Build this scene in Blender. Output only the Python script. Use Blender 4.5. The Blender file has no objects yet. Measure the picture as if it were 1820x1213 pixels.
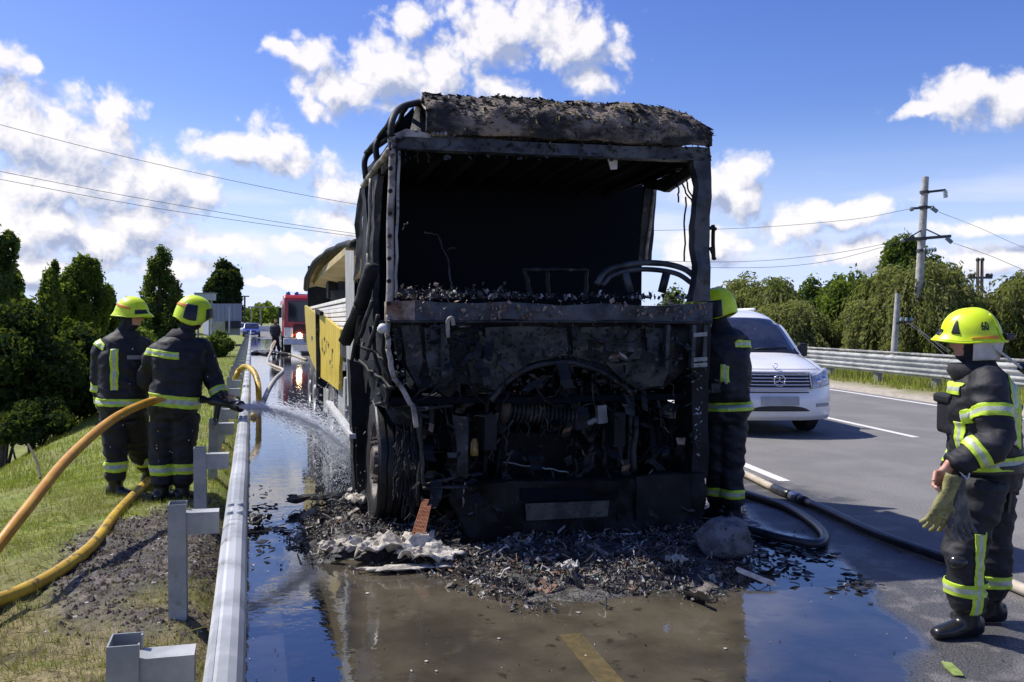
import bpy, bmesh, math, random
import numpy as np
from mathutils import Vector, Matrix, noise as mnoise
random.seed(7); rng = np.random.default_rng(7)
scene = bpy.context.scene
COL = scene.collection
R = math.radians

# ------------------------------------------------------------------ camera, sky, sun, exposure
CAM_H, F_PX, CX, CY = 1.6, 1600.0, 910.0, 606.5
YAW, PITCH, ROLL = R(16.1494), R(1.0327), R(0.7)
cam_d = bpy.data.cameras.new('camera'); cam = bpy.data.objects.new('camera', cam_d); COL.objects.link(cam)
cam_d.sensor_width = 36.0; cam_d.lens = 36.0 * F_PX / 1820.0
cam_d.clip_start = 0.05; cam_d.clip_end = 5000
cf = Vector((math.sin(YAW) * math.cos(PITCH), math.cos(YAW) * math.cos(PITCH), -math.sin(PITCH)))
cr = Vector((math.cos(YAW), -math.sin(YAW), 0)); cu = cr.cross(cf)
r2 = cr * math.cos(ROLL) + cu * math.sin(ROLL); u2 = -cr * math.sin(ROLL) + cu * math.cos(ROLL)
cam.matrix_world = Matrix(((r2.x, u2.x, -cf.x, 0), (r2.y, u2.y, -cf.y, 0), (r2.z, u2.z, -cf.z, CAM_H), (0, 0, 0, 1)))
scene.camera = cam
EYE = Vector((0, 0, CAM_H))

def ray(px, py):                       # survey helpers: sight line of a point in the photograph -> world
    return cf + r2 * ((px - CX) / F_PX) - u2 * ((py - CY) / F_PX)
def P(px, py, d): return EYE + ray(px, py) * d
def G(px, py, z=0.0):
    d = ray(px, py); return EYE + d * ((z - CAM_H) / d.z)
def PX(px, py, X):
    d = ray(px, py); return EYE + d * (X / d.x)
def PY(px, py, Y):
    d = ray(px, py); return EYE + d * (Y / d.y)

SUN_DIR = Vector((-0.59, 0.48, 1.0)).normalized()
SUN_EL = math.asin(SUN_DIR.z); SUN_AZ = math.atan2(SUN_DIR.x, SUN_DIR.y)
sun_d = bpy.data.lights.new('sun', 'SUN'); sun = bpy.data.objects.new('sun', sun_d); COL.objects.link(sun)
sun_d.energy = 4.6; sun_d.angle = R(0.5); sun_d.color = (1.0, 0.95, 0.87)
sun.rotation_euler = SUN_DIR.to_track_quat('Z', 'Y').to_euler()
scene.view_settings.view_transform = 'Standard'; scene.view_settings.look = 'None'
scene.view_settings.exposure = 0.45; scene.view_settings.gamma = 1.0
scene.view_settings.use_curve_mapping = False
scene.cycles.use_denoising = True
scene.cycles.volume_bounces = 2; scene.cycles.max_bounces = 8; scene.cycles.transparent_max_bounces = 16
scene.cycles.volume_step_rate = 2.0

world = bpy.data.worlds.new('World'); scene.world = world; world.use_nodes = True
def nd(nt, t, **kw):
    n = nt.nodes.new(t)
    for k, v in kw.items(): setattr(n, k, v)
    return n
def math_n(nt, op, a, b=None, c=None, clamp=False):
    n = nt.nodes.new('ShaderNodeMath'); n.operation = op; n.use_clamp = clamp
    for i, v in enumerate((a, b, c)):
        if v is None: continue
        if isinstance(v, (int, float)): n.inputs[i].default_value = v
        else: nt.links.new(v, n.inputs[i])
    return n.outputs[0]
def vmath(nt, op, a, b=None):
    n = nt.nodes.new('ShaderNodeVectorMath'); n.operation = op
    for i, v in enumerate((a, b)):
        if v is None: continue
        if isinstance(v, (tuple, list)): n.inputs[i].default_value = v
        else: nt.links.new(v, n.inputs[i])
    return n
def smooth(nt, v, a, b):
    n = nt.nodes.new('ShaderNodeMapRange'); n.interpolation_type = 'SMOOTHSTEP'
    n.inputs[1].default_value = a; n.inputs[2].default_value = b
    nt.links.new(v, n.inputs[0]); return n.outputs[0]
def mixc(nt, f, a, b, mode='MIX'):
    n = nt.nodes.new('ShaderNodeMix'); n.data_type = 'RGBA'; n.blend_type = mode
    for sock, v in ((n.inputs[0], f), (n.inputs[6], a), (n.inputs[7], b)):
        if isinstance(v, (int, float)): sock.default_value = v
        elif isinstance(v, tuple): sock.default_value = (*v[:3], 1)
        else: nt.links.new(v, sock)
    return n.outputs[2]

CLOUDS = [  # centre and half size of each cumulus body, in photograph units
    (30, 230, 90, 62), (120, 250, 100, 75), (196, 205, 48, 44), (150, 330, 150, 70), (265, 330, 78, 62), (355, 345, 38, 34),
    (70, 400, 150, 40), (-5, 110, 42, 40), (45, 118, 20, 18), (400, 262, 58, 36), (470, 260, 62, 44), (515, 290, 36, 28),
    (500, 92, 28, 16), (560, 100, 52, 38), (600, 150, 62, 46), (680, 130, 72, 58), (770, 120, 76, 56), (560, 195, 34, 18),
    (880, 60, 100, 58), (960, 40, 90, 52), (1030, 85, 86, 52), (1045, 150, 32, 26), (733, 36, 46, 24), (900, 165, 60, 24),
    (610, 330, 52, 46), (600, 400, 66, 40), (530, 438, 46, 20), (1270, 330, 58, 42), (1310, 355, 44, 42), (1250, 430, 60, 34),
    (1400, 405, 66, 26), (1440, 398, 44, 20), (1530, 445, 84, 26), (1640, 190, 56, 12), (1725, 168, 72, 34), (1800, 175, 60, 42),
    (1790, 400, 90, 14), (1770, 462, 90, 24), (370, 440, 80, 24), (150, 425, 130, 34), (250, 400, 90, 34), (40, 470, 120, 26), (330, 480, 110, 16), (470, 500, 70, 10), (1480, 380, 110, 22), (1330, 300, 40, 26), (1600, 470, 90, 16)]
def build_sky():
    nt = world.node_tree; nt.nodes.clear()
    g = bpy.data.node_groups.new('cloud_density', 'ShaderNodeTree')
    g.interface.new_socket('P', in_out='INPUT', socket_type='NodeSocketVector')
    g.interface.new_socket('D', in_out='OUTPUT', socket_type='NodeSocketFloat')
    gi = g.nodes.new('NodeGroupInput'); go = g.nodes.new('NodeGroupOutput')
    w1 = nd(g, 'ShaderNodeTexNoise'); w1.inputs['Scale'].default_value = 14; w1.inputs['Detail'].default_value = 3
    g.links.new(gi.outputs[0], w1.inputs['Vector'])
    wv = vmath(g, 'SUBTRACT', w1.outputs['Color'], (0.5, 0.5, 0.5))
    wv2 = vmath(g, 'MULTIPLY', wv.outputs[0], (0.05, 0.035, 0))
    pos = vmath(g, 'ADD', gi.outputs[0], wv2.outputs[0]).outputs[0]
    acc = None
    for (x, y, rx, ry) in CLOUDS:
        d = ray(x, y).normalized()
        az, el = math.atan2(d.x, d.y), math.asin(d.z)
        s = vmath(g, 'SUBTRACT', pos, (az, el, 0))
        m = vmath(g, 'MULTIPLY', s.outputs[0], (F_PX / rx * 0.67, F_PX / ry * 0.67, 0))
        L = vmath(g, 'LENGTH', m.outputs[0]).outputs[1]
        v = math_n(g, 'MULTIPLY_ADD', L, -2.1, 2.4)
        if acc is None: acc = v
        else:
            mx = g.nodes.new('ShaderNodeMath'); mx.operation = 'SMOOTH_MAX'; mx.inputs[2].default_value = 0.25
            g.links.new(acc, mx.inputs[0]); g.links.new(v, mx.inputs[1]); acc = mx.outputs[0]
    # elsewhere the cloudy sky simply goes on
    sx = nd(g, 'ShaderNodeSeparateXYZ'); g.links.new(gi.outputs[0], sx.inputs[0])
    dz = math_n(g, 'ABSOLUTE', math_n(g, 'SUBTRACT', sx.outputs[0], YAW))
    out = smooth(g, dz, 0.56, 0.72)
    n3 = nd(g, 'ShaderNodeTexNoise'); n3.inputs['Scale'].default_value = 5.0; n3.inputs['Detail'].default_value = 2
    g.links.new(gi.outputs[0], n3.inputs['Vector'])
    gen = math_n(g, 'MULTIPLY_ADD', n3.outputs[0], 4.0, -2.25)
    gen = math_n(g, 'SUBTRACT', gen, math_n(g, 'MULTIPLY', math_n(g, 'SUBTRACT', 1.0, out), 3.0))
    acc = math_n(g, 'MAXIMUM', acc, gen)
    acc = math_n(g, 'MAXIMUM', acc, -1.2)
    n1 = nd(g, 'ShaderNodeTexNoise'); n1.inputs['Scale'].default_value = 22; n1.inputs['Detail'].default_value = 9; n1.inputs['Roughness'].default_value = 0.58
    g.links.new(gi.outputs[0], n1.inputs['Vector'])
    vo = nd(g, 'ShaderNodeTexVoronoi'); vo.inputs['Scale'].default_value = 34; vo.feature = 'F1'
    vo.inputs['Detail'].default_value = 3; vo.inputs['Roughness'].default_value = 0.6
    g.links.new(pos, vo.inputs['Vector'])
    d = math_n(g, 'ADD', acc, math_n(g, 'MULTIPLY_ADD', n1.outputs[0], 2.4, -1.2))
    d = math_n(g, 'ADD', d, math_n(g, 'MULTIPLY_ADD', vo.outputs['Distance'], -1.0, 0.45))
    g.links.new(d, go.inputs[0])

    tc = nd(nt, 'ShaderNodeTexCoord'); sp = nd(nt, 'ShaderNodeSeparateXYZ'); nt.links.new(tc.outputs['Generated'], sp.inputs[0])
    az = math_n(nt, 'ARCTAN2', sp.outputs[0], sp.outputs[1]); el = math_n(nt, 'ARCSINE', sp.outputs[2])
    cb = nd(nt, 'ShaderNodeCombineXYZ'); nt.links.new(az, cb.inputs[0]); nt.links.new(el, cb.inputs[1])
    def dens(off):
        gn = nd(nt, 'ShaderNodeGroup'); gn.node_tree = g
        nt.links.new(vmath(nt, 'ADD', cb.outputs[0], off).outputs[0], gn.inputs[0]); return gn.outputs[0]
    d0 = dens((0, 0, 0)); d1 = dens((-0.013, 0.021, 0))
    cover = smooth(nt, d0, -0.15, 0.95)
    lit = math_n(nt, 'MULTIPLY_ADD', math_n(nt, 'SUBTRACT', d0, d1), 0.60, 0.66)
    lit = math_n(nt, 'SUBTRACT', lit, math_n(nt, 'MULTIPLY', smooth(nt, d1, 0.7, 2.2), 0.30), clamp=True)
    ccol = mixc(nt, lit, (0.38, 0.44, 0.62), (1.0, 0.96, 0.96))
    sky = nd(nt, 'ShaderNodeTexSky'); sky.sky_type = 'NISHITA'; sky.sun_disc = False
    sky.sun_elevation = SUN_EL; sky.sun_rotation = SUN_AZ; sky.altitude = 100; sky.air_density = 1.0; sky.dust_density = 0.6; sky.ozone_density = 2.5
    hs = nd(nt, 'ShaderNodeHueSaturation'); hs.inputs['Saturation'].default_value = 1.3; hs.inputs['Value'].default_value = SKY_V; hs.inputs['Hue'].default_value = 0.525
    nt.links.new(sky.outputs[0], hs.inputs['Color'])
    # thin veil towards the horizon, as the air of a summer day gives
    veil = math_n(nt, 'MULTIPLY', smooth(nt, el, 0.24, 0.02), 0.85)
    base = mixc(nt, veil, hs.outputs[0], (3.3, 3.9, 5.9))
    # thin stretched layers of far cloud low over the horizon
    st = vmath(nt, 'MULTIPLY', cb.outputs[0], (5.0, 34.0, 1.0)); nl = nd(nt, 'ShaderNodeTexNoise'); nl.inputs['Scale'].default_value = 1.0; nl.inputs['Detail'].default_value = 6
    nt.links.new(vmath(nt, 'ADD', st.outputs[0], (3.3, 1.7, 0)).outputs[0], nl.inputs['Vector'])
    lay = math_n(nt, 'MULTIPLY', smooth(nt, nl.outputs[0], 0.44, 0.72), math_n(nt, 'MULTIPLY', smooth(nt, el, 0.19, 0.08), 0.8))
    base = mixc(nt, lay, base, (4.6, 4.7, 5.9))
    cc = vmath(nt, 'MULTIPLY', ccol, (CLOUD_V, CLOUD_V, CLOUD_V)).outputs[0]
    up = smooth(nt, el, -0.01, 0.03)
    col = mixc(nt, math_n(nt, 'MULTIPLY', math_n(nt, 'MULTIPLY', cover, up), 0.93), base, cc)
    bg = nd(nt, 'ShaderNodeBackground'); bg.inputs[1].default_value = 0.15
    nt.links.new(col, bg.inputs[0])
    wo = nd(nt, 'ShaderNodeOutputWorld'); nt.links.new(bg.outputs[0], wo.inputs[0])
SKY_V, CLOUD_V = 0.77, 5.2
build_sky()

# ------------------------------------------------------------------ materials
MATS = {}
def mat(name, c1, c2=None, rough=0.6, metal=0.0, scale=6.0, bump=0.0, bscale=None, c3=None, detail=6, lo=0.4, hi=0.6,
        rough2=None, coat=0.0, ior=None, emit=None, stretch=None, spec=None, c3lo=0.58, c3hi=0.66):
    if name in MATS: return MATS[name]
    m = bpy.data.materials.new(name); m.use_nodes = True; nt = m.node_tree
    b = nt.nodes['Principled BSDF']
    b.inputs['Roughness'].default_value = rough; b.inputs['Metallic'].default_value = metal
    if coat: b.inputs['Coat Weight'].default_value = coat; b.inputs['Coat Roughness'].default_value = 0.06
    if ior: b.inputs['IOR'].default_value = ior
    if spec is not None: b.inputs['Specular IOR Level'].default_value = spec
    tc = nd(nt, 'ShaderNodeTexCoord'); vec = tc.outputs['Object']
    if stretch: vec = vmath(nt, 'MULTIPLY', vec, stretch).outputs[0]
    if c2 is None: b.inputs['Base Color'].default_value = (*c1, 1)
    else:
        n = nd(nt, 'ShaderNodeTexNoise'); n.inputs['Scale'].default_value = scale; n.inputs['Detail'].default_value = detail; n.inputs['Roughness'].default_value = 0.62
        nt.links.new(vec, n.inputs['Vector'])
        f = smooth(nt, n.outputs[0], lo, hi)
        col = mixc(nt, f, c1, c2)
        if c3 is not None:
            n2 = nd(nt, 'ShaderNodeTexNoise'); n2.inputs['Scale'].default_value = scale * 2.1; n2.inputs['Detail'].default_value = detail; n2.inputs['Roughness'].default_value = 0.65
            off = vmath(nt, 'ADD', vec, (7.3, 2.1, 5.5)); nt.links.new(off.outputs[0], n2.inputs['Vector'])
            col = mixc(nt, smooth(nt, n2.outputs[0], c3lo, c3hi), col, c3)
        nt.links.new(col, b.inputs['Base Color'])
        if rough2 is not None:
            mr = nd(nt, 'ShaderNodeMapRange'); mr.inputs[3].default_value = rough; mr.inputs[4].default_value = rough2
            nt.links.new(f, mr.inputs[0]); nt.links.new(mr.outputs[0], b.inputs['Roughness'])
    if bump:
        n = nd(nt, 'ShaderNodeTexNoise'); n.inputs['Scale'].default_value = bscale or scale * 4; n.inputs['Detail'].default_value = 5
        nt.links.new(vec, n.inputs['Vector'])
        bp = nd(nt, 'ShaderNodeBump'); bp.inputs['Strength'].default_value = min(1, bump); bp.inputs['Distance'].default_value = 0.02 * bump
        nt.links.new(n.outputs[0], bp.inputs['Height']); nt.links.new(bp.outputs[0], b.inputs['Normal'])
    if emit: b.inputs['Emission Color'].default_value = (*emit[:3], 1); b.inputs['Emission Strength'].default_value = emit[3]
    MATS[name] = m; return m
def leaf_mat(name, c1, c2, scale=1.2, trans=0.35):
    if name in MATS: return MATS[name]
    m = bpy.data.materials.new(name); m.use_nodes = True; nt = m.node_tree; nt.nodes.clear()
    o = nd(nt, 'ShaderNodeOutputMaterial'); mx = nd(nt, 'ShaderNodeMixShader'); mx.inputs[0].default_value = trans
    d = nd(nt, 'ShaderNodeBsdfDiffuse'); t = nd(nt, 'ShaderNodeBsdfTranslucent')
    at = nd(nt, 'ShaderNodeAttribute'); at.attribute_name = 'tint'
    ge = nd(nt, 'ShaderNodeNewGeometry'); n = nd(nt, 'ShaderNodeTexNoise'); n.inputs['Scale'].default_value = scale
    nt.links.new(ge.outputs['Position'], n.inputs['Vector'])
    f = math_n(nt, 'ADD', math_n(nt, 'MULTIPLY', at.outputs['Fac'], 0.6), math_n(nt, 'MULTIPLY_ADD', n.outputs[0], 1.2, -0.4), clamp=True)
    c = mixc(nt, f, c1, c2)
    nt.links.new(c, d.inputs[0])
    ct = mixc(nt, 0.5, c, (0.25, 0.32, 0.02)); nt.links.new(ct, t.inputs[0])
    nt.links.new(d.outputs[0], mx.inputs[1]); nt.links.new(t.outputs[0], mx.inputs[2]); nt.links.new(mx.outputs[0], o.inputs[0])
    MATS[name] = m; return m

BURNT = mat('burnt_black', (0.003, 0.0035, 0.0045), (0.009, 0.0095, 0.011), rough=0.62, scale=5, bump=0.5, bscale=30, spec=.3, c3=(0.035, 0.034, 0.034), c3lo=0.62, c3hi=0.72)
BURNTG = mat('burnt_grey', (0.007, 0.008, 0.009), (0.042, 0.041, 0.039), rough=0.6, scale=4, bump=0.4, bscale=24, spec=.35, c3=(0.11, 0.088, 0.068), lo=0.42, hi=0.62)
SOOT = mat('soot', (0.007, 0.0085, 0.013), rough=0.95, spec=.1)
ASHM = mat('scorched_metal', (0.10, 0.09, 0.08), (0.36, 0.32, 0.28), rough=0.55, scale=7, bump=0.35, bscale=30, c3=(0.03, 0.025, 0.022), lo=0.36, hi=0.6)
RUSTY = mat('rusty_metal', (0.16, 0.085, 0.05), (0.3, 0.24, 0.19), rough=0.7, scale=9, bump=0.3, c3=(0.06, 0.06, 0.06))
ROOFM = mat('roof_ash', (0.016, 0.014, 0.012), (0.25, 0.195, 0.14), rough=0.85, scale=2.2, bump=1.0, bscale=34, stretch=(1, 1, 1.6), c3=(0.02, 0.018, 0.015), lo=0.40, hi=0.60, detail=9, c3lo=0.48, c3hi=0.60)
BLUEST = mat('heat_blued_steel', (0.014, 0.018, 0.024), (0.06, 0.068, 0.078), rough=0.5, scale=4, bump=0.25, spec=.4, c3=(0.012, 0.011, 0.011))
GALV = mat('galvanised_steel', (0.30, 0.315, 0.31), (0.48, 0.485, 0.475), rough=0.5, metal=0.35, scale=2.2, bump=0.12, bscale=60, c3=(0.19, 0.165, 0.135), c3lo=0.58, c3hi=0.72)
GALVD = mat('weathered_steel', (0.2, 0.2, 0.19), (0.33, 0.33, 0.31), rough=0.6, metal=0.2, scale=4, bump=0.2, bscale=50, c3=(0.12, 0.11, 0.1))

# ------------------------------------------------------------------ mesh helpers
def V3(*a): return Vector(a)
class MB:
    def __init__(self): self.v = []; self.f = []; self.m = []
    def add(self, vs, fs, mi=0):
        o = len(self.v); self.v += [tuple(p) for p in vs]
        for f in fs: self.f.append(tuple(i + o for i in f)); self.m.append(mi)
    def box(self, c, s, rot=None, mi=0):
        c = Vector(c); h = [x / 2 for x in s]; vs = []
        for z in (-1, 1):
            for y in (-1, 1):
                for x in (-1, 1):
                    p = Vector((x * h[0], y * h[1], z * h[2]))
                    if rot is not None: p = rot @ p
                    vs.append(c + p)
        self.add(vs, [(0, 2, 3, 1), (4, 5, 7, 6), (0, 1, 5, 4), (2, 6, 7, 3), (0, 4, 6, 2), (1, 3, 7, 5)], mi)
    def bar(self, p, q, w, h=None, up=(0, 0, 1), mi=0):
        p, q = Vector(p), Vector(q); h = h or w; d = (q - p).normalized(); up = Vector(up)
        if abs(d.dot(up)) > 0.98: up = Vector((1, 0, 0))
        s = d.cross(up).normalized(); t = s.cross(d)
        vs = []
        for c in (p, q):
            for a, b in ((-1, -1), (1, -1), (1, 1), (-1, 1)): vs.append(c + s * (a * w / 2) + t * (b * h / 2))
        self.add(vs, [(3, 2, 1, 0), (4, 5, 6, 7), (0, 1, 5, 4), (1, 2, 6, 5), (2, 3, 7, 6), (3, 0, 4, 7)], mi)
    def loft(self, rings, cap=True, mi=0, closed=True):
        n = len(rings[0]); vs = [p for r in rings for p in r]; fs = []
        for i in range(len(rings) - 1):
            for j in range(n if closed else n - 1):
                k = (j + 1) % n
                fs.append((i * n + j, i * n + k, (i + 1) * n + k, (i + 1) * n + j))
        if cap and closed:
            fs.append(tuple(range(n - 1, -1, -1))); fs.append(tuple((len(rings) - 1) * n + j for j in range(n)))
        self.add(vs, fs, mi)
    def tube(self, pts, r, n=8, cap=True, mi=0, flat=1.0):
        pts = [Vector(p) for p in pts]; m = len(pts)
        rs = r if isinstance(r, (list, tuple)) else [r] * m
        t0 = (pts[1] - pts[0]).normalized(); up = Vector((0, 0, 1)) if abs(t0.z) < 0.9 else Vector((1, 0, 0))
        s = t0.cross(up).normalized(); rings = []
        for i, p in enumerate(pts):
            t = ((pts[min(i + 1, m - 1)] - pts[max(i - 1, 0)])).normalized()
            s = (s - t * s.dot(t)).normalized(); b = s.cross(t)
            rings.append([p + (s * math.cos(2 * math.pi * k / n) + b * math.sin(2 * math.pi * k / n) * flat) * rs[i] for k in range(n)])
        self.loft(rings, cap, mi)
    def plate(self, pts, th, mi=0):              # polygon with real thickness; th = thickness vector
        pts = [Vector(p) for p in pts]; th = Vector(th); n = len(pts)
        vs = pts + [p + th for p in pts]
        fs = [tuple(range(n)), tuple(range(2 * n - 1, n - 1, -1))] + [(i, i + n, (i + 1) % n + n, (i + 1) % n) for i in range(n)]
        self.add(vs, fs, mi)
    def lathe(self, c, axis, prof, n=32, mi=0, closed=False):   # prof = (radius, distance along axis)
        c = Vector(c); ax = Vector(axis).normalized(); s = ax.orthogonal().normalized(); t = ax.cross(s); rings = []
        for k in range(n):
            a = 2 * math.pi * k / n; e = s * math.cos(a) + t * math.sin(a)
            rings.append([c + e * r + ax * h for r, h in prof])
        m = len(prof); vs = [p for r in rings for p in r]; fs = []
        for k in range(n):
            q = (k + 1) % n
            for j in range(m if closed else m - 1):
                l = (j + 1) % m; fs.append((k * m + j, q * m + j, q * m + l, k * m + l))
        self.add(vs, fs, mi)
    def grid(self, fn, nu, nv, mi=0):
        vs = [fn(i / nu, j / nv) for i in range(nu + 1) for j in range(nv + 1)]
        self.add(vs, [(i * (nv + 1) + j, (i + 1) * (nv + 1) + j, (i + 1) * (nv + 1) + j + 1, i * (nv + 1) + j + 1) for i in range(nu) for j in range(nv)], mi)
    def build(self, name, mats, parent=None, smooth=False, bevel=0.0, solid=0.0, auto=None):
        return link(name, self.v, self.f, mats, parent, smooth, bevel, self.m, solid, auto)
def wloc(o):
    p = Vector((0, 0, 0))
    while o is not None: p = p + Vector(o.location); o = o.parent
    return p
def link(name, v, f, mats, parent=None, smooth=False, bevel=0.0, mi=None, solid=0.0, auto=None, loc=None):
    me = bpy.data.meshes.new(name)
    if parent is not None: loc0 = wloc(parent)
    elif loc is not None: loc0 = Vector(loc)
    else:
        a = np.array(v); loc0 = Vector(((a[:, 0].min() + a[:, 0].max()) / 2, (a[:, 1].min() + a[:, 1].max()) / 2, a[:, 2].min()))
    me.from_pydata([(p[0] - loc0.x, p[1] - loc0.y, p[2] - loc0.z) for p in v], [], f)
    if not isinstance(mats, (list, tuple)): mats = [mats]
    for m in mats: me.materials.append(m)
    if mi is not None and len(mats) > 1: me.polygons.foreach_set('material_index', mi)
    bm = bmesh.new(); bm.from_mesh(me); bmesh.ops.recalc_face_normals(bm, faces=bm.faces); bm.to_mesh(me); bm.free()
    if smooth: me.polygons.foreach_set('use_smooth', [True] * len(me.polygons))
    me.update()
    o = bpy.data.objects.new(name, me); COL.objects.link(o)
    if parent is not None: o.parent = parent
    else: o.location = loc0
    if auto: 
        me.polygons.foreach_set('use_smooth', [True] * len(me.polygons)); me.set_sharp_from_angle(angle=R(auto))
    if solid:
        s = o.modifiers.new('thickness', 'SOLIDIFY'); s.thickness = solid; s.offset = 0
    if bevel:
        b = o.modifiers.new('bevel', 'BEVEL'); b.width = bevel; b.segments = 2; b.limit_method = 'ANGLE'; b.angle_limit = R(35)
    return o
def npmesh(name, v, f, mats, parent=None, smooth=False, attrs=None, mi=None, loc=(0, 0, 0)):
    me = bpy.data.meshes.new(name); v = np.asarray(v, dtype=np.float32); f = np.asarray(f, dtype=np.int32)
    loc0 = np.array(wloc(parent)) if parent is not None else np.array(loc)
    k = f.shape[1]; me.vertices.add(len(v)); me.vertices.foreach_set('co', (v - loc0).astype(np.float32).ravel())
    me.loops.add(f.size); me.loops.foreach_set('vertex_index', f.ravel())
    me.polygons.add(len(f)); me.polygons.foreach_set('loop_start', np.arange(0, f.size, k, dtype=np.int32)); me.polygons.foreach_set('loop_total', np.full(len(f), k, dtype=np.int32))
    if not isinstance(mats, (list, tuple)): mats = [mats]
    for m in mats: me.materials.append(m)
    if mi is not None: me.polygons.foreach_set('material_index', np.asarray(mi, dtype=np.int32))
    if smooth: me.polygons.foreach_set('use_smooth', np.ones(len(f), dtype=bool))
    for n, (dom, arr) in (attrs or {}).items():
        a = me.attributes.new(n, 'FLOAT', dom); a.data.foreach_set('value', np.asarray(arr, dtype=np.float32))
    me.update(calc_edges=True); me.validate()
    o = bpy.data.objects.new(name, me); COL.objects.link(o)
    if parent is not None: o.parent = parent
    else: o.location = loc
    return o
def tag(o, label=None, cat=None, group=None, kind=None):
    if label: o['label'] = label
    if cat: o['category'] = cat
    if group: o['group'] = group
    if kind: o['kind'] = kind
    return o
def thing(name, label, cat, loc, group=None):
    o = bpy.data.objects.new(name, None); o.empty_display_size = 0.2; COL.objects.link(o); o.location = loc
    return tag(o, label, cat, group)
def spline(pts, n=8):                      # Catmull-Rom through points
    pts = [Vector(p) for p in pts]; out = []
    q = [pts[0] * 2 - pts[1]] + pts + [pts[-1] * 2 - pts[-2]]
    for i in range(1, len(q) - 2):
        for k in range(n):
            t = k / n; a, b, c, d = q[i - 1], q[i], q[i + 1], q[i + 2]
            out.append(0.5 * ((2 * b) + (c - a) * t + (2 * a - 5 * b + 4 * c - d) * t * t + (3 * b - a - 3 * c + d) * t ** 3))
    out.append(pts[-1]); return out
def nz(p, s=1.0): return mnoise.noise(Vector(p) * s)
def bent(a, b, w, h, amp=0.02, n=7, seed=0.0):   # heat-bent bar, as a loft
    a, b = Vector(a), Vector(b); pts = []
    for i in range(n + 1):
        t = i / n; p = a.lerp(b, t)
        o = Vector((nz((t * 3 + seed, seed, 1)), nz((seed, t * 3, 5)), nz((3, seed, t * 3)))) * amp * (1 if 0 < i < n else 0.3)
        pts.append(p + o)
    return pts

# ------------------------------------------------------------------ terrain, roads
D9 = Vector((0.156, 0.988, 0)).normalized(); N9 = Vector((D9.y, -D9.x, 0))
CURB0 = G(1480, 690)
def off9(x, y): return (x - CURB0.x) * N9.x + (y - CURB0.y) * N9.y      # metres right of the carriageway edge
def sstep(a, b, x):
    t = np.clip((x - a) / (b - a), 0, 1); return t * t * (3 - 2 * t)
def axis(segs):
    out = [segs[0][0]]
    for a, b, n in segs: out += list(np.linspace(a, b, n + 1)[1:])
    return np.array(out)
def geo(a, b, n): return [(a * (b / a) ** (i / n)) for i in range(n + 1)]
def vnoise(x, y, s, seed=0):
    # cheap value noise on arrays
    X = x * s + seed * 17.13; Y = y * s + seed * 9.71
    xi = np.floor(X).astype(np.int64); yi = np.floor(Y).astype(np.int64); fx = X - xi; fy = Y - yi
    fx = fx * fx * (3 - 2 * fx); fy = fy * fy * (3 - 2 * fy)
    def h(a, b):
        n = (a * 374761393 + b * 668265263 + seed * 974711) & 0x7fffffff
        n = ((n ^ (n >> 13)) * 1274126177) & 0x7fffffff
        return ((n ^ (n >> 16)) & 0xffff) / 65535.0
    return (h(xi, yi) * (1 - fx) + h(xi + 1, yi) * fx) * (1 - fy) + (h(xi, yi + 1) * (1 - fx) + h(xi + 1, yi + 1) * fx) * fy
def fbm(x, y, s, o=4, seed=0):
    r = 0; a = 0.5
    for i in range(o): r = r + a * vnoise(x, y, s * 2 ** i, seed + i); a *= 0.5
    return r / (1 - 0.5 ** o)
def terrain_h(x, y):
    x = np.asarray(x, float); y = np.asarray(y, float)
    crest = -2.3 + 0.15 * np.sin(y * 0.13)
    h = 0.03 - 2.1 * sstep(0, 4.2, crest - x) - 0.16 * sstep(0, 1.6, -0.9 - x)
    h = h + (0.06 * (fbm(x, y, 2.2, 4, 3) - 0.5) + 0.075 * (fbm(x, y, 5.5, 3, 8) - 0.5) * sstep(14, 10, y)) * sstep(-0.12, -0.45, x)
    o = (x - CURB0.x) * N9.x + (y - CURB0.y) * N9.y
    road = sstep(-0.35, -0.1, x) * sstep(0.3, -0.1, o)
    hr = 0.02 + 0.04 * sstep(0.5, 2.5, o) - 1.7 * sstep(6, 14, o) + 0.05 * (fbm(x, y, 1.5, 3, 5) - 0.5)
    h = np.where(o > -0.1, np.where(x > 0, hr, h), h)
    h = h * (1 - road) - 0.12 * road
    return h
def dirt_mask(x, y):
    n = fbm(x, y, 1.3, 4, 11)
    a = np.exp(-(((x + 0.55) / 0.72) ** 2 + ((y - 6.7) / 2.2) ** 2)) * 1.5
    return sstep(0.45, 0.95, a * (0.3 + 1.25 * n))
def dry_mask(x, y):
    return np.maximum(sstep(8.2, 5.0, y + (fbm(x, y, 1.0, 3, 21) - 0.5) * 4) * 0.95, .35 * sstep(.5, .62, fbm(x, y, .9, 3, 23)))
xs = np.concatenate([-np.array(geo(8, 900, 22))[::-1], np.linspace(-8, -3, 26)[1:], np.linspace(-3, -0.1, 44)[1:], np.linspace(-0.1, 20, 30)[1:], np.array(geo(20, 900, 34))[1:]])
ys = np.concatenate([np.linspace(-60, 0.5, 16), np.linspace(0.5, 13, 150)[1:], np.linspace(13, 60, 80)[1:], np.array(geo(60, 2500, 34))[1:]])
def tgrid(xs, ys):
    X, Y = np.meshgrid(xs, ys, indexing='ij'); n, m = len(xs), len(ys)
    I = np.arange(n * m).reshape(n, m)
    F = np.stack([I[:-1, :-1], I[1:, :-1], I[1:, 1:], I[:-1, 1:]], -1).reshape(-1, 4)
    return X.ravel(), Y.ravel(), F
gm = bpy.data.materials.new('verge_ground'); gm.use_nodes = True
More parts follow.
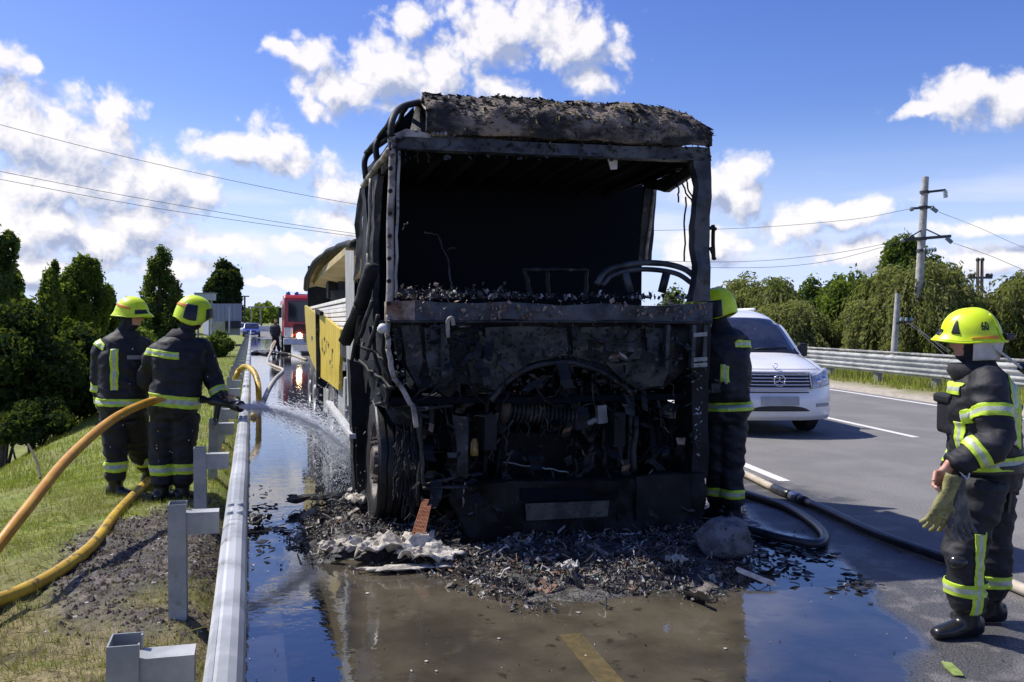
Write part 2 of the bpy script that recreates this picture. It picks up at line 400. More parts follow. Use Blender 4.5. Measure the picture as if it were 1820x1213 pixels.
def ground_material(m):
    nt = m.node_tree; b = nt.nodes['Principled BSDF']
    ge = nd(nt, 'ShaderNodeNewGeometry'); pos = ge.outputs['Position']
    def noise(s, d=6, r=0.6):
        n = nd(nt, 'ShaderNodeTexNoise'); n.inputs['Scale'].default_value = s; n.inputs['Detail'].default_value = d; n.inputs['Roughness'].default_value = r
        nt.links.new(pos, n.inputs['Vector']); return n.outputs[0]
    def attr(a):
        n = nd(nt, 'ShaderNodeAttribute'); n.attribute_name = a; return n.outputs['Fac']
    green = mixc(nt, smooth(nt, noise(3.0), 0.35, 0.65), (0.11, 0.15, 0.02), (0.22, 0.25, 0.05))
    green = mixc(nt, smooth(nt, noise(9.0), 0.56, 0.66), green, (0.13, 0.11, 0.045))
    dry = mixc(nt, smooth(nt, noise(14.0), 0.35, 0.62), (0.12, 0.095, 0.045), (0.26, 0.21, 0.10))
    dry = mixc(nt, smooth(nt, noise(5.0), 0.5, 0.66), dry, (0.14, 0.15, 0.03))
    dry = mixc(nt, smooth(nt, noise(2.4, 7), 0.54, 0.66), dry, (0.06, 0.045, 0.03))
    mud = mixc(nt, smooth(nt, noise(16.0), 0.4, 0.62), (0.03, 0.024, 0.021), (0.125, 0.098, 0.082))
    mud = mixc(nt, math_n(nt, 'MULTIPLY', smooth(nt, noise(1.9, 7), 0.46, 0.60), 0.85), mud, (0.026, 0.021, 0.018))
    mud = mixc(nt, smooth(nt, noise(4.3), 0.64, 0.69), mud, (0.36, 0.34, 0.33))
    sand = mixc(nt, smooth(nt, noise(7.0), 0.35, 0.65), (0.32, 0.28, 0.22), (0.46, 0.41, 0.33))
    c = mixc(nt, attr('dry'), green, dry); c = mixc(nt, attr('dirt'), c, mud); c = mixc(nt, attr('sand'), c, sand)
    nt.links.new(c, b.inputs['Base Color'])
    mr = nd(nt, 'ShaderNodeMapRange'); mr.inputs[3].default_value = 0.95; mr.inputs[4].default_value = 0.5
    nt.links.new(attr('dirt'), mr.inputs[0]); nt.links.new(mr.outputs[0], b.inputs['Roughness'])
    bp = nd(nt, 'ShaderNodeBump'); bp.inputs['Strength'].default_value = 0.8; bp.inputs['Distance'].default_value = 0.035
    nt.links.new(math_n(nt, 'ADD', noise(22.0), math_n(nt, 'MULTIPLY', noise(60.0), 0.5)), bp.inputs['Height']); nt.links.new(bp.outputs[0], b.inputs['Normal'])
ground_material(gm)
TX, TY, TF = tgrid(xs, ys); TZ = terrain_h(TX, TY)
o9 = (TX - CURB0.x) * N9.x + (TY - CURB0.y) * N9.y
sand = sstep(1.5, 0.9, o9 + (fbm(TX, TY, 1.2, 3, 31) - .5)) * (o9 > -0.5) * (TX > 1)
terr = npmesh('terrain', np.stack([TX, TY, TZ], 1), TF, gm, smooth=True,
              attrs={'dirt': ('POINT', dirt_mask(TX, TY)), 'dry': ('POINT', np.maximum(dry_mask(TX, TY), 0.55 * (o9 > 0))), 'sand': ('POINT', sand)})
tag(terr, kind='structure')

# ---- asphalt
def poly_sd(x, y, pts):
    pts = np.array(pts); n = len(pts); d = np.full(x.shape, 1e9); s = np.ones(x.shape)
    for i in range(n):
        a, b = pts[i], pts[i - 1]; ex, ey = b - a; wx, wy = x - a[0], y - a[1]
        t = np.clip((wx * ex + wy * ey) / (ex * ex + ey * ey), 0, 1)
        d = np.minimum(d, (wx - ex * t) ** 2 + (wy - ey * t) ** 2)
        c1 = y >= a[1]; c2 = y < b[1]; c3 = ex * wy > ey * wx
        s = np.where((c1 & c2 & c3) | (~c1 & ~c2 & ~c3), -s, s)
    return s * np.sqrt(d)
def gpts(l): return [tuple(G(*q)[:2]) for q in l]
POOL = [(-1, -3), (-1, 90), (2.6, 90), (2.3, 20), (2.4, 12)] + gpts([(1330, 880), (1350, 930), (1440, 960), (1500, 1012), (1590, 1090), (1640, 1150), (1665, 1260)]) + [(2.2, -3)]
DAMP = [(-1, -3), (-1, 95), (4.4, 95), (4.2, 20)] + gpts([(1330, 846), (1440, 866), (1600, 930), (1720, 1000), (1850, 1090), (1960, 1230)]) + [(4, -3)]
MUDP = [tuple(G(540, 960)[:2]), tuple(G(570, 1010)[:2]), (0.42, 3.4), (0.7, 1.5), (2.6, 1.5)] + gpts([(1330, 1213), (1420, 1100), (1390, 1020), (1330, 980), (1000, 930), (640, 900)])
def road_attrs(x, y):
    n = fbm(x, y, 1.6, 5, 41) - 0.5; n2 = fbm(x, y, 5.5, 3, 47) - 0.5
    wet = sstep(0.10, -0.06, poly_sd(x, y, POOL) + n * 0.55 + n2 * 0.12)
    damp = sstep(0.25, -0.25, poly_sd(x, y, DAMP) + n * 1.3 + n2 * 0.3)
    mud = sstep(0.16, -0.2, poly_sd(x, y, MUDP) + n * 0.5) * (0.75 + 0.6 * n)
    return wet, damp, np.clip(mud, 0, 1)
am = bpy.data.materials.new('asphalt'); am.use_nodes = True
def asphalt_material(m):
    nt = m.node_tree; b = nt.nodes['Principled BSDF']
    ge = nd(nt, 'ShaderNodeNewGeometry'); pos = ge.outputs['Position']
    def noise(s, d=6, r=0.6):
        n = nd(nt, 'ShaderNodeTexNoise'); n.inputs['Scale'].default_value = s; n.inputs['Detail'].default_value = d; n.inputs['Roughness'].default_value = r
        nt.links.new(pos, n.inputs['Vector']); return n.outputs[0]
    def attr(a):
        n = nd(nt, 'ShaderNodeAttribute'); n.attribute_name = a; return n.outputs['Fac']
    wet, damp, mud = attr('wet'), attr('damp'), attr('mud')
    dry = mixc(nt, smooth(nt, noise(90, 2), 0.35, 0.65), (0.115, 0.111, 0.108), (0.205, 0.198, 0.19))
    dry = mixc(nt, math_n(nt, 'MULTIPLY', smooth(nt, noise(0.9, 5), 0.42, 0.62), 0.35), dry, (0.25, 0.24, 0.228))
    vo = nd(nt, 'ShaderNodeTexVoronoi'); vo.inputs['Scale'].default_value = 75; nt.links.new(pos, vo.inputs['Vector'])
    dry = mixc(nt, smooth(nt, vo.outputs['Distance'], 0.22, 0.08), dry, (0.24, 0.235, 0.23))
    dampc = mixc(nt, smooth(nt, noise(60, 3), 0.35, 0.65), (0.032, 0.033, 0.036), (0.075, 0.074, 0.074))
    dampc = mixc(nt, math_n(nt, 'MULTIPLY', smooth(nt, noise(3.5, 7), 0.50, 0.62), 0.7), dampc, (0.17, 0.155, 0.15))
    wetc = mixc(nt, smooth(nt, noise(2.0, 5), 0.38, 0.66), (0.012, 0.014, 0.018), (0.028, 0.028, 0.03))
    mudc = mixc(nt, smooth(nt, noise(1.7, 6), 0.36, 0.64), (0.066, 0.056, 0.038), (0.125, 0.106, 0.072))
    mudc = mixc(nt, smooth(nt, noise(7.0, 4), 0.60, 0.70), mudc, (0.045, 0.036, 0.024))
    mudc = mixc(nt, math_n(nt, 'MULTIPLY', smooth(nt, noise(2.9, 7), 0.58, 0.68), 0.6), mudc, (0.15, 0.13, 0.092))
    c = mixc(nt, math_n(nt, 'MULTIPLY', damp, 0.85), dry, dampc); c = mixc(nt, wet, c, wetc); c = mixc(nt, math_n(nt, 'MULTIPLY', mud, wet), c, mudc)
    fl = smooth(nt, noise(34, 2), 0.745, 0.77)                      # flecks of ash floating on the water
    c = mixc(nt, math_n(nt, 'MULTIPLY', fl, wet), c, (0.3, 0.3, 0.3))
    nt.links.new(c, b.inputs['Base Color'])
    r = math_n(nt, 'MULTIPLY_ADD', damp, -0.35, 0.88)
    inv = math_n(nt, 'SUBTRACT', 1.0, wet)
    r = math_n(nt, 'ADD', math_n(nt, 'MULTIPLY', r, inv), math_n(nt, 'MULTIPLY', wet, math_n(nt, 'MULTIPLY_ADD', smooth(nt, noise(3.2, 6), 0.52, 0.68), 0.12, 0.03)))
    nt.links.new(r, b.inputs['Roughness'])
    nt.links.new(math_n(nt, 'MULTIPLY_ADD', wet, 0.85, 1.4), b.inputs['IOR'])
    rip = nd(nt, 'ShaderNodeBump'); rip.inputs['Strength'].default_value = 0.085; rip.inputs['Distance'].default_value = 0.02
    nt.links.new(math_n(nt, 'ADD', noise(5.0, 2), math_n(nt, 'MULTIPLY', noise(17.0, 2), 0.3)), rip.inputs['Height'])
    bp = nd(nt, 'ShaderNodeBump'); bp.inputs['Distance'].default_value = 0.006
    nt.links.new(math_n(nt, 'MULTIPLY', inv, 0.9), bp.inputs['Strength'])
    nt.links.new(vo.outputs['Distance'], bp.inputs['Height']); nt.links.new(rip.outputs[0], bp.inputs['Normal']); nt.links.new(bp.outputs[0], b.inputs['Normal'])
asphalt_material(am)
# carriageway under everything: columns follow the right-hand edge
u = np.concatenate([np.linspace(0, 0.45, 95), np.linspace(0.45, 1, 40)[1:]])
yv = np.concatenate([np.linspace(-25, 1.0, 14), np.linspace(1.0, 11, 165)[1:], np.linspace(11, 40, 100)[1:], np.array(geo(40, 420, 24))[1:]])
U, Yv = np.meshgrid(u, yv, indexing='ij')
xr = np.minimum(CURB0.x + (Yv - CURB0.y) * D9.x / D9.y, 26.0)
Xv = -0.16 + U * (xr + 0.16)
Zv = 0.0 * Xv
I = np.arange(Xv.size).reshape(Xv.shape)
RF = np.stack([I[:-1, :-1], I[1:, :-1], I[1:, 1:], I[:-1, 1:]], -1).reshape(-1, 4)
w_, d_, m_ = road_attrs(Xv.ravel(), Yv.ravel())
road = npmesh('road', np.stack([Xv.ravel(), Yv.ravel(), Zv.ravel()], 1), RF, am, smooth=True, attrs={'wet': ('POINT', w_), 'damp': ('POINT', d_), 'mud': ('POINT', m_)})
tag(road, kind='structure')
LINE = mat('road_paint_white', (0.55, 0.54, 0.52), (0.72, 0.71, 0.69), rough=0.7, scale=30, c3=(0.22, 0.22, 0.22), c3lo=0.6, c3hi=0.7)
LINEY = mat('road_paint_worn_yellow', (0.10, 0.08, 0.042), (0.135, 0.105, 0.052), rough=0.08, scale=14, c3=(0.09, 0.07, 0.04))
def strip(name, a, b, w, m, z=0.004):
    a, b = Vector(a), Vector(b); d = (b - a).normalized(); s = Vector((d.y, -d.x, 0)) * w / 2; n = max(1, int((b - a).length / 2)); mb = MB()
    mb.grid(lambda i, j: a.lerp(b, i) + s * (2 * j - 1) + Vector((0, 0, z)), n, 1); o = mb.build(name, m); return tag(o, kind='structure')
e0 = Vector((CURB0.x, CURB0.y, 0)) - N9 * 0.35
strip('edge_line', e0 - D9 * 40, e0 + D9 * 150, 0.15, LINE)
dA, dB = G(1450, 740), G(1615, 775)
for k in range(-2, 9):
    a = dB + D9 * (k * 8.0) - D9 * 0.2; strip('lane_line', a, a + D9 * 3.1, 0.13, LINE)
la = G(1395, 856)
for k in range(-1, 8): strip('lane_line', la + D9 * (k * 7.0), la + D9 * (k * 7.0 + 1.8), 0.13, LINE)
strip('worn_line', G(1095, 1225), G(1012, 1128), 0.12, LINEY)

# ---- grass as blades
def grass(name, n, xr_, yr_, hmin, hmax, w, dens=None, seed=1, lean=0.5):
    g = np.random.default_rng(seed); x = g.uniform(*xr_, n); y = g.uniform(*yr_, n)
    keep = g.random(n) < (dens(x, y) if dens else 1); x, y = x[keep], y[keep]; n = len(x); z = terrain_h(x, y)
    a = g.uniform(0, 2 * np.pi, n); h = g.uniform(hmin, hmax, n) * (0.6 + 0.8 * fbm(x, y, 1.1, 3, 5)); l = g.uniform(0, lean, n) * h; b = g.uniform(0, 2 * np.pi, n)
    dx, dy = np.cos(a) * w, np.sin(a) * w
    v = np.stack([np.stack([x - dx, y - dy, z - 0.01], 1), np.stack([x + dx, y + dy, z - 0.01], 1),
                  np.stack([x + np.cos(b) * l, y + np.sin(b) * l, z + h], 1)], 1).reshape(-1, 3)
    f = np.arange(3 * n).reshape(-1, 3); dr = dry_mask(x, y)
    t = np.clip(0.5 + 0.4 * (fbm(x, y, 0.8, 3, 9) - 0.5) * 2 + g.normal(0, 0.18, n), 0, 1)
    o = npmesh(name, v, f, [GRASS_G, GRASS_D], attrs={'tint': ('FACE', t)}, mi=(g.random(n) < np.clip(0.12 + dr * 0.85, 0, 1)).astype(int))
    return tag(o, kind='stuff')
GRASS_G = leaf_mat('grass_green', (0.17, 0.23, 0.03), (0.42, 0.45, 0.09), 1.5, 0.4)
GRASS_D = leaf_mat('grass_dry', (0.20, 0.165, 0.06), (0.46, 0.39, 0.18), 2.0, 0.3)
vd = lambda x, y: (1 - 0.95 * dirt_mask(x, y)) * (x < -0.17) * (0.25 + 0.75 * sstep(0.35, 0.6, fbm(x, y, 2.3, 3, 77)))
grass('verge_grass', 150000, (-4.5, -0.16), (1.4, 11), 0.015, 0.05, 0.0028, vd, 1, 1.2)
grass('verge_grass', 90000, (-6, -0.16), (10, 45), 0.03, 0.08, 0.007, lambda x, y: (x < -0.17) * 1.0 * (11 / np.maximum(y, 11)), 2)
og = lambda x, y: (((x - CURB0.x) * N9.x + (y - CURB0.y) * N9.y) > 1.0 + 0.8 * fbm(x, y, 1, 2, 3)) & (((x - CURB0.x) * N9.x + (y - CURB0.y) * N9.y) < 12)
grass('verge_grass', 100000, (11, 34), (9, 48), 0.08, 0.34, 0.012, og, 3)

# clods of soil, ash and dead stalks on the trodden part of the verge
def clods(name, n, m, smin, smax, seed, flat=.7):
    g = np.random.default_rng(seed); x = g.uniform(-2.6, -0.17, n * 6); y = g.uniform(2.2, 10.5, n * 6); k = np.where(dirt_mask(x, y) > g.uniform(.15, .9, n * 6))[0][:n]; vs, fs = [], []
    z = terrain_h(x[k], y[k])
    for i, j in enumerate(k):
        r = g.uniform(smin, smax) * g.uniform(.5, 1.4); o = len(vs); a = g.uniform(0, 6.28)
        for q in range(5): vs.append((x[j] + math.cos(a + q * 1.257) * r * g.uniform(.7, 1.3), y[j] + math.sin(a + q * 1.257) * r * g.uniform(.7, 1.3), z[i] - .004))
        vs.append((x[j] + g.normal(0, .2) * r, y[j] + g.normal(0, .2) * r, z[i] + r * flat * g.uniform(.5, 1.2))); fs += [(o + q, o + (q + 1) % 5, o + 5) for q in range(5)]
    tag(link(name, vs, fs, m), kind='stuff')
clods('soil_clods', 5200, mat('soil_dark', (.028, .022, .018), (.11, .085, .068), rough=.85, scale=9), .004, .022, 3)
clods('ash_specks', 420, mat('ash_specks', (.3, .29, .28), (.5, .49, .47), rough=.9, scale=9), .004, .016, 4, .3)
def stalks(n, seed):
    g = np.random.default_rng(seed); mb = MB()
    for _ in range(n):
        x, y = g.uniform(-2.4, -.18), g.uniform(2.2, 9); z = float(terrain_h(np.array([x]), np.array([y]))[0]); a = g.uniform(0, 6.28); l = g.uniform(.03, .12)
        mb.tube([(x, y, z + .006), (x + math.cos(a) * l, y + math.sin(a) * l, z + g.uniform(.004, .03))], .0015, 3)
    tag(mb.build('dry_stalks', GRASS_D), kind='stuff')
stalks(1500, 6)

# ------------------------------------------------------------------ guard rails
def wbeam(mb, a, b, side, z0, hgt=0.31, th=0.004, depth=0.075, n=1, cap=None):
    """W-profile beam from a to b: front face looks along side."""
    a, b, side = Vector(a), Vector(b), Vector(side)
    prof = [(-0.5, 0.02), (-0.44, 0.0), (-0.36, 0.35), (-0.27, 0.95), (-0.18, 0.95), (-0.06, 0.12), (0.06, 0.12), (0.18, 0.95), (0.27, 0.95), (0.36, 0.35), (0.44, 0.0), (0.5, 0.02)]
    pr = [(h, d * depth) for h, d in prof] + [(h, d * depth - th * 3) for h, d in reversed(prof)]
    rings = [[a.lerp(b, i / n) + Vector((0, 0, z0 + h * hgt)) + side * d for h, d in pr] for i in range(n + 1)]
    mb.loft(rings)
def near_rail():
    t = thing('guardrail', 'galvanised guardrail along the grass verge beside the burnt truck, posts on the grass side', 'guardrail', (-0.05, 2, 0))
    yy = [0.4 + 2.0 * 0 + 3.96 * 0]
    step = 4.0; y = -4.0
    while y < 100:
        mb = MB(); wbeam(mb, (-0.085, y, 0), (-0.085, y + step - 0.006, 0), (1, 0, 0), 0.60)
        # folded top lip, the wide bright strip seen from above
        top = [(-0.108, .655), (-0.111, .70), (-0.108, .735), (-0.095, .752), (-0.075, .758), (-0.05, .758), (-0.03, .752), (-0.016, .735), (-0.010, .70), (-0.014, .66), (-0.02, .66), (-0.017, .70), (-0.022, .73), (-0.035, .745), (-0.05, .751), (-0.075, .751), (-0.092, .745), (-0.102, .73), (-0.105, .70), (-0.102, .655)]
        ns = 8; mb.loft([[V3(x + .004 * nz(V3(0, y + step * k / ns, z), .9), y + (step - .006) * k / ns, z + .005 * nz(V3(3, y + step * k / ns, x * 4), .8)) for x, z in top] for k in range(ns + 1)])
        for dy in (.12, .30):                                  # lap of two lengths: bolts
            for x in (-.085, -.045): mb.lathe((x, y + dy, .757), (0, 0, 1), [(0, .012), (.012, .010), (.016, 0), (.016, -.004)], 8)
        mb.build('beam', GALV, t); y += step
    posts = [2.92, 5.06, 7.25, 9.4, 10.9, 12.2, 14.2] + [16.2 + 2 * k for k in range(30)]
    pm = MB(); w = 0.075
    # open channel post: web + two flanges with lips
    def channel(mb, x0, y0, z0, z1):
        th = 0.005
        mb.box((x0 - 0.045, y0, (z0 + z1) / 2), (th, 0.12, z1 - z0))
        for s in (-1, 1):
            mb.box((x0 - 0.0, y0 + s * 0.0575, (z0 + z1) / 2), (0.085, th, z1 - z0))
            mb.box((x0 + 0.04, y0 + s * 0.045, (z0 + z1) / 2 - 0.001), (th, 0.02, z1 - z0 - 0.002))
    channel(pm, 0, 0, -0.35, 0.635)
    sm = MB()
    sm.box((0.11, 0, 0.585), (0.18, 0.09, 0.005)); sm.box((0.11, -0.0475, 0.53), (0.18, 0.005, 0.115)); sm.box((0.11, 0.0475, 0.53), (0.18, 0.005, 0.115)); sm.box((0.11, 0, 0.475), (0.18, 0.09, 0.005))
    bm_ = MB(); bm_.lathe((0.0, 0, 0), (0, 1, 0), [(0.0, 0.05), (0.012, 0.05), (0.012, 0.065), (0, 0.065)], 6)
    p0 = s0 = None
    for k, py in enumerate(posts):
        x = -0.36
        if p0 is None:
            p0 = pm.build('post', GALV, t); p0.data.transform(Matrix.Translation(wloc(t))); s0 = sm.build('spacer_block', GALV, t); s0.data.transform(Matrix.Translation(wloc(t)))
            o1, o2 = p0, s0
        else:
            o1, o2 = p0.copy(), s0.copy()
            COL.objects.link(o1); COL.objects.link(o2)
        for o in (o1, o2): o.parent = t; o.location = (x - t.location.x, py - t.location.y, 0)
        o1.rotation_euler = (R(rng.normal(0, 0.8)), R(rng.normal(0, 0.8)), 0)
    return t
near_rail()
def far_rail(name, off, label, z_list, ymin, ymax, gap=2.5):
    base = Vector((CURB0.x, CURB0.y, 0)) + N9 * off
    t = thing(name, label, 'guardrail', base)
    L = 4.0; s = ymin
    while s < ymax:
        for z in z_list:
            mb = MB(); wbeam(mb, base + D9 * s, base + D9 * (s + L - 0.01), -N9, z, hgt=0.27, depth=0.08); mb.build('beam', GALV, t)
        mb = MB(); mb.tube([base + D9 * s + V3(0, 0, 0.94), base + D9 * (s + L - 0.01) + V3(0, 0, 0.94)], 0.035, 8); mb.build('top_tube', GALVD, t, smooth=True)
        s += L
    s = ymin + 0.5; first = None
    while s < ymax:
        p = base + D9 * s + N9 * 0.1
        if first is None:
            mb = MB(); mb.box(p + V3(0, 0, 0.28), (0.16, 0.2, 1.3)); first = mb.build('post', GALVD, t, bevel=0.01); first0 = Vector(p)
        else:
            o = first.copy(); COL.objects.link(o); o.parent = t; o.location = p - first0
        s += gap
    return t
far_rail('guardrail', 2.25, 'two tiered steel guardrail beyond the white van in front of the willows', [0.47, 0.74], -16, 90, 2.9)

# ------------------------------------------------------------------ trees
BARK = mat('bark', (0.05, 0.04, 0.03), (0.10, 0.08, 0.06), rough=0.9, scale=12, bump=0.6)
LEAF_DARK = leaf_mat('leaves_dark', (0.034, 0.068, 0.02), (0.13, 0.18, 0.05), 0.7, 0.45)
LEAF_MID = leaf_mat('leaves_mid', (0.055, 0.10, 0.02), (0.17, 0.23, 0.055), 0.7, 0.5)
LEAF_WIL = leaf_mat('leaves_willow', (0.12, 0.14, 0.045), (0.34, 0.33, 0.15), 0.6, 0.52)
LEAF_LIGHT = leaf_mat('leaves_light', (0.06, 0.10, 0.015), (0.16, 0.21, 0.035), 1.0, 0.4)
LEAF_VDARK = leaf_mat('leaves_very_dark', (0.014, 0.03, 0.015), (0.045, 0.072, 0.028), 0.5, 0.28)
def leaf_quads(pos, nrm, size, g, asp=0.55):
    n = len(pos); r = g.normal(size=(n, 3)); t = np.cross(nrm, r); t /= np.linalg.norm(t, axis=1, keepdims=True) + 1e-9; b = np.cross(nrm, t)
    s = (size * g.uniform(0.6, 1.35, n))[:, None]
    v = np.stack([pos - t * s, pos + b * s * asp, pos + t * s, pos - b * s * asp], 1).reshape(-1, 3)
    return v, np.arange(4 * n).reshape(-1, 4)
def crown_points(c, rad, n, g, lobes=14, shape='round', lobe_r=0.42, gap=0.0):
    c = np.array(c); rad = np.array(rad); ctr = []; lr = []
    while len(ctr) < lobes:
        q = g.uniform(-1, 1, 3)
        if np.dot(q, q) > 1: continue
        sc = 1.0
        if shape == 'cone':
            w = g.random() ** .62; rr_ = (.05 + .92 * w) * math.sqrt(g.random()) ; aa = g.uniform(0, 6.283); q = np.array([rr_ * math.cos(aa), rr_ * math.sin(aa), (1 - 2.1 * w)]) / .8; sc = w
        ctr.append(q * 0.8); lr.append(lobe_r * g.uniform(0.7, 1.25) * (0.42 + 0.5 * sc if shape == 'cone' else 1))
    ctr = np.array(ctr); lr = np.array(lr); pr = lr ** 2 / (lr ** 2).sum()
    k = g.choice(lobes, n, p=pr); d = g.normal(size=(n, 3)); d /= np.linalg.norm(d, axis=1, keepdims=True)
    rr = g.random(n) ** 0.36 * np.where(g.random(n) < .16, g.uniform(1.0, 1.32, n), 1.0)
    q = ctr[k] + d * (lr[k] * rr)[:, None]
    # clumps: drop points by a coarse noise so that gaps open up
    cl = np.sin(q[:, 0] * 9 + k) * np.sin(q[:, 1] * 8 + 2 * k) * np.sin(q[:, 2] * 10 + k * 3)
    keep = cl > -0.22 + gap
    return c + q[keep] * rad, d[keep], k[keep], ctr * rad + c
def make_tree(name, label, cat, base, height, crown_c, rad, n, leaf, mat_, g, shape='round', lobes=16, trunk_r=0.18, group=None, lobe_r=0.42, extra=0, crown_name='crown', gap=0.0):
    t = thing(name, label, cat, base, group)
    pos, d, k, ctr = crown_points(crown_c, rad, n, g, lobes, shape, lobe_r, gap)
    nr = d + g.normal(0, 0.7, d.shape); nr /= np.linalg.norm(nr, axis=1, keepdims=True)
    v, f = leaf_quads(pos, nr, leaf, g)
    tint = np.clip(0.4 + 0.25 * np.sin(k * 2.3) + g.normal(0, 0.16, len(pos)), 0, 1)
    npmesh(crown_name, v, f, mat_, t, attrs={'tint': ('FACE', tint)})
    mb = MB(); top = Vector(crown_c) + V3(0, 0, rad[2] * 0.3); b = Vector(base)
    pts = spline([b - V3(0, 0, .3), b.lerp(top, 0.35) + V3(g.normal(0, .1), g.normal(0, .1), 0), top], 4)
    mb.tube(pts, [trunk_r * (1.25 - 0.95 * i / (len(pts) - 1)) for i in range(len(pts))], 8)
    for j in range(min(8, len(ctr))):
        st = pts[2 + j % (len(pts) - 3)]; e = Vector(ctr[j]); mb.tube([st, st.lerp(e, .5) + V3(0, 0, .15 * rad[2] * .3), e], [trunk_r * .4, trunk_r * .26, trunk_r * .08], 6)
    mb.build('trunk', BARK, t, smooth=True)
    return t
def make_willow(label, base, height, rad, n_str, mat_, g, group, leaf=0.09):
    t = thing('willow_tree', label, 'tree', base, group); b = np.array(base)
    P_, T_, K_ = [], [], []
    nb = max(26, n_str // 22); boughs = []
    for k in range(nb):                                    # each bough is a tress of its own
        a = g.uniform(0, 2 * np.pi); r = rad * math.sqrt(g.random()) * .95
        zt = height * (1.0 - 0.50 * (r / rad) ** 2.4) * g.uniform(.86, 1.06); boughs.append((a, r, zt, g.random(), g.uniform(.45, 1.0)))
    for s in range(n_str):
        a0, r0, z0t, tn, lf = boughs[g.integers(nb)]
        x0 = r0 * math.cos(a0) + g.normal(0, .26); y0 = r0 * math.sin(a0) + g.normal(0, .26); rr = math.hypot(x0, y0)
        zt = z0t - .5 * g.random() ** 2 * 1.2; ln = lf * height * g.uniform(.25, .7) * (.45 + .6 * rr / rad); zb = max(.3, zt - ln); m = int((zt - zb) / .11) + 4
        q = np.linspace(0, 1, m); ux, uy = x0 / (rr + .01), y0 / (rr + .01); arch = .55 * np.sin(np.minimum(q * 2.2, 1) * np.pi / 2)
        dz = zt - (zt - zb) * q ** 1.25; w = g.normal(0, .03, (m, 2)).cumsum(0)
        p = np.stack([b[0] + x0 + ux * arch + w[:, 0], b[1] + y0 + uy * arch + w[:, 1], b[2] + dz], 1)
        tv = np.gradient(p, axis=0); P_.append(p); T_.append(tv); K_.append(np.full(m, tn))
    p = np.concatenate(P_); n = len(p); p = p + g.normal(0, .045, (n, 3)); tv = np.concatenate(T_); tv /= np.linalg.norm(tv, axis=1, keepdims=True) + 1e-9
    tv = tv + g.normal(0, .45, (n, 3)); tv /= np.linalg.norm(tv, axis=1, keepdims=True); r = g.normal(size=(n, 3)); bv = np.cross(r, tv); bv /= np.linalg.norm(bv, axis=1, keepdims=True) + 1e-9
    s = (leaf * g.uniform(0.6, 1.5, n))[:, None]
    v = np.stack([p - tv * s, p + bv * s * .36, p + tv * s, p - bv * s * .36], 1).reshape(-1, 3)
    tint = np.clip(0.3 + (np.concatenate(K_) - .5) * .9 + g.normal(0, .14, n), 0, 1)
    npmesh('crown', v, np.arange(4 * n).reshape(-1, 4), mat_, t, attrs={'tint': ('FACE', tint)})
    mb = MB(); B = Vector(base)
    mb.tube([B - V3(0, 0, .4), B + V3(.1, 0, height * .35), B + V3(0, .1, height * .8)], [.35, .28, .12], 8)
    for j in range(9):
        a = j * .7; mb.tube([B + V3(0, 0, height * .35), B + V3(math.cos(a) * rad * .4, math.sin(a) * rad * .4, height * .72), B + V3(math.cos(a) * rad * .75, math.sin(a) * rad * .75, height * .66)], [.16, .1, .04], 6)
    mb.build('trunk', BARK, t, smooth=True)
    return t
gt = np.random.default_rng(5)
def tree_px(name, label, px, top, bot, half, d, n, leaf, m, shape='round', base_z=-2.0, group=None, lobes=16, depth=1.0, lobe_r=.42, gap=0.0, cat='tree'):
    """tree whose crown spans top..bot (photograph rows) round column px at distance d"""
    s = d / F_PX; a, b = P(px, top, d), P(px, bot, d); c = (a + b) / 2; rz = (a.z - b.z) / 2; rx = half * s
    return make_tree(name, label, cat, (c.x, c.y, base_z), a.z - base_z, (c.x, c.y, c.z), (rx, rx * depth, rz), n, leaf, m, gt, shape, lobes, max(.08, rx * .07), group, lobe_r, gap=gap)
GL = 'trees below the left bank'
tree_px('broadleaf_tree', 'tall dark tree cut by the left edge of the photo', -22, 370, 640, 66, 19, 36000, .055, LEAF_DARK, group=GL, lobes=40, lobe_r=.27)
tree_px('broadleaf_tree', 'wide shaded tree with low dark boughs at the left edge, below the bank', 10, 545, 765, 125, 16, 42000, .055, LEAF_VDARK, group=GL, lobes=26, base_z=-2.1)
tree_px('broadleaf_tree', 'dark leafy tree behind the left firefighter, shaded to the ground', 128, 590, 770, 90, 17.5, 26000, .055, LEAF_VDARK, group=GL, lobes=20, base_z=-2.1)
tree_px('broadleaf_tree', 'green tree with a pointed top, left of the twin topped tree', 92, 448, 650, 44, 30, 34000, .065, LEAF_MID, 'cone', group=GL, lobe_r=.40, lobes=40)
tree_px('broadleaf_tree', 'green tree with a rounded twin top above the left firefighter', 145, 450, 640, 54, 33, 36000, .07, LEAF_MID, group=GL, lobe_r=.29, lobes=34)
tree_px('broadleaf_tree', 'lower green tree just left of the pointed conical tree', 196, 505, 640, 38, 36, 22000, .07, LEAF_MID, group=GL, lobe_r=.3, lobes=28)
tree_px('conical_tree', 'dark green conical tree with pointed top between the two yellow helmets', 285, 432, 640, 62, 44, 46000, .08, LEAF_DARK, 'cone', lobes=64, lobe_r=.34)
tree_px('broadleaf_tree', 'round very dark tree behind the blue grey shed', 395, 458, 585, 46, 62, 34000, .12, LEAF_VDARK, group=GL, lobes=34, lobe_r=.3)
tree_px('shrub', 'sunlit pale green shrub on the bank behind the left firefighter', 128, 572, 700, 26, 22, 9000, .045, LEAF_LIGHT, base_z=-2, cat='shrub')
tree_px('shrub', 'mid green shrub below the conical tree, left of the second firefighter helmet', 232, 578, 660, 55, 30, 12000, .07, LEAF_MID, base_z=-2, cat='shrub')
tree_px('shrub', 'low dark shrub in front of the blue grey shed', 385, 590, 640, 30, 40, 8000, .08, LEAF_DARK, base_z=-1.5, cat='shrub')
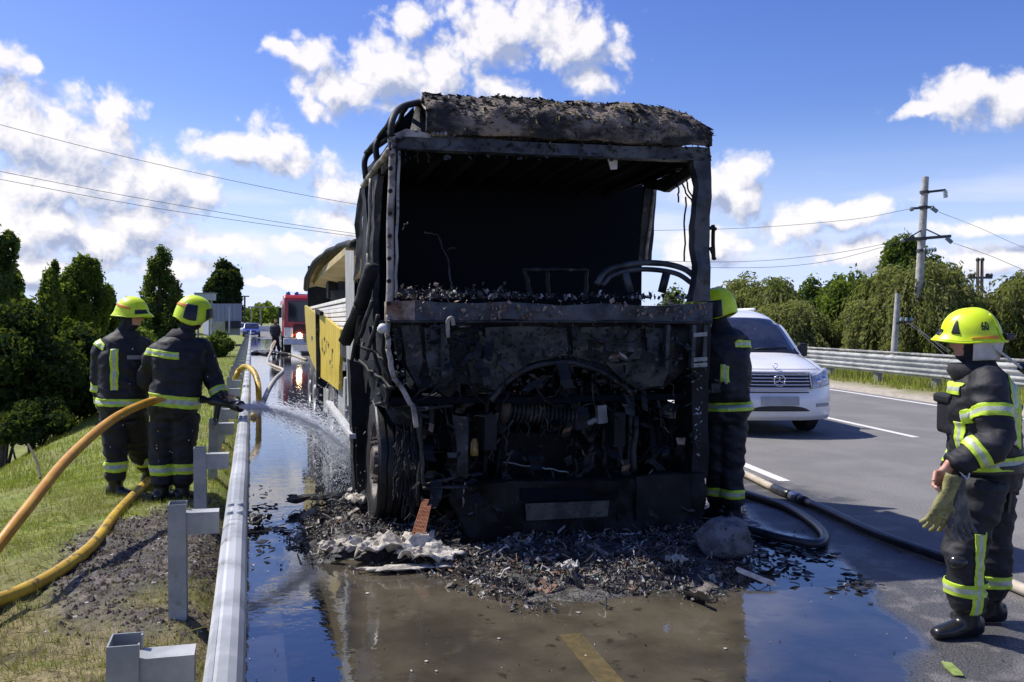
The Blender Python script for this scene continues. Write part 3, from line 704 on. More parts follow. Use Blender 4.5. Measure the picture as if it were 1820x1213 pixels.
tree_px('shrub', 'shrub at the foot of the left bank in the shade', 60, 700, 790, 70, 14.5, 12000, .04, LEAF_VDARK, base_z=-2.1, cat='shrub')
# far wood at the end of the road: one mass
def far_wood(name, x0, x1, y0, d, n, leaf, m):
    p = []
    for _ in range(n):
        px = gt.uniform(x0, x1); tp = y0 + 6 * math.sin(px * .09) + 3 * math.sin(px * .31 + 1); q = P(px, tp + (574 - tp) * gt.random() ** 1.3, d * gt.uniform(.92, 1.08)); p.append(tuple(q))
    p = np.array(p); nr = gt.normal(size=(n, 3)); nr /= np.linalg.norm(nr, axis=1, keepdims=True); v, f = leaf_quads(p, nr, leaf, gt)
    tag(npmesh(name, v, f, m, attrs={'tint': ('FACE', gt.random(n))}), kind='stuff')
far_wood('distant_wood', 380, 900, 546, 330, 14000, 1.0, LEAF_MID)
far_wood('distant_wood', -250, 380, 545, 260, 14000, 1.0, LEAF_MID)
far_wood('distant_wood', 1200, 2000, 540, 200, 16000, 0.8, LEAF_MID)
GW = 'willows beyond the right guardrail'; GR = 'dark trees behind the willows'
def willow_px(label, px, top, half, d, n, m=LEAF_WIL, leaf=.115):
    q = P(px, top, d); bz = -1.7; make_willow(label, (q.x, q.y, bz), q.z - bz, half * d / F_PX, n, m, gt, GW, leaf)
willow_px('yellow green willow right behind the white van roof', 1350, 490, 88, 50, 1900)
willow_px('willow with long trailing boughs left of the thin grey pole', 1395, 535, 64, 46, 1500)
willow_px('broad willow with trailing boughs around the foot of the big concrete pole', 1628, 470, 118, 44, 2800)
willow_px('willow beneath the wooden double pole, behind the numbered helmet', 1745, 520, 64, 46, 1500)
willow_px('willow at the right edge of the photo', 1850, 478, 90, 42, 2000)
tree_px('broadleaf_tree', 'dark tree between the van roof and the big willow, left one', 1440, 482, 660, 48, 58, 18000, .15, LEAF_DARK, group=GR, base_z=-1.7)
tree_px('broadleaf_tree', 'mid green tree just left of the thin grey pole', 1500, 490, 660, 58, 52, 22000, .14, LEAF_MID, group=GR, base_z=-1.7, lobes=20)
tree_px('broadleaf_tree', 'tallest dark tree on the right, directly behind the big concrete pole', 1612, 430, 640, 84, 62, 30000, .17, LEAF_DARK, group=GR, base_z=-1.7, lobes=22)
tree_px('broadleaf_tree', 'grey green tree showing beside the right windscreen pillar of the truck', 1300, 485, 640, 42, 60, 14000, .15, LEAF_MID, group=GR, base_z=-1.7)
tree_px('broadleaf_tree', 'small dark tree low behind the thin grey pole', 1545, 545, 665, 50, 55, 14000, .14, LEAF_DARK, group=GR, base_z=-1.7)
tree_px('broadleaf_tree', 'dark tree behind the willow at the right edge', 1790, 530, 665, 60, 60, 14000, .15, LEAF_DARK, group=GR, base_z=-1.7)
tree_px('broadleaf_tree', 'dark tree hidden mostly behind the burnt truck cab', 1210, 520, 665, 50, 60, 8000, .15, LEAF_DARK, group=GR, base_z=-1.7)

# ------------------------------------------------------------------ poles and wires
CONC = mat('pole_concrete', (0.30, 0.29, 0.27), (0.42, 0.41, 0.38), rough=0.85, scale=5, bump=0.1)
IRON = mat('dark_iron', (0.03, 0.03, 0.035), (0.06, 0.055, 0.05), rough=0.6, scale=8)
GLASSI = mat('insulator_glass', (0.25, 0.32, 0.33), rough=0.1)
WOODP = mat('pole_wood', (0.06, 0.045, 0.035), (0.11, 0.09, 0.07), rough=0.9, scale=4, stretch=(6, 6, .5))
def big_pole():
    d = 42.0; top, bot = P(1645, 315, d), P(1628, 600, d); base = Vector((bot.x, bot.y, -1.8))
    t = thing('utility_pole', 'tall concrete power pole with two crossarms rising out of the willow', 'utility pole', base)
    mb = MB(); mb.tube([bot + (bot - top) * .35, bot, top], [.24, .21, .15], 14); mb.build('pole', CONC, t, auto=40)
    s = d / F_PX
    def arm(a, b, w=.1, nm='crossarm'):
        mb = MB(); mb.bar(P(*a, d - .05), P(*b, d - .35), w); mb.build(nm, IRON, t)
    arm((1645, 342), (1681, 338)); arm((1622, 371), (1660, 368)); arm((1604, 427), (1690, 420), .13)
    for a, b in (((1640, 408), (1612, 425)), ((1646, 408), (1672, 420))):
        mb = MB(); mb.bar(P(*a, d - .1), P(*b, d - .2), .05); mb.build('brace', IRON, t)
    for (x, y, x2, y2) in ((1680, 339, 1681, 352), (1655, 369, 1666, 377), (1682, 423, 1692, 432), (1622, 371, 1618, 373), (1605, 427, 1602, 429), (1640, 445, 1665, 444)):
        mb = MB(); a, b = P(x, y, d - .35), P(x2, y2, d - .35)
        for k in range(5):
            c = a.lerp(b, (k + .5) / 5); mb.lathe(c, b - a, [(0.02, -.03), (.11, -.02), (.09, .02), (.02, .03)], 10)
        mb.build('insulator', GLASSI, t, smooth=True)
    for y in (342, 369, 425, 446):
        q = P(1645 - (y - 315) * .06, y, d); mb = MB(); mb.tube([q - V3(0, 0, .06), q + V3(0, 0, .06)], .22, 12); mb.build('band', IRON, t)
big_pole()
def thin_pole():
    d = 34.0; a, b = P(1596, 522, d), P(1588, 640, d)
    t = thing('utility_pole', 'thin grey concrete pole in front of the willow, wires anchored low', 'utility pole', (b.x, b.y, 0))
    mb = MB(); mb.tube([b + (b - a) * .3, a], [.14, .10], 10); mb.build('pole', CONC, t, auto=40)
    mb = MB(); mb.bar(P(1594, 575, d - .1), P(1622, 572, d - .3), .07); mb.build('crossarm', IRON, t)
    for k in range(3):
        mb = MB(); mb.lathe(P(1602 + 9 * k, 568, d - .2), (0, 0, 1), [(0, -.06), (.07, -.05), (.05, .06), (0, .08)], 8); mb.build('insulator', GLASSI, t)
    for k, (x, y) in enumerate(((1690, 625), (1680, 632), (1700, 640))):
        mb = MB(); mb.tube([P(1612 + 4 * k, 574, d - .3), P(x, y, d - 6)], .012, 5); mb.build('stay_wire', IRON, t)
thin_pole()
def double_pole():
    d = 70.0; b = P(1740, 600, d)
    t = thing('utility_pole', 'dark wooden double pole with one crossarm above the numbered helmet', 'utility pole', (b.x, b.y, -1.8))
    for x in (1738, 1745.5):
        mb = MB(); mb.tube([P(x - 2, 640, d), P(x, 463, d)], [.14, .11], 8); mb.build('pole', WOODP, t, smooth=True)
    mb = MB(); mb.bar(P(1721, 494, d), P(1763, 494, d), .16); mb.build('crossarm', IRON, t)
    for k in range(4):
        y = 505 + k * 16; mb = MB(); mb.bar(P(1738, y, d), P(1745, y + 14, d), .08); mb.build('brace', WOODP, t)
    for x, y in ((1724, 490), (1730, 490), (1755, 490), (1761, 490), (1738, 462), (1746, 462)):
        mb = MB(); mb.lathe(P(x, y, d), (0, 0, 1), [(0, -.1), (.14, -.1), (.16, .05), (.08, .16), (0, .16)], 8); mb.build('insulator', IRON, t)
double_pole()
def wire(pts, label, r=.010):
    q = spline([P(x, y, d) for x, y, d in pts], 10); mb = MB(); mb.tube(q, r, 5)
    tag(mb.build('power_line', IRON), label, 'power line', 'power lines')
wire([(-250, 150, 30), (0, 222, 33), (300, 297, 36), (625, 362, 38), (950, 405, 40), (1265, 408, 41), (1500, 392, 42), (1622, 371, 42)], 'topmost power line crossing the left sky down to the truck roof')
wire([(-250, 250, 30), (0, 305, 33), (300, 362, 36), (620, 414, 38), (950, 452, 40), (1265, 466, 41), (1450, 455, 42), (1604, 428, 42)], 'upper one of the two close power lines over the left trees')
wire([(-250, 268, 30.5), (0, 319, 33.5), (300, 374, 36.5), (620, 419, 38), (950, 460, 40), (1265, 476, 41), (1450, 468, 42), (1604, 430, 41.6)], 'lower one of the two close power lines over the left trees')
wire([(1668, 377, 42), (1740, 405, 40), (1820, 440, 38), (1950, 480, 35)], 'power line leaving the concrete pole towards the right edge')
wire([(1694, 432, 42), (1760, 455, 40), (1850, 492, 37), (1950, 520, 35)], 'low power line right of the concrete pole crossarm', .013)

# ------------------------------------------------------------------ buildings and things far down the road
SHED = mat('shed_wall', (0.20, 0.23, 0.31), (0.25, 0.28, 0.36), rough=0.7, scale=2, stretch=(3, 3, .3))
SHEDR = mat('roof_sheet', (0.42, 0.45, 0.47), rough=0.6)
DARKV = mat('dark_opening', (0.02, 0.02, 0.03), rough=0.8)
def boxb(mb, px0, px1, pt, pb, d, depth, mi=0):
    a, b, c, e = P(px0, pt, d), P(px1, pt, d), P(px1, pb, d), P(px0, pb, d); fwd = Vector((cf.x, cf.y, 0)).normalized(); mb.plate([a, b, c, e], fwd * depth, mi)
def shed():
    d = 58.0; q = P(400, 570, d); t = thing('shed', 'blue grey metal shed beyond the right hand helmet of the left pair', 'shed', (q.x, q.y, -1))
    for k in range(8):
        mb = MB(); x0 = 371 + k * 7.1; boxb(mb, x0, x0 + 6.8, 540, 572, d, .25); mb.build('wall_panel', SHED, t)
    mb = MB(); boxb(mb, 372, 400, 572, 590, d, .3); mb.build('plinth', mat('shed_plinth', (.3, .29, .2), (.36, .35, .26), scale=2), t)
    mb = MB(); boxb(mb, 402, 426, 571, 584, d - .1, .3); mb.build('doorway', DARKV, t)
    mb = MB(); a, b = P(371, 541, d + .3), P(427, 541, d + .3); mb.plate([a, b, V3(b.x - .6, b.y + 5, b.z), V3(a.x - .6, a.y + 5, a.z)], V3(0, 0, -2.0)); mb.build('shed_body', SHED, t)
    mb = MB(); boxb(mb, 406, 408, 545, 592, d - 1, .12); mb.build('drain_pipe', SHEDR, t)
shed()
def board():
    d = 50.0; q = P(362, 560, d); t = thing('roofed_board', 'pale flat box sign above the right yellow helmet of the left pair', 'sign', (q.x, q.y, -1))
    mb = MB(); boxb(mb, 345, 379, 522, 534, d, .5); mb.build('panel', SHEDR, t, bevel=.02)
    mb = MB(); boxb(mb, 344, 380, 520.5, 522, d - .05, .6); mb.build('cap', GALVD, t)
    for x in (352, 376):
        mb = MB(); mb.tube([P(x, 534.5, d + .2), P(x, 600, d + .2)], .06, 8); mb.build('post', GALVD, t)
board()
pm_ = mat('path_concrete', (0.42, 0.37, 0.33), (0.52, 0.47, 0.43), rough=0.9, scale=3)
a_, b_, c_, e_ = G(362, 612, -.75), G(366, 626, -.75), G(428, 588, -.75), G(424, 584, -.75)
mb = MB(); mb.plate([a_ + V3(0, 0, .3), b_ + V3(0, 0, .3), c_ + V3(0, 0, .3), e_ + V3(0, 0, .3)], (0, 0, -.8)); tag(mb.build('path', pm_), kind='structure')
for k, x in enumerate((435, 377)):
    d = (95, 40)[k]; q = P(x, 560, d); t = thing('lamp_post', ('thin dark post beside the round dark tree at the road end', 'pale thin post in front of the shed shrubs')[k], 'post', (q.x, q.y, -1))
    mb = MB(); mb.tube([P(x, (528, 566)[k], d), P(x, (585, 602)[k], d)], (.09, .05)[k], 8); mb.build('post', (IRON, GALV)[k], t)
    mb = MB(); mb.box(P(x, (527, 565)[k], d), ((.9, .25, .12), (.12, .12, .06))[k]); mb.build('cap', IRON, t)
BARR = mat('barrier_concrete', (.5, .5, .48), (.6, .6, .58), scale=1)
a_, b_ = P(455, 576, 150), P(545, 576, 150)
mb = MB(); mb.bar(V3(a_.x, a_.y, .45), V3(b_.x, b_.y, .45), .4, .9); tag(mb.build('concrete_barrier', BARR, bevel=.05), 'pale low concrete barrier across the far end of the road', 'barrier')
t = thing('road_gantry', 'slender grey sign gantry over the far end of the road', 'gantry', tuple(P(462, 575, 180)))
for x in (447, 463):
    mb = MB(); mb.tube([P(x, 545, 180), P(x, 578, 180)], .12, 8); mb.build('post', GALVD, t)
mb = MB(); mb.bar(P(441, 546, 180), P(480, 546, 180), .25); mb.build('beam', GALVD, t)
# dry stalk on the bank
mb = MB(); q0, q1 = P(72, 850, 8.6), P(50, 790, 9.0); mb.tube(spline([q0, q0.lerp(q1, .5) + V3(.02, 0, 0), q1], 4), [.012] * 9, 6)
tag(mb.build('wooden_stake', BARK), 'thin dark stake leaning on the grassy bank at the left', 'stake')

# ------------------------------------------------------------------ burnt truck
TY0 = 6.3; TP0 = PY(690, 560, TY0); TP0.z = 0; TA = R(1.0)
TU = Vector((math.cos(TA), -math.sin(TA), 0)); TV = Vector((math.sin(TA), math.cos(TA), 0)); ZU = V3(0, 0, 1)
def T(px, py, v=0.0):
    d = ray(px, py); return EYE + d * (((TP0 - EYE).dot(TV) + v) / d.dot(TV))
def L(u, v, z): return TP0 + TU * u + TV * v + ZU * z
TRW = 2.5
truck = thing('burnt_truck', 'burnt out black truck standing in the puddle, cab without windows', 'truck', L(1.25, 1.0, 0))
def part(name, mb, m, parent=None, **k): return mb.build(name, m, parent or truck, **k)
def bars(name, segs, m, w=.04, parent=None, amp=0.012, smooth=True, r=None):
    mb = MB()
    for i, (a, b) in enumerate(segs):
        mb.tube(bent(a, b, w, w, amp, 7, i * 1.7 + len(name)), r or w / 2, 6)
    return part(name, mb, m, parent, smooth=smooth)
def crumple(pts, th, m, name, parent=None, n=3, amp=.012):
    """plate cut finer and dented by heat"""
    bm = bmesh.new(); vs = [bm.verts.new(p) for p in pts]; f = bm.faces.new(vs)
    r = bmesh.ops.extrude_face_region(bm, geom=[f]); ev = [g for g in r['geom'] if isinstance(g, bmesh.types.BMVert)]
    bmesh.ops.translate(bm, verts=ev, vec=th)
    bmesh.ops.triangulate(bm, faces=bm.faces)
    for _ in range(n): bmesh.ops.subdivide_edges(bm, edges=[e for e in bm.edges if e.calc_length() > .07], cuts=1, use_grid_fill=True)
    tn = Vector(th).normalized()
    for v in bm.verts:
        v.co += tn * (nz(v.co, 3.1) * amp * 2 + nz(v.co, 9.0) * amp) + Vector((nz(v.co, 6), nz(v.co + V3(9, 2, 1), 6), nz(v.co + V3(1, 8, 3), 6))) * amp * .5
    vv = [tuple(v.co) for v in bm.verts]; bm.verts.index_update(); ff = [tuple(v.index for v in f.verts) for f in bm.faces]; bm.free()
    return link(name, vv, ff, m, parent or truck, auto=30)
def flake_field(n, fn, size, g, curl=.4):
    vs, fs = [], []
    for i in range(n):
        p, sc = fn(g); l = size * g.uniform(.4, 1.6) * sc; a = Vector(g.normal(size=3)).normalized(); b = a.orthogonal().normalized(); b = (b + a.cross(b) * g.normal()).normalized(); c = a.cross(b); w = g.uniform(.25, .9); o = len(vs)
        cu_ = c * (l * curl * g.normal())
        vs += [p - a * l - b * l * w, p + a * l * .9 - b * l * w * .8, p + a * l + b * l * w, p - a * l * .8 + b * l * w * .9, p + cu_]
        fs += [(o, o + 1, o + 4), (o + 1, o + 2, o + 4), (o + 2, o + 3, o + 4), (o + 3, o, o + 4)]
    return vs, fs
# windscreen frame
def pillar_plate(pts, m, name='pillar', th=.09, amp=.006): return crumple(pts, TV * th, m, name, amp=amp)
mb = MB(); mb.tube(bent(T(699, 246, .03), T(691, 570, .03), .05, .05, .012, 12, 4.2), .027, 10); part('pillar', mb, ASHM, smooth=True)
mb = MB()
for k in range(7): mb.lathe(T(694 - k * .6, 300 + k * 40, .0), TV, [(0, -.02), (.016, -.02), (.016, .01), (0, .01)], 6)
tag(part('pillar_bolts', mb, BURNT), kind='stuff')
bars('pillar_trim', [(T(709, 268, .01), T(706, 400, .01)), (T(706, 400, .01), T(703, 530, .01))], GALVD, .022)
pillar_plate([T(1233, 286), T(1264, 284), T(1263, 420), T(1262, 536), T(1232, 536), T(1240, 470), T(1235, 400), T(1242, 330)], BLUEST, th=.10, amp=.016)
bars('pillar_trim', [(T(1267, 400, .05), T(1268, 462, .05)), (T(1262, 405, .02), T(1271, 408, .02)), (T(1263, 440, 0), T(1270, 462, 0))], BURNT, .03)
crumple([T(691, 243), T(720, 232), T(762, 240), T(900, 250), T(1080, 258), T(1262, 263), T(1265, 286), T(1080, 279), T(900, 272), T(760, 266), T(712, 263), T(692, 268)], TV * .10, BLUEST, 'header_rail', amp=.014)
crumple([T(692, 241, -.004), T(722, 229, -.004), T(766, 238, -.004), T(766, 246, -.012), T(722, 242, -.012), T(693, 252, -.012)], TV * .05, ASHM, 'header_lip', amp=.01)
# lower windscreen rail: two metals
crumple([T(687, 536), T(738, 534), T(738, 570), T(687, 571)], TV * .12, RUSTY, 'cowl_panel', amp=.005)
crumple([T(739, 534), T(820, 539), T(900, 537), T(990, 543), T(1080, 541), T(1180, 544), T(1266, 538), T(1267, 571), T(1190, 575), T(1080, 569), T(1000, 574), T(900, 567), T(820, 573), T(739, 569)], TV * .12, BLUEST, 'cowl_panel', amp=.017)
bars('cowl_lip', [(T(688, 572, -.02), T(960, 572, -.02)), (T(960, 572, -.02), T(1266, 573, -.02))], BURNTG, .022)
# roof: curved front shell running back over the cab
def roof_fn(s, t):
    x = 757 + (1264 - 757) * s; a = T(x, 236 + 25 * s, -.01)
    yt = 182 + 17 * s + (max(0, s - .82) / .18) ** 2 * 46; xt = 746 + (1252 - 746) * s
    b = T(xt, yt, .42); b.z = max(b.z, a.z + .03)
    if t < .5:
        k = t / .5 * math.pi / 2; p = Vector((a.x + (b.x - a.x) * (1 - math.cos(k)), a.y + (b.y - a.y) * (1 - math.cos(k)), a.z + (b.z - a.z) * math.sin(k)))
    else:
        k = (t - .5) / .5; p = b + TV * (1.5 * k) - ZU * (.10 * k * k)
    w = .045 * nz(p, 1.5) + .030 * (1 - 2.2 * abs(nz(p + V3(1, 7, 2), 3.1))) + .016 * nz(p + V3(3, 1, 2), 11) + .010 * nz(p, 26)
    if t < .12: w *= .35 + t * 5; p = p - ZU * (.02 * max(0, nz(p, 6)))
    return p + (ZU - TV).normalized() * w
mb = MB(); mb.grid(roof_fn, 120, 60); part('roof', mb, ROOFM, smooth=True, solid=.025)
g2 = np.random.default_rng(3); mb = MB()
for _ in range(900):                       # charred lining that hangs in flakes from the roof shell
    s, t = g2.random(), g2.random() ** .8 * .6; p = roof_fn(s, t); n = 3; a = g2.uniform(0, 6.28); l = g2.uniform(.015, .05)
    q = [p + Vector((math.cos(a + k * 2.1) * l, math.sin(a + k * 2.1) * l * .7, abs(g2.normal(0, .014)))) for k in range(3)]; mb.add(q, [(0, 1, 2)])
tag(part('roof_flakes', mb, ROOFM), kind='stuff')
for n_f, col_, sz in ((420, ((.10, .09, .018), (.2, .17, .04)), .02), (500, ((.012, .011, .01), (.03, .027, .024)), .024), (260, ((.3, .25, .19), (.42, .36, .28)), .018)):
    v, f = flake_field(n_f, lambda g: ((lambda s, t: roof_fn(s, t))(min(.99, abs(g.normal(.55 if n_f == 420 else g.random(), .2))), g.random() * .55), 1), sz, g2, .3); tag(link('roof_flakes', v, f, mat('roof_flake', *col_, rough=.9, scale=14) if False else mat('roof_flake_%d' % n_f, *col_, rough=.9, scale=14), truck), kind='stuff')
mb = MB()
for k in range(4):                         # folded layers at the torn left edge of the shell
    o = k * 7; pts = spline([T(749 + o, 182 + k, .40), T(762 + o, 200, .25), T(772 + o, 222, .08), T(770 + o, 240, -.03)], 5); mb.tube(pts, .016, 6)
part('roof_edge_fold', mb, ASHM, smooth=True)
bars('roof_underlining', [(T(720 + 60 * k, 285, .2), L(.2 + .26 * k, 1.8, 2.86)) for k in range(9)], SOOT, .05)
# bare hoops on the left of the roof
HO = [spline([T(694, 245, .02), T(697, 215, .06), T(712, 192, .22), T(745, 182, .40)], 6),
      spline([T(672, 300, .6), T(668, 262, .62), T(676, 245, .66), T(700, 232, .72)], 6),
      spline([T(650, 318, 1.3), T(648, 288, 1.3), T(658, 270, 1.3), T(690, 246, 1.2)], 6)]
for h in HO:
    mb = MB(); mb.tube(h, .025, 7); part('roof_hoop', mb, BURNTG, smooth=True)
bars('roof_rail', [(T(692, 268, .03), T(668, 300, .7)), (T(668, 300, .7), T(645, 330, 1.5))], ASHM, .055)
bars('roof_rail', [(T(704, 198, .15), T(672, 248, .66)), (T(672, 248, .66), T(650, 272, 1.3)), (T(725, 186, .3), T(700, 232, .7)), (T(745, 184, .42), L(.55, 1.7, 3.0))], BURNT, .04)
crumple([T(740, 186, .45), T(756, 190, .47), T(762, 236, .2), T(728, 236, .25)], TV * .03, BURNT, 'roof_gusset')
crumple([T(690, 236, .75), T(735, 190, .55), T(740, 236, .6), T(700, 262, .8)], TV * .02, SOOT, 'roof_gusset')
# cab back wall, floor, left side with its two window posts
WX = (T(1142, 400, 1.95) - TP0).dot(TU)
crumple([L(.02, 1.95, .9), L(WX, 1.95, .9), L(WX, 1.95, 3.12), L(.02, 1.95, 2.98)], TV * .05, SOOT, 'rear_wall', n=2)
crumple([L(WX, 1.95, .9), L(2.5, 1.95, .9), L(2.5, 1.95, 1.68), L(WX, 1.95, 1.68)], TV * .05, SOOT, 'rear_wall', n=2)
crumple([L(.02, .10, 2.88), L(2.48, .10, 2.98), L(2.48, 2.0, 2.97), L(.02, 2.0, 2.88)], ZU * .03, SOOT, 'headliner', n=2)
crumple([L(2.46, .12, 2.88), L(2.46, 1.98, 2.92), L(2.46, 1.98, 3.12), L(2.46, .12, 2.95)], TU * .03, BURNT, 'roof_side', n=2)
crumple([L(.03, .15, 2.74), L(.03, 1.98, 2.76), L(.03, 1.98, 3.0), L(.03, .15, 2.88)], TU * .03, BURNT, 'roof_side', n=2)
crumple([L(.04, .12, 1.02), L(2.46, .12, 1.02), L(2.46, 1.94, 1.02), L(.04, 1.94, 1.02)], ZU * .05, SOOT, 'cab_floor', n=2)
crumple([T(672, 296, .75), T(660, 318, .95), T(650, 440, .98), T(652, 580, .98), T(664, 580, .8), T(662, 440, .78)], TU * .05, BURNTG, 'door_post')
bars('door_post', [(T(659, 318, .9), T(654, 450, .93)), (T(654, 450, .93), T(656, 560, .93))], ASHM, .03)
crumple([L(0, 1.25, 1.0), L(0, 1.98, 1.0), L(0, 1.98, 2.78), L(0, 1.62, 2.80), L(0, 1.45, 2.2)], TU * .04, BURNT, 'side_panel', amp=.02)
crumple([T(640, 335, 1.95), T(648, 330, 1.9), T(640, 480, 1.95), T(628, 500, 2.0), T(634, 430, 2.0), T(629, 400, 2.0)], TV * .03, BURNTG, 'torn_skin', amp=.02)
crumple([L(.0, .12, .98), L(.0, 1.1, .98), L(.0, 1.1, 1.5), L(.0, .5, 1.62), L(.0, .12, 1.66)], TU * .03, BURNT, 'door_skin', amp=.03)
bars('hanging_strip', [(T(663, 470, .5), T(640, 545, .6)), (T(640, 545, .6), T(614, 606, .9))], BURNT, .12)
bars('hanging_strip', [(T(662, 535, .3), T(640, 600, .4)), (T(672, 560, .2), T(650, 640, .3)), (T(650, 520, .6), T(636, 610, .7)), (T(640, 560, .6), T(626, 640, .9))], BURNTG, .035)
bars('hanging_strip', [(T(690, 560), T(689, 620)), (T(689, 620), T(700, 672)), (T(700, 672), T(735, 722)), (T(735, 722, -.02), T(740, 760, -.02))], ASHM, .04)
bars('cable', [(T(646, 610, .3), T(686, 650, .1)), (T(640, 640, .5), T(690, 700, .05)), (T(664, 580, .3), T(672, 690, .2)), (T(655, 660, .3), T(700, 690, .0))], BURNT, .028, amp=.05)
mb = MB(); mb.lathe(T(679, 585, -.05), (0.2, -1, .3), [(0, -.02), (.03, -.02), (.035, .02), (.02, .04), (0, .045)], 14); part('melted_mirror', mb, mat('pale_melt', (.5, .5, .48), (.65, .65, .64), rough=.4, scale=12), smooth=True)  # pale blob left of the melted mirror
# right side: open door frame against the sky
crumple([T(1147, 330, 1.35), T(1167, 334, 1.35), T(1158, 465, 1.35), T(1135, 465, 1.35)], TV * .05, BURNTG, 'door_post')
bars('door_post', [(T(1163, 336, 1.33), T(1148, 462, 1.33))], ASHM, .03)
bars('roof_rail', [(T(1238, 296, .1), T(1186, 333, .8)), (T(1186, 333, .8), T(1150, 326, 1.3))], BURNT, .10)
bars('roof_rail', [(T(1232, 288, .1), T(1150, 305, 1.35)), (T(1205, 312, .5), T(1168, 327, 1.0))], BURNT, .07)
bars('cable', [(T(1203, 316, .4), T(1206, 360, .35)), (T(1213, 325, .4), T(1231, 368, .2)), (T(1220, 320, .35), T(1229, 360, .2)), (T(1218, 350, .3), T(1216, 465, .3))], SOOT, .014, amp=.03)
crumple([L(2.48, .1, 1.0), L(2.48, 1.9, 1.0), L(2.48, 1.9, 1.66), L(2.48, .1, 1.72)], TU * .03, BURNT, 'door_skin', amp=.02)
mb = MB(); mb.plate([T(1079, 279, .12), T(1098, 280, .12), T(1097, 301, .12), T(1086, 302, .12)], TV * .01); part('sky_gap_plate', mb, mat('sky_gap_pale', (.42, .40, .36), (.55, .53, .5), rough=.8, scale=20))  # pale plate put in for a roof gap where sky shows
# dashboard remains
mb = MB(); mb.tube(spline([T(1060, 506, .22), T(1078, 482, .25), T(1120, 470, .3), T(1170, 468, .3), T(1215, 478, .25), T(1243, 500, .22)], 6), .024, 10); mb.tube(spline([T(1070, 507, .25), T(1092, 488, .3), T(1140, 479, .32), T(1200, 486, .28), T(1235, 508, .22)], 6), .02, 8)
mb.bar(T(1110, 484, .3), T(1120, 520, .3), .05); mb.bar(T(1185, 484, .3), T(1176, 520, .3), .05); part('steering_wheel', mb, BLUEST, smooth=True)
bars('seat_frame', [(T(930, 480, .9), T(1045, 480, .9)), (T(932, 480, .9), T(945, 530, .9)), (T(1043, 480, .9), T(1040, 530, .9)), (T(972, 482, .9), T(975, 530, .9))], BURNTG, .04)
crumple([L(.1, .14, 1.5), L(2.4, .14, 1.5), L(2.4, .6, 1.66), L(.1, .6, 1.66)], ZU * .06, BURNT, 'dashboard', amp=.03)
bars('cable', [(T(755, 412, .5), T(780, 420, .5)), (T(780, 420, .5), T(798, 470, .4)), (T(798, 470, .4), T(803, 520, .3)), (T(795, 445, .4), T(810, 440, .4)), (T(745, 258, .2), T(742, 290, .2)), (T(760, 265, .2), T(764, 290, .2)), (T(725, 395, .4), T(716, 410, .4)), (T(1095, 470, .9), T(1075, 500, .8))], BURNTG, .012, amp=.02)
# ash on the dashboard
PALEASH = mat('pale_ash', (.16, .155, .15), (.5, .49, .47), rough=.9, scale=9)
def dash_pt(g):
    x = g.uniform(708, 940) if g.random() < .75 else g.uniform(940, 1230); q = T(x, 530 - abs(g.normal(0, 5)) * (1.6 if x < 900 else .8), g.uniform(.0, .3)); return q, 1.0
for nm, n, m in (('ash_and_glint_flakes', 500, BURNTG), ('ash_and_glint_flakes', 130, PALEASH), ('ash_and_glint_flakes', 60, RUSTY)):
    v, f = flake_field(n, dash_pt, .016, g2); tag(link(nm, v, f, m, truck), kind='stuff')
# front skin with the arched cut over the engine
FRONT = [(697, 574), (1254, 574), (1252, 640), (1226, 655), (1180, 690), (1132, 694), (1108, 682), (1080, 662), (1040, 648), (1000, 641), (950, 646), (912, 668), (884, 700), (860, 700), (840, 690), (822, 680), (800, 705), (770, 690), (742, 690), (722, 655), (702, 630)]
crumple([T(x, y, .06) for x, y in FRONT], TV * .03, BURNT, 'front_panel', amp=.03)
def skin(pts, m, name='front_patch', v=.03, th=.02, amp=.015): return crumple([T(x, y, v) for x, y in pts], TV * th, m, name, amp=amp)
PATCH = mat('scorched_paint', (0.009, 0.0095, 0.009), (0.065, 0.064, 0.056), rough=.65, scale=4.0, bump=.35, bscale=26, spec=.3, c3=(0.11, 0.095, 0.078), lo=.38, hi=.62)
skin([(862, 582), (940, 580), (1008, 583), (1010, 632), (960, 640), (915, 655), (870, 664), (862, 620)], PATCH)
skin([(1016, 582), (1100, 581), (1140, 584), (1143, 640), (1100, 655), (1060, 645), (1018, 634)], PATCH)
skin([(830, 640), (900, 634), (950, 640), (912, 664), (886, 696), (862, 690), (840, 682)], PATCH, v=.02)
skin([(1062, 632), (1145, 622), (1190, 640), (1178, 686), (1130, 690), (1108, 676)], PATCH, v=.02)
skin([(1150, 582), (1180, 584), (1182, 640), (1152, 640)], BLUEST)
skin([(712, 580), (745, 578), (752, 640), (742, 686), (724, 650)], BURNTG, v=.02)
skin([(755, 584), (790, 580), (800, 640), (795, 690), (770, 686), (758, 640)], BLUEST, v=.035)
mb = MB(); mb.tube(spline([T(872, 712, .02), T(905, 676, .02), T(948, 652, .02), T(1000, 645, .02), T(1050, 654, .02), T(1090, 674, .02), T(1122, 698, .02)], 6), .022, 7); part('arch_flange', mb, BURNTG, smooth=True)
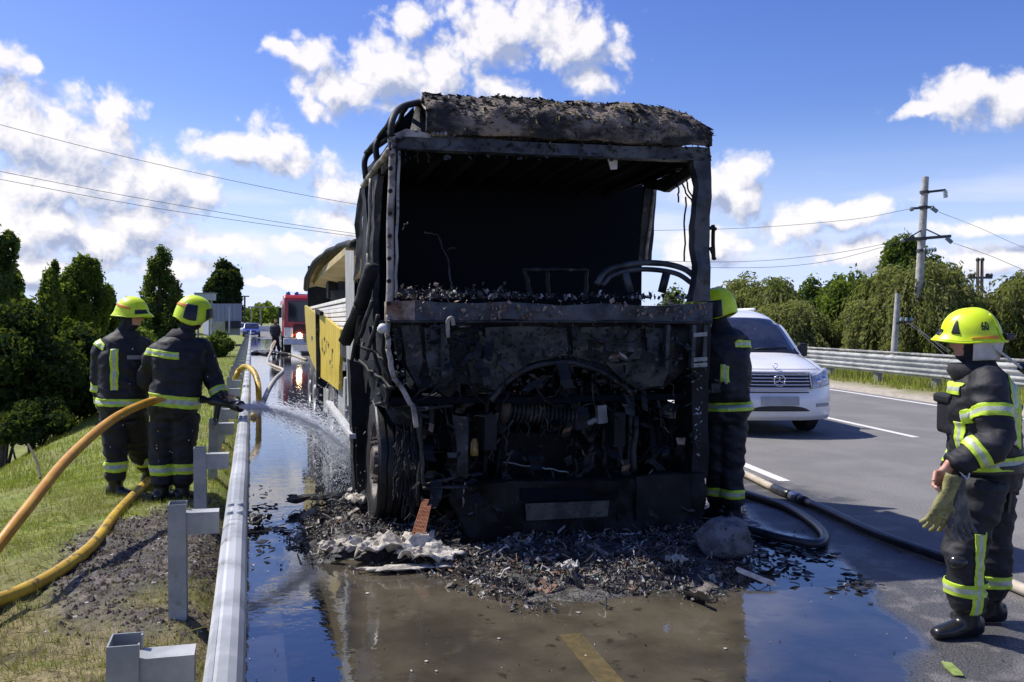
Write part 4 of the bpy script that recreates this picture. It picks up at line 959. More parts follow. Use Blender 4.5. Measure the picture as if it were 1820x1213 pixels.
# hinges and brackets on the front
mb = MB(); mb.tube(spline([T(765, 590, -.02), T(768, 580, -.03), T(786, 582, -.03)], 4), .012, 6); mb.bar(T(768, 586, -.03), T(768, 605, -.03), .04, .03); mb.tube(spline([T(764, 668, -.02), T(768, 655, -.03), T(784, 656, -.03)], 4), .012, 6); mb.bar(T(786, 576, -.02), T(786, 668, -.02), .035, .03); part('hinge', mb, BURNTG)
mb = MB(); mb.tube(spline([T(796, 600, -.03), T(796, 572, -.04), T(803, 566, -.05), T(806, 578, -.04)], 5), .016, 8); part('hook', mb, ASHM, smooth=True)
for (x, y) in ((1186, 1), (1232, 0), (1252, 0)):
    mb = MB(); mb.bar(T(x, 578, -.01), T(x - 3, 654, -.01), .05, .03); part('bracket', mb, BLUEST)
for y in (596, 640, 650): 
    mb = MB(); mb.bar(T(1232, y, -.03), T(1256, y - 2, -.03), .02, .03); part('bracket', mb, GALVD)
# engine bay
mb = MB(); mb.box(L(1.25, 1.0, .98), (1.9, .9, .7)); part('recess_dark_box', mb, SOOT)  # dark box put in for the shade of the engine recess
def cyl_ribbed():
    mb = MB(); a, b = T(900, 728, .3), T(1085, 752, .3); ax = (b - a); n = 26
    for k in range(n):
        c = a + ax * (k / n); mb.lathe(c, ax, [(.02, 0), (.105, 0), (.105, ax.length / n * .55), (.085, ax.length / n * .6), (.085, ax.length / n)], 18)
    part('intercooler', mb, BURNTG)
    mb = MB(); mb.lathe(a - ax.normalized() * .06, ax, [(0, 0), (.1, 0), (.115, .02), (.115, .06), (0, .065)], 18); part('header_tank', mb, mat('scorched_brown', (.05, .035, .028), (.09, .065, .05), rough=.8, scale=9))
cyl_ribbed()
mb = MB()
for k in range(22):
    y = 772 + k * 4; mb.bar(T(890, y, .42), T(1098, y + 4, .42), .02, .012)
mb.plate([T(885, 768, .46), T(1100, 772, .46), T(1100, 862, .46), T(885, 858, .46)], TV * .05); part('radiator', mb, BURNT)
bars('pipe', [(T(1040, 755, .2), T(1062, 745, .15)), (T(1060, 748, .15), T(1090, 746, .15))], GALVD, .05)
skin([(1062, 722), (1078, 720), (1080, 752), (1064, 754)], GALVD, 'valve_block', v=.1, th=.06, amp=.002)
bars('strut', [(T(1035, 760, .25), T(1070, 820, .3)), (T(1075, 760, .2), T(1072, 830, .2)), (T(1095, 745, .15), T(1102, 830, .15)), (T(1122, 700, .1), T(1118, 830, .15)), (T(1130, 740, .1), T(1125, 840, .1))], BURNTG, .05)
bars('rod', [(T(895, 822, .2), T(965, 832, .2)), (T(965, 832, .2), T(1010, 840, .2))], GALVD, .014)
bars('rod', [(T(735, 726, .0), T(805, 722, .0)), (T(755, 862, .0), T(812, 848, .0)), (T(752, 868, -.02), T(845, 866, -.02)), (T(730, 730, .0), T(760, 728, 0)), (T(745, 726), T(750, 800)), (T(750, 800), T(754, 868)), (T(745, 735), T(762, 742))], BURNTG, .026)
skin([(806, 738), (832, 742), (830, 850), (812, 846), (812, 800)], BURNTG, 'post', v=.02, th=.03)
bars('post', [(T(832, 735, .05), T(828, 850, .05)), (T(866, 700, .15), T(862, 850, .2)), (T(905, 690, .3), T(880, 860, .35))], BURNT, .035)
mb = MB(); mb.lathe(T(843, 810, .1), (0, 0, 1), [(0, 0), (.03, 0), (.032, .03), (.03, .095), (.02, .105), (.02, .125), (0, .125)], 12); part('filter_bowl', mb, mat('amber_plastic', (.30, .19, .05), rough=.25), smooth=True)
mb = MB()
for k in range(140):
    q = T(g2.uniform(880, 1130), g2.uniform(660, 720), g2.uniform(.2, .8)); e = q + Vector(g2.normal(0, .1, 3)); mb.tube([q, q.lerp(e, .5) + Vector(g2.normal(0, .03, 3)), e], g2.uniform(.006, .018), 5)
tag(part('charred_wiring', mb, BURNT), kind='stuff')
v, f = flake_field(60, lambda g: (T(g.uniform(880, 1160), g.uniform(670, 730), .3), 1), .012, g2); tag(link('ash_and_glint_flakes', v, f, PALEASH, truck), kind='stuff')
# bumper, plate, valance
BUM = mat('burnt_bumper', (.003, .003, .0035), (.010, .0095, .0095), rough=.6, scale=4, bump=.4, spec=.25, c3=(.022, .02, .018))
crumple([T(x, y, -.06) for x, y in ((816, 866), (880, 858), (1100, 852), (1180, 846), (1252, 842), (1252, 915), (1200, 945), (1150, 962), (1100, 950), (1010, 966), (940, 955), (880, 972), (830, 950), (808, 900))], TV * .22, BUM, 'bumper', amp=.04)
skin([(1130, 848), (1228, 844), (1228, 905), (1132, 925)], BUM, 'lamp_recess', v=-.075, th=.02)
skin([(926, 870), (1098, 866), (1096, 888), (928, 892)], SOOT, 'bumper_slot', v=-.075, th=.02)
crumple([T(x, y, -.10) for x, y in ((934, 896), (1083, 890), (1080, 918), (936, 926))], TV * .012, mat('scorched_plate', (.03, .027, .022), (.085, .075, .062), rough=.7, scale=8, c3=(.012, .012, .012)), 'number_plate', amp=.004)
skin([(830, 958), (1240, 950), (1220, 1000), (1000, 1012), (850, 1000)], SOOT, 'valance', v=.15, th=.05)
crumple([T(1228, 574), T(1262, 572), T(1262, 700), T(1258, 850), T(1230, 850), T(1232, 700)], TV * .35, BURNT, 'corner_panel', amp=.015)
v, f = flake_field(46, lambda g: (T(1242 + g.normal(0, 4), g.uniform(660, 950), -.03), 1), .010, g2); tag(link('ash_and_glint_flakes', v, f, PALEASH, truck), kind='stuff')  # pale flakes put in for glints of the broken headlight chain
skin([(1180, 718), (1222, 722), (1226, 748), (1182, 742)], GALVD, 'step_bracket', v=.3, th=.05, amp=.004)
# torn and melted pieces all over the front: strips, drips and bent rods
mb = MB(); gw = np.random.default_rng(31)
for k in range(420):
    x = gw.uniform(745, 1240); y = gw.uniform(575, 960)
    if gw.random() < .45: y = gw.uniform(680, 880)
    v0 = gw.uniform(-.06, .02) if y > 860 or y < 690 else gw.uniform(-.02, .35); q = T(x, y, v0); l = gw.uniform(.03, .22)
    d = Vector((gw.normal(0, .5), gw.normal(0, .2), -abs(gw.normal(.7, .5)))).normalized() * l
    if gw.random() < .55: mb.tube([q, q + d * .35 + Vector(gw.normal(0, .12, 3)) * l, q + d * .7 + Vector(gw.normal(0, .12, 3)) * l, q + d], [gw.uniform(.003, .012) * f for f in (1, .9, .7, .4)], 5, mi=int(gw.random() < .4) + int(gw.random() < .06))
    else:
        s_ = TU * gw.uniform(.01, .05) + ZU * gw.normal(0, .01); a = q; n_ = gw.uniform(-.03, .03)
        for j in range(3):
            b = a + d * .33 + TV * gw.normal(0, .02) + TU * gw.normal(0, .012); mb.plate([a - s_, a + s_, b + s_ * .8, b - s_ * .8], TV * .004, mi=int(gw.random() < .45) + int(gw.random() < .08)); a = b
tag(part('torn_scraps', mb, [BURNT, BURNTG, RUSTY]), kind='stuff')
# rough scale, soot blisters and rust along the rails
for nm, n, m_, yy in (('rust_scale', 260, RUSTY, (534, 572)), ('paint_blisters', 700, BURNTG, (575, 700)), ('paint_blisters', 420, PATCH, (575, 690)), ('rust_scale', 240, BURNTG, (240, 286))):
    v, f = flake_field(n, lambda g: (T(g.uniform(695, 1262), g.uniform(*yy), -.012 if yy[1] < 573 else g.uniform(-.005, .045)), 1), .014, gw, .2); tag(link(nm, v, f, m_, truck), kind='stuff')
# chassis; dark plate and underbody block added to close the bright gap
crumple([L(.35, 1.5, .22), L(2.2, 1.5, .22), L(2.2, 1.5, 1.05), L(.35, 1.5, 1.05)], TV * .1, SOOT, 'underside_dark_plate', n=2)
mb = MB(); mb.box(L(1.25, 1.1, .42), (1.5, .8, .34)); part('sump', mb, SOOT, bevel=.05)
mb = MB(); mb.box(L(1.25, 4.2, .7), (1.9, 5.0, .6)); part('underbody', mb, SOOT)
for u_ in (.75, 1.75):
    mb = MB(); mb.box(L(u_, 4.0, .82), (.09, 8.0, .26), Matrix.Rotation(-TA, 3, 'Z')); part('chassis_rail', mb, BURNT)
mb = MB(); mb.tube([L(.25, .95, .5), L(2.25, .95, .5)], .07, 10); part('front_axle', mb, BURNT, smooth=True)
# wheels
TYRE = mat('burnt_tyre', (.006, .006, .007), (.02, .02, .021), rough=.5, scale=8, bump=.4, stretch=(1, 1, 1))
RIM = mat('burnt_rim', (.05, .045, .042), (.17, .15, .135), rough=.6, metal=.2, scale=9, c3=(.12, .05, .03))
def wheel(u_, v_, out, rad=.50, wid=.30, parent=truck, name='wheel', bolts=10):
    c = L(u_, v_, rad); ax = -TU if out < 0 else TU
    mb = MB(); h = wid / 2; pr = [(rad * .62, -h * .92), (rad * .8, -h * 1.02), (rad * .93, -h), (rad, -h * .86)]
    for k in range(5):
        x = -h * .8 + k * h * .4; pr += [(rad * 1.0, x - h * .1), (rad * 1.0, x + h * .18), (rad * .955, x + h * .2), (rad * .955, x + h * .28)]
    pr += [(rad, h * .86), (rad * .93, h), (rad * .8, h * 1.02), (rad * .62, h * .92)]
    mb.lathe(c, ax, pr, 64)
    mb.v = [tuple(Vector(p) + Vector((nz(Vector(p), 7), nz(Vector(p) + V3(5, 5, 5), 7), nz(Vector(p) + V3(2, 9, 1), 7))) * .012) for p in mb.v]
    w = part(name, MB_hub(c, ax, rad, h), RIM, parent, auto=35)
    t_ = mb.build('tyre', TYRE, w, smooth=False, auto=40)
    for k in range(bolts):
        mb = MB(); a = 2 * math.pi * k / bolts; s = ax.orthogonal().normalized(); t2 = ax.cross(s); q = c + (s * math.cos(a) + t2 * math.sin(a)) * rad * .34
        mb.lathe(q + ax * h * .72, ax, [(0, .0), (.018, 0), (.018, .04), (0, .045)], 6); mb.build('bolt', RIM, w)
    return w
def MB_hub(c, ax, rad, h):
    mb = MB(); mb.lathe(c, ax, [(rad * .64, -h * .95), (rad * .64, h * .95), (rad * .6, h * .9), (rad * .56, h * .5), (rad * .46, h * .35), (rad * .42, h * .72), (rad * .24, h * .75), (rad * .22, h * 1.0), (rad * .16, h * 1.08), (0, h * 1.08)], 40); return mb
wheel(.155, .93, -1); wheel(TRW - .155, .93, 1)
crumple([T(655, 640, .9), T(690, 640, .3), T(735, 700, .25), T(748, 745, .3), T(735, 760, .35), T(700, 752, .4), T(672, 700, .6), T(658, 690, .9)], TV * .05, BURNT, 'mudguard', amp=.03)
bars('mudguard_stay', [(T(672, 700, .2), T(690, 722, .15)), (T(690, 722, .15), T(742, 745, .15)), (T(742, 745, .1), T(746, 900, .15)), (T(668, 720, .3), T(740, 722, .1))], BURNTG, .03, amp=.03)
# tyre wire and shreds of the burst tyre hanging beside the tread
mb = MB()
for k in range(120):
    q = T(g2.uniform(700, 748), g2.uniform(730, 900), g2.uniform(.34, .42)); e = q + V3(g2.normal(0, .02), g2.normal(-.02, .01), -abs(g2.normal(.1, .08))); mb.tube([q, q.lerp(e, .5) + Vector(g2.normal(0, .012, 3)), e], .004, 4)
tag(part('tyre_wire', mb, BURNTG), kind='stuff')
# rusty grille mesh bent down beside the wheel
MESHR = mat('rusty_grille', (.22, .075, .03), (.32, .13, .06), rough=.8, scale=14)
mb = MB(); A, B_, C_, D_ = T(730, 958, -.25), T(752, 962, -.30), T(768, 890, -.05), T(752, 888, -.02)
for k in range(9): mb.tube([A.lerp(B_, k / 8), D_.lerp(C_, k / 8)], .0045, 4)
for k in range(12): mb.tube([A.lerp(D_, k / 11), B_.lerp(C_, k / 11)], .0045, 4)
part('bent_grille', mb, MESHR)
# battery box and lower plates behind the front wheel
skin([(622, 640), (668, 650), (662, 760), (655, 800), (640, 905), (632, 900), (626, 760)], BURNT, 'battery_box', v=1.55, th=.3)
skin([(632, 760), (660, 770), (650, 900), (636, 905)], BURNT, 'tank_panel', v=1.5, th=.1)

# ------------------------------------------------------------------ cargo trailer behind the cab
trailer = thing('cargo_trailer', 'yellow sided trailer behind the burnt cab, loaded with white sheets under a torn tan cover', 'trailer', (1.6, 13, 0))
XL = 0.95
YEL = mat('yellow_board', (.50, .36, .03), (.60, .46, .06), rough=.5, scale=3, c3=(.30, .22, .05), bump=.1, stretch=(1, 3, .6))
YELP = mat('yellow_board_sooty', (.34, .27, .06), (.52, .4, .06), rough=.6, scale=5, c3=(.14, .12, .06), stretch=(1, 6, .5))
TANM = mat('tan_cover', (.36, .28, .14), (.46, .37, .2), rough=.75, scale=2, bump=.2)
WHITE = mat('white_load', (.6, .58, .54), (.74, .72, .69), rough=.7, scale=5)
GREYP = mat('grey_post', (.27, .27, .26), (.36, .36, .34), rough=.6, scale=6, stretch=(2, 2, .4))
def S(px, py, x=XL): return PX(px, py, x)
def tr(name, mb, m, **k): return mb.build(name, m, trailer, **k)
crumple([S(541, 543), S(564, 560), S(565, 668), S(546, 618)], V3(.04, 0, 0), YELP, 'side_board', trailer, n=2, amp=.006)
crumple([S(565, 556, XL - .01), S(604, 586, XL - .01), S(603, 640, XL - .01), S(601, 694, XL - .01), S(566, 668, XL - .01)], V3(.04, 0, 0), YEL, 'side_board', trailer, n=2, amp=.008)
for a, b in (((565, 553), (567, 690)),):
    mb = MB(); mb.bar(S(*a, XL - .03), S(*b, XL - .03), .07); tr('hinge_post', mb, BURNTG)
mb = MB(); mb.bar(S(563, 553, XL - .03), S(572, 558, XL - .05), .05); tr('latch', mb, BURNT)
# faded block lettering down the boards, worn past reading
mb = MB(); gl = np.random.default_rng(12)
for k in range(6):
    for j in range(3):
        y = 12.6 - k * .32 + gl.normal(0, .02); z = 1.42 - k * .03 - j * .09
        if gl.random() < .8: mb.box((XL - .022, y, z), (.004, .05 if j % 2 else .16, .05 if not j % 2 else .10))
tr('worn_lettering', mb, mat('faded_letters', (.33, .27, .09), (.45, .36, .1), rough=.7, scale=6))
crumple([S(613, 445), S(629, 446), S(631, 720), S(617, 722)], V3(.03, .25, 0), GREYP, 'headboard_post', trailer, n=2, amp=.004)
# white sheets stacked, each layer an edge of its own
for k in range(9):
    z = 1.40 + k * .055; dx = rng.normal(0, .012); mb = MB(); mb.box((2.15 + dx, 13.6 + rng.normal(0, .03), z + .02), (2.26, 7.6, .046)); tr('white_sheet', mb, WHITE, bevel=.006)
# torn cover: curved tan sheet on a bow at the tail
def cover(s, t):
    pts = [(545, 512), (547, 492), (560, 466), (585, 446), (612, 434), (633, 430)]
    k = s * (len(pts) - 1); i = min(int(k), len(pts) - 2); x = pts[i][0] + (pts[i + 1][0] - pts[i][0]) * (k - i); y = pts[i][1] + (pts[i + 1][1] - pts[i][1]) * (k - i)
    Y = 16.8 - 6.6 * s; p = PY(x, y, Y); q = p + V3(1.5 * t, .1 * t, .25 * math.sin(t * 1.57) * (1 - .3 * s)); return q + V3(0, 0, .02 * nz(q, 3))
mb = MB(); mb.grid(cover, 30, 12); tr('cover', mb, TANM, smooth=True, solid=.02)
mb = MB(); mb.tube([cover(i / 20, 0) + V3(-.01, 0, -.02) for i in range(21)], .05, 8); tr('cover_bow', mb, BURNT, smooth=True)
mb = MB(); mb.plate([PY(556, 492, 16.4), PY(614, 440, 10.6), PY(614, 452, 10.6), PY(575, 486, 13), PY(556, 508, 16.2)], V3(1.2, 0, -.2)); tr('cover_lining', mb, TANM)
mb = MB(); mb.box((2.2, 17.2, 2.0), (2.4, .08, 1.3)); tr('tail_frame', mb, BURNT)
mb = MB()
for k in range(40):
    q = V3(rng.uniform(1.2, 3.2), rng.uniform(11, 15.5), 1.95); mb.box(q + V3(0, 0, rng.uniform(0, .2)), (rng.uniform(.1, .4), rng.uniform(.1, .4), rng.uniform(.08, .3)), Matrix.Rotation(rng.uniform(0, 3), 3, 'Z'))
tag(tr('charred_load', mb, BURNT), kind='stuff')
mb = MB(); mb.box((2.15, 13.5, 1.3), (2.4, 8.0, .14)); tr('load_bed', mb, BURNTG)
for x in (1.65, 2.65):
    mb = MB(); mb.box((x, 13.2, 1.05), (.1, 8, .3)); tr('chassis_beam', mb, BURNT)
TYRE2 = mat('dusty_tyre', (.03, .03, .032), (.07, .07, .07), rough=.8, scale=6)
def wheel_at(parent, c, ax, rad, wid, tm, rm, name='wheel'):
    mb = MB(); h = wid / 2; mb.lathe(c, ax, [(rad * .6, -h * .9), (rad * .9, -h), (rad, -h * .75), (rad, h * .75), (rad * .9, h), (rad * .6, h * .9)], 36)
    w = MB_hub(Vector(c), Vector(ax), rad, h).build(name, rm, parent, auto=35); mb.build('tyre', tm, w, auto=40); return w
RIMG = mat('grey_rim', (.3, .3, .3), (.42, .42, .42), rough=.5, metal=.3, scale=6)
for y in (11.4, 14.6, 15.8):
    wheel_at(trailer, V3(XL + .16, y, .5), (-1, 0, 0), .5, .3, TYRE2, RIMG); wheel_at(trailer, V3(3.3, y, .5), (1, 0, 0), .5, .3, TYRE2, RIMG)
for (x0, x1, y0, y1) in ((556, 566, 640, 735), (575, 588, 690, 740)):
    mb = MB(); mb.plate([S(x0, y0, XL + .05), S(x1, y0 + 8, XL + .05), S(x1, y1, XL + .05), S(x0, y1 - 8, XL + .05)], V3(.25, 0, 0)); tr('mudflap', mb, GREYP)
mb = MB(); mb.bar(S(583, 715, XL), S(628, 776, XL - .1), .07, .04); tr('drop_leg', mb, mat('pale_leg', (.5, .5, .5), rough=.5))
mb = MB(); mb.box((XL + .1, 10.4, .75), (.12, .8, .5)); tr('side_box', mb, GREYP, bevel=.02)

# ------------------------------------------------------------------ debris round the truck
PILE = gpts([(530, 958), (565, 905), (640, 872), (705, 930), (850, 940), (1000, 945), (1240, 930), (1300, 955), (1335, 985), (1300, 1035), (1230, 1062), (1120, 1068), (1040, 1080), (930, 1080), (850, 1052), (800, 1022), (740, 1010), (680, 1008), (600, 1000)])
def pile_h(x, y):
    m = sstep(0.02, -0.32, poly_sd(x, y, PILE)); return m * (0.012 + 0.055 * fbm(x, y, 3.0, 3, 61) ** 1.5 * 1.6) + m * 0.022 * (fbm(x, y, 14, 2, 63) - .5)
px_, py_ = np.meshgrid(np.linspace(.2, 4.4, 150), np.linspace(4.4, 9.0, 160), indexing='ij')
pz = pile_h(px_.ravel(), py_.ravel()) - 0.012
ASHG = mat('wet_ash', (.016, .015, .014), (.10, .092, .084), rough=.5, scale=16, bump=.9, bscale=60, c3=(.2, .19, .175), lo=.38, hi=.6, c3lo=.62, c3hi=.7)
I = np.arange(px_.size).reshape(px_.shape); PF = np.stack([I[:-1, :-1], I[1:, :-1], I[1:, 1:], I[:-1, 1:]], -1).reshape(-1, 4)
keep = (pz[PF] > -0.008).any(1)
tag(npmesh('ash_pile', np.stack([px_.ravel(), py_.ravel(), pz], 1), PF[keep], ASHG, smooth=True), kind='stuff')
gd = np.random.default_rng(21)
cand = np.stack([gd.uniform(.2, 4.4, 60000), gd.uniform(4.4, 9, 60000)], 1); sd = poly_sd(cand[:, 0], cand[:, 1], PILE)
cand = cand[(sd < .12) & (gd.random(60000) < np.where(sd < -.05, 1, .45)) & (fbm(cand[:, 0], cand[:, 1], 3.4, 3, 91) > .40)]; ci = [0]
def pile_pt(g):
    c = cand[ci[0] % len(cand)]; ci[0] += 1; z = float(pile_h(c[0:1], c[1:2])[0]); return Vector((c[0], c[1], z + abs(g.normal(0, .018)))), 1.0
DEB = [mat('debris_black', (.008, .0075, .007), (.03, .028, .026), rough=.5, scale=12), mat('debris_grey', (.055, .048, .040), (.19, .165, .14), rough=.7, scale=12), mat('debris_pale', (.28, .26, .23), (.5, .47, .42), rough=.8, scale=12), mat('debris_rust', (.12, .06, .035), (.2, .12, .08), rough=.8, scale=12), mat('debris_glass', (.35, .5, .45), rough=.15)]
for m, n, s in ((0, 300, .024), (0, 4200, .008), (1, 420, .02), (1, 6500, .007), (2, 380, .02), (2, 1500, .007), (3, 260, .016), (3, 500, .008), (4, 220, .010)):
    v, f = flake_field(n, pile_pt, s, gd, .6); tag(link('debris', v, f, DEB[m]), kind='stuff')
for m, n in ((0, 700), (1, 450), (3, 120), (2, 50)):
    mb = MB()
    for _ in range(n):
        p, _s = pile_pt(gd); l = gd.uniform(.03, .16); a = gd.uniform(0, 6.28); d = V3(math.cos(a), math.sin(a), gd.normal(.1, .3)).normalized() * l
        mb.tube([p, p + d * .35 + Vector(gd.normal(0, .15, 3)) * l, p + d * .7 + Vector(gd.normal(0, .15, 3)) * l, p + d], gd.uniform(.0015, .007), 4)
    tag(mb.build('debris', DEB[m]), kind='stuff')
# scraps floating in the water and scattered over the road
mb = MB()
for _ in range(420):
    x, y = gd.uniform(0, 4.6), gd.uniform(2.6, 9); a = gd.uniform(0, 6.28); l = gd.exponential(.004) + .002
    mb.plate([V3(x + math.cos(a + k * 1.6) * l * (1 if k % 2 else .5), y + math.sin(a + k * 1.6) * l, .004) for k in range(4)], V3(0, 0, .003), mi=int(gd.random() < .4))
tag(mb.build('floating_ash', [DEB[0], DEB[2]]), kind='stuff')
mb = MB()
for _ in range(170):
    c = G(gd.normal(1390, 50), gd.normal(1000, 22)) if gd.random() < .55 else (G(gd.normal(470, 25), gd.normal(925, 40)) if gd.random() < .6 else G(gd.normal(1520, 18), gd.normal(1042, 6)))
    l = gd.uniform(.006, .04); a = gd.uniform(0, 6.28)
    mb.plate([c + V3(math.cos(a + k * 1.57) * l * (1.6 if k % 2 else .5), math.sin(a + k * 1.57) * l, gd.uniform(.003, .02)) for k in range(4)], V3(0, 0, .006))
tag(mb.build('debris', DEB[0]), kind='stuff')
mb = MB()                                      # larger torn strips, sheet scraps and pipe ends half sunk in the ash
for _ in range(85):
    p, _s = pile_pt(gd); p.z = max(.005, p.z - .02); l = gd.uniform(.08, .26); a = gd.uniform(0, 6.28); d = V3(math.cos(a), math.sin(a), gd.normal(.05, .15)).normalized() * l; s_ = V3(-math.sin(a), math.cos(a), gd.normal(0, .5)) * gd.uniform(.008, .045); k = int(gd.choice([0, 0, 1, 1, 2, 3]))
    q = p
    for j in range(4):
        b = q + d * .25 + V3(0, 0, gd.normal(0, .014)) + s_ * gd.normal(0, .4); e0, e1 = s_ * gd.uniform(.6, 1.2), s_ * gd.uniform(.5, 1.2); mb.plate([q - e0, q + e0, b + e1, b - e1], V3(0, 0, .004), mi=k); q = b
tag(mb.build('debris', DEB[:4]), kind='stuff')
# pale insulation sheets, each a crumpled sheet of its own
INS = mat('pale_insulation', (.28, .255, .215), (.50, .465, .40), rough=.9, scale=9, bump=.6, bscale=40, c3=(.10, .09, .08), c3lo=.6, c3hi=.68)
def crumpled(name, c, a, lx, ly, h, m, label, cat, seed, group=None, rot=0.0):
    ca, sa = math.cos(a), math.sin(a)
    def fn(s, t):
        q = V3(s * 3.1 + seed, t * 2.7, seed); an = math.atan2(t - .5, s - .5); rg = 1 + .45 * nz(V3(math.cos(an) * 1.7 + seed, math.sin(an) * 1.7, seed), 1.0) + .22 * nz(V3(math.cos(an) * 5 + seed, math.sin(an) * 5, seed), 1.0); x, y = (s - .5) * lx * rg, (t - .5) * ly * rg
        z = abs(nz(q, 1.0)) * h * 1.2 + (1 - abs(nz(q, 2.3)) * 2.2) * h * .38 - .02 + nz(q, 6.0) * h * .10
        return c + V3(x * ca - y * sa, x * sa + y * ca, z + .03 + rot * x)
    mb = MB(); mb.grid(fn, 22, 16); o = mb.build(name, m, auto=22, solid=.006); return tag(o, label, cat, group)
GI = 'burnt insulation sheets'
crumpled('insulation_sheet', G(690, 978, .06), .1, .58, .34, .10, INS, 'largest cream crumpled insulation sheet in front of the burnt tyre', 'insulation sheet', 2.0, GI)
crumpled('insulation_sheet', G(760, 992, .05), -.3, .42, .22, .07, INS, 'creased cream insulation sheet lying right of the largest one', 'insulation sheet', 5.0, GI)
crumpled('insulation_sheet', G(606, 975, .04), .5, .30, .2, .06, INS, 'small cream insulation sheet at the left end of the debris', 'insulation sheet', 8.3, GI)
crumpled('insulation_sheet', G(640, 890, .08), .9, .36, .22, .08, INS, 'pale insulation wad behind the debris left of the wheel', 'insulation sheet', 11.1, GI)
crumpled('insulation_sheet', G(735, 1012, .01), .02, .62, .12, .02, INS, 'flat pale strip of insulation at the edge of the brown water', 'insulation sheet', 14.2, GI)
crumpled('insulation_sheet', G(1010, 1012, .08), .4, .14, .1, .04, DEB[2], 'small pale scrap in the middle of the ash pile', 'insulation sheet', 17.7, GI)
crumpled('insulation_sheet', G(1200, 1000, .09), .2, .13, .08, .04, DEB[2], 'small white scrap near the right end of the ash pile', 'insulation sheet', 19.7, GI)
crumpled('plastic_flap', G(580, 888, .05), .35, .72, .24, .05, DEB[0], 'black curved plastic flap lying in the puddle left of the wheel', 'plastic flap', 23.1)
crumpled('plastic_flap', G(455, 930, .02), 1.2, .30, .16, .05, DEB[0], 'small black scrap at the foot of the guardrail beside the puddle', 'plastic flap', 27.4)
# lump of burnt material on the right
mb = MB(); c = G(1288, 990, 0)
def lump(s, t):
    a = s * 2 * math.pi; b = t * math.pi; d = V3(math.cos(a) * math.sin(b), math.sin(a) * math.sin(b), math.cos(b)); n = 1 + .18 * nz(d + V3(4, 0, 0), 1.6) + .06 * nz(d, 6) + .03 * nz(d, 15)
    return c + V3(d.x * .20 * n, d.y * .17 * n, .12 + d.z * .155 * n)
mb.grid(lump, 48, 26); tag(mb.build('burnt_lump', mat('grey_char', (.07, .07, .072), (.17, .165, .165), rough=.8, scale=8, bump=.8, bscale=40, c3=(.03, .03, .03)), smooth=True), 'rounded grey lump of burnt material at the right end of the ash pile', 'burnt lump')
mb = MB(); a, b = G(1313, 1016, .06), G(1377, 1042, .015); mb.loft([[a.lerp(b, t) + Vector((nz((t * 4, 1, 1)) * .01, 0, 0)) + V3(*(q)) for q in ((-.016, -.01, 0), (.016, -.016, 0), (.02, .01, .018), (0, .018, .026), (-.02, .008, .016))] for t in (0, .2, .45, .7, .9, 1)])
tag(mb.build('wooden_stick', mat('pale_wood', (.5, .42, .3), (.66, .58, .46), rough=.8, scale=20)), 'pale broken stick at the right end of the ash pile, over the water', 'stick')
mb = MB(); a, b = G(1032, 1046, .02), P(1014, 990, G(1014, 1010).y * .98 + .2); b = G(1014, 1012, .14); mb.tube([a, a.lerp(b, .5), b], [.02, .017, .014], 7)
tag(mb.build('metal_rod', DEB[1], smooth=True), 'short grey rod standing up out of the ash pile', 'rod')
mb = MB(); lf = [G(1672, 1178), G(1690, 1182), G(1708, 1196), G(1713, 1206), G(1695, 1203), G(1678, 1190)]; mb.plate([q + V3(0, 0, .004 + .006 * (k % 2)) for k, q in enumerate(lf)], V3(0, 0, .003))
tag(mb.build('leaf', mat('green_leaf', (.16, .22, .05), (.24, .3, .08), rough=.5, scale=20)), 'yellow green leaf on the road at the bottom right', 'leaf')

# ------------------------------------------------------------------ hoses
HOSE_O = mat('hose_orange', (.44, .20, .012), (.52, .27, .025), rough=.45, scale=6, c3=(.36, .17, .05), bump=.25, bscale=90)
HOSE_Y = mat('hose_yellow_dirty', (.42, .26, .02), (.52, .35, .03), rough=.5, scale=5, c3=(.10, .075, .035), bump=.25, bscale=90, c3lo=.55, c3hi=.65)
HOSE_D = mat('hose_wet_dark', (.012, .013, .015), (.03, .03, .032), rough=.35, scale=9, bump=.2, bscale=90)
HOSE_P = mat('hose_pale', (.36, .31, .24), (.46, .4, .32), rough=.7, scale=8, bump=.25, bscale=90)
ALU = mat('coupling_metal', (.5, .5, .5), rough=.35, metal=.7)
def hose(name, pts, r, m, label, n=8, group=None, sides=12):
    q = spline(pts, n); mb = MB(); mb.tube(q, r, sides); return tag(mb.build(name, m, smooth=True), label, 'hose', group)
hose('fire_hose', [P(300, 708, 7.75), P(262, 716, 7.65), P(200, 746, 7.0), P(120, 816, 6.15), P(40, 915, 5.3), P(-60, 1035, 4.72), P(-200, 1130, 4.4), P(-420, 1190, 4.0)], [.035] * 57, HOSE_O, 'orange fire hose raised in an arc to the left firefighter holding the nozzle', group='fire hoses')
hose('fire_hose', [G(-160, 1110, .02), G(-60, 1085, .05), G(30, 1054, .05), G(100, 1018, .05), G(165, 968, .05), G(205, 915, .05), G(240, 878, .06), G(275, 848, .08), G(330, 826, .05), G(395, 800, .03)], .039, HOSE_Y, 'dirty yellow fire hose lying on the muddy verge', group='fire hoses')
hose('fire_hose', [G(405, 690, .05), P(418, 674, 16.6), P(424, 660, 16.3), P(436, 652, 16.0), P(450, 660, 15.7), P(458, 680, 15.4), P(460, 705, 15.1), G(459, 724, .03), G(450, 740, .03)], .05, HOSE_Y, 'yellow hose looped over the guardrail in the distance', group='fire hoses')
t = thing('fire_hose', 'long dark wet hose running from behind the truck past the right firefighter', 'hose', tuple(G(1500, 925)), 'fire hoses')
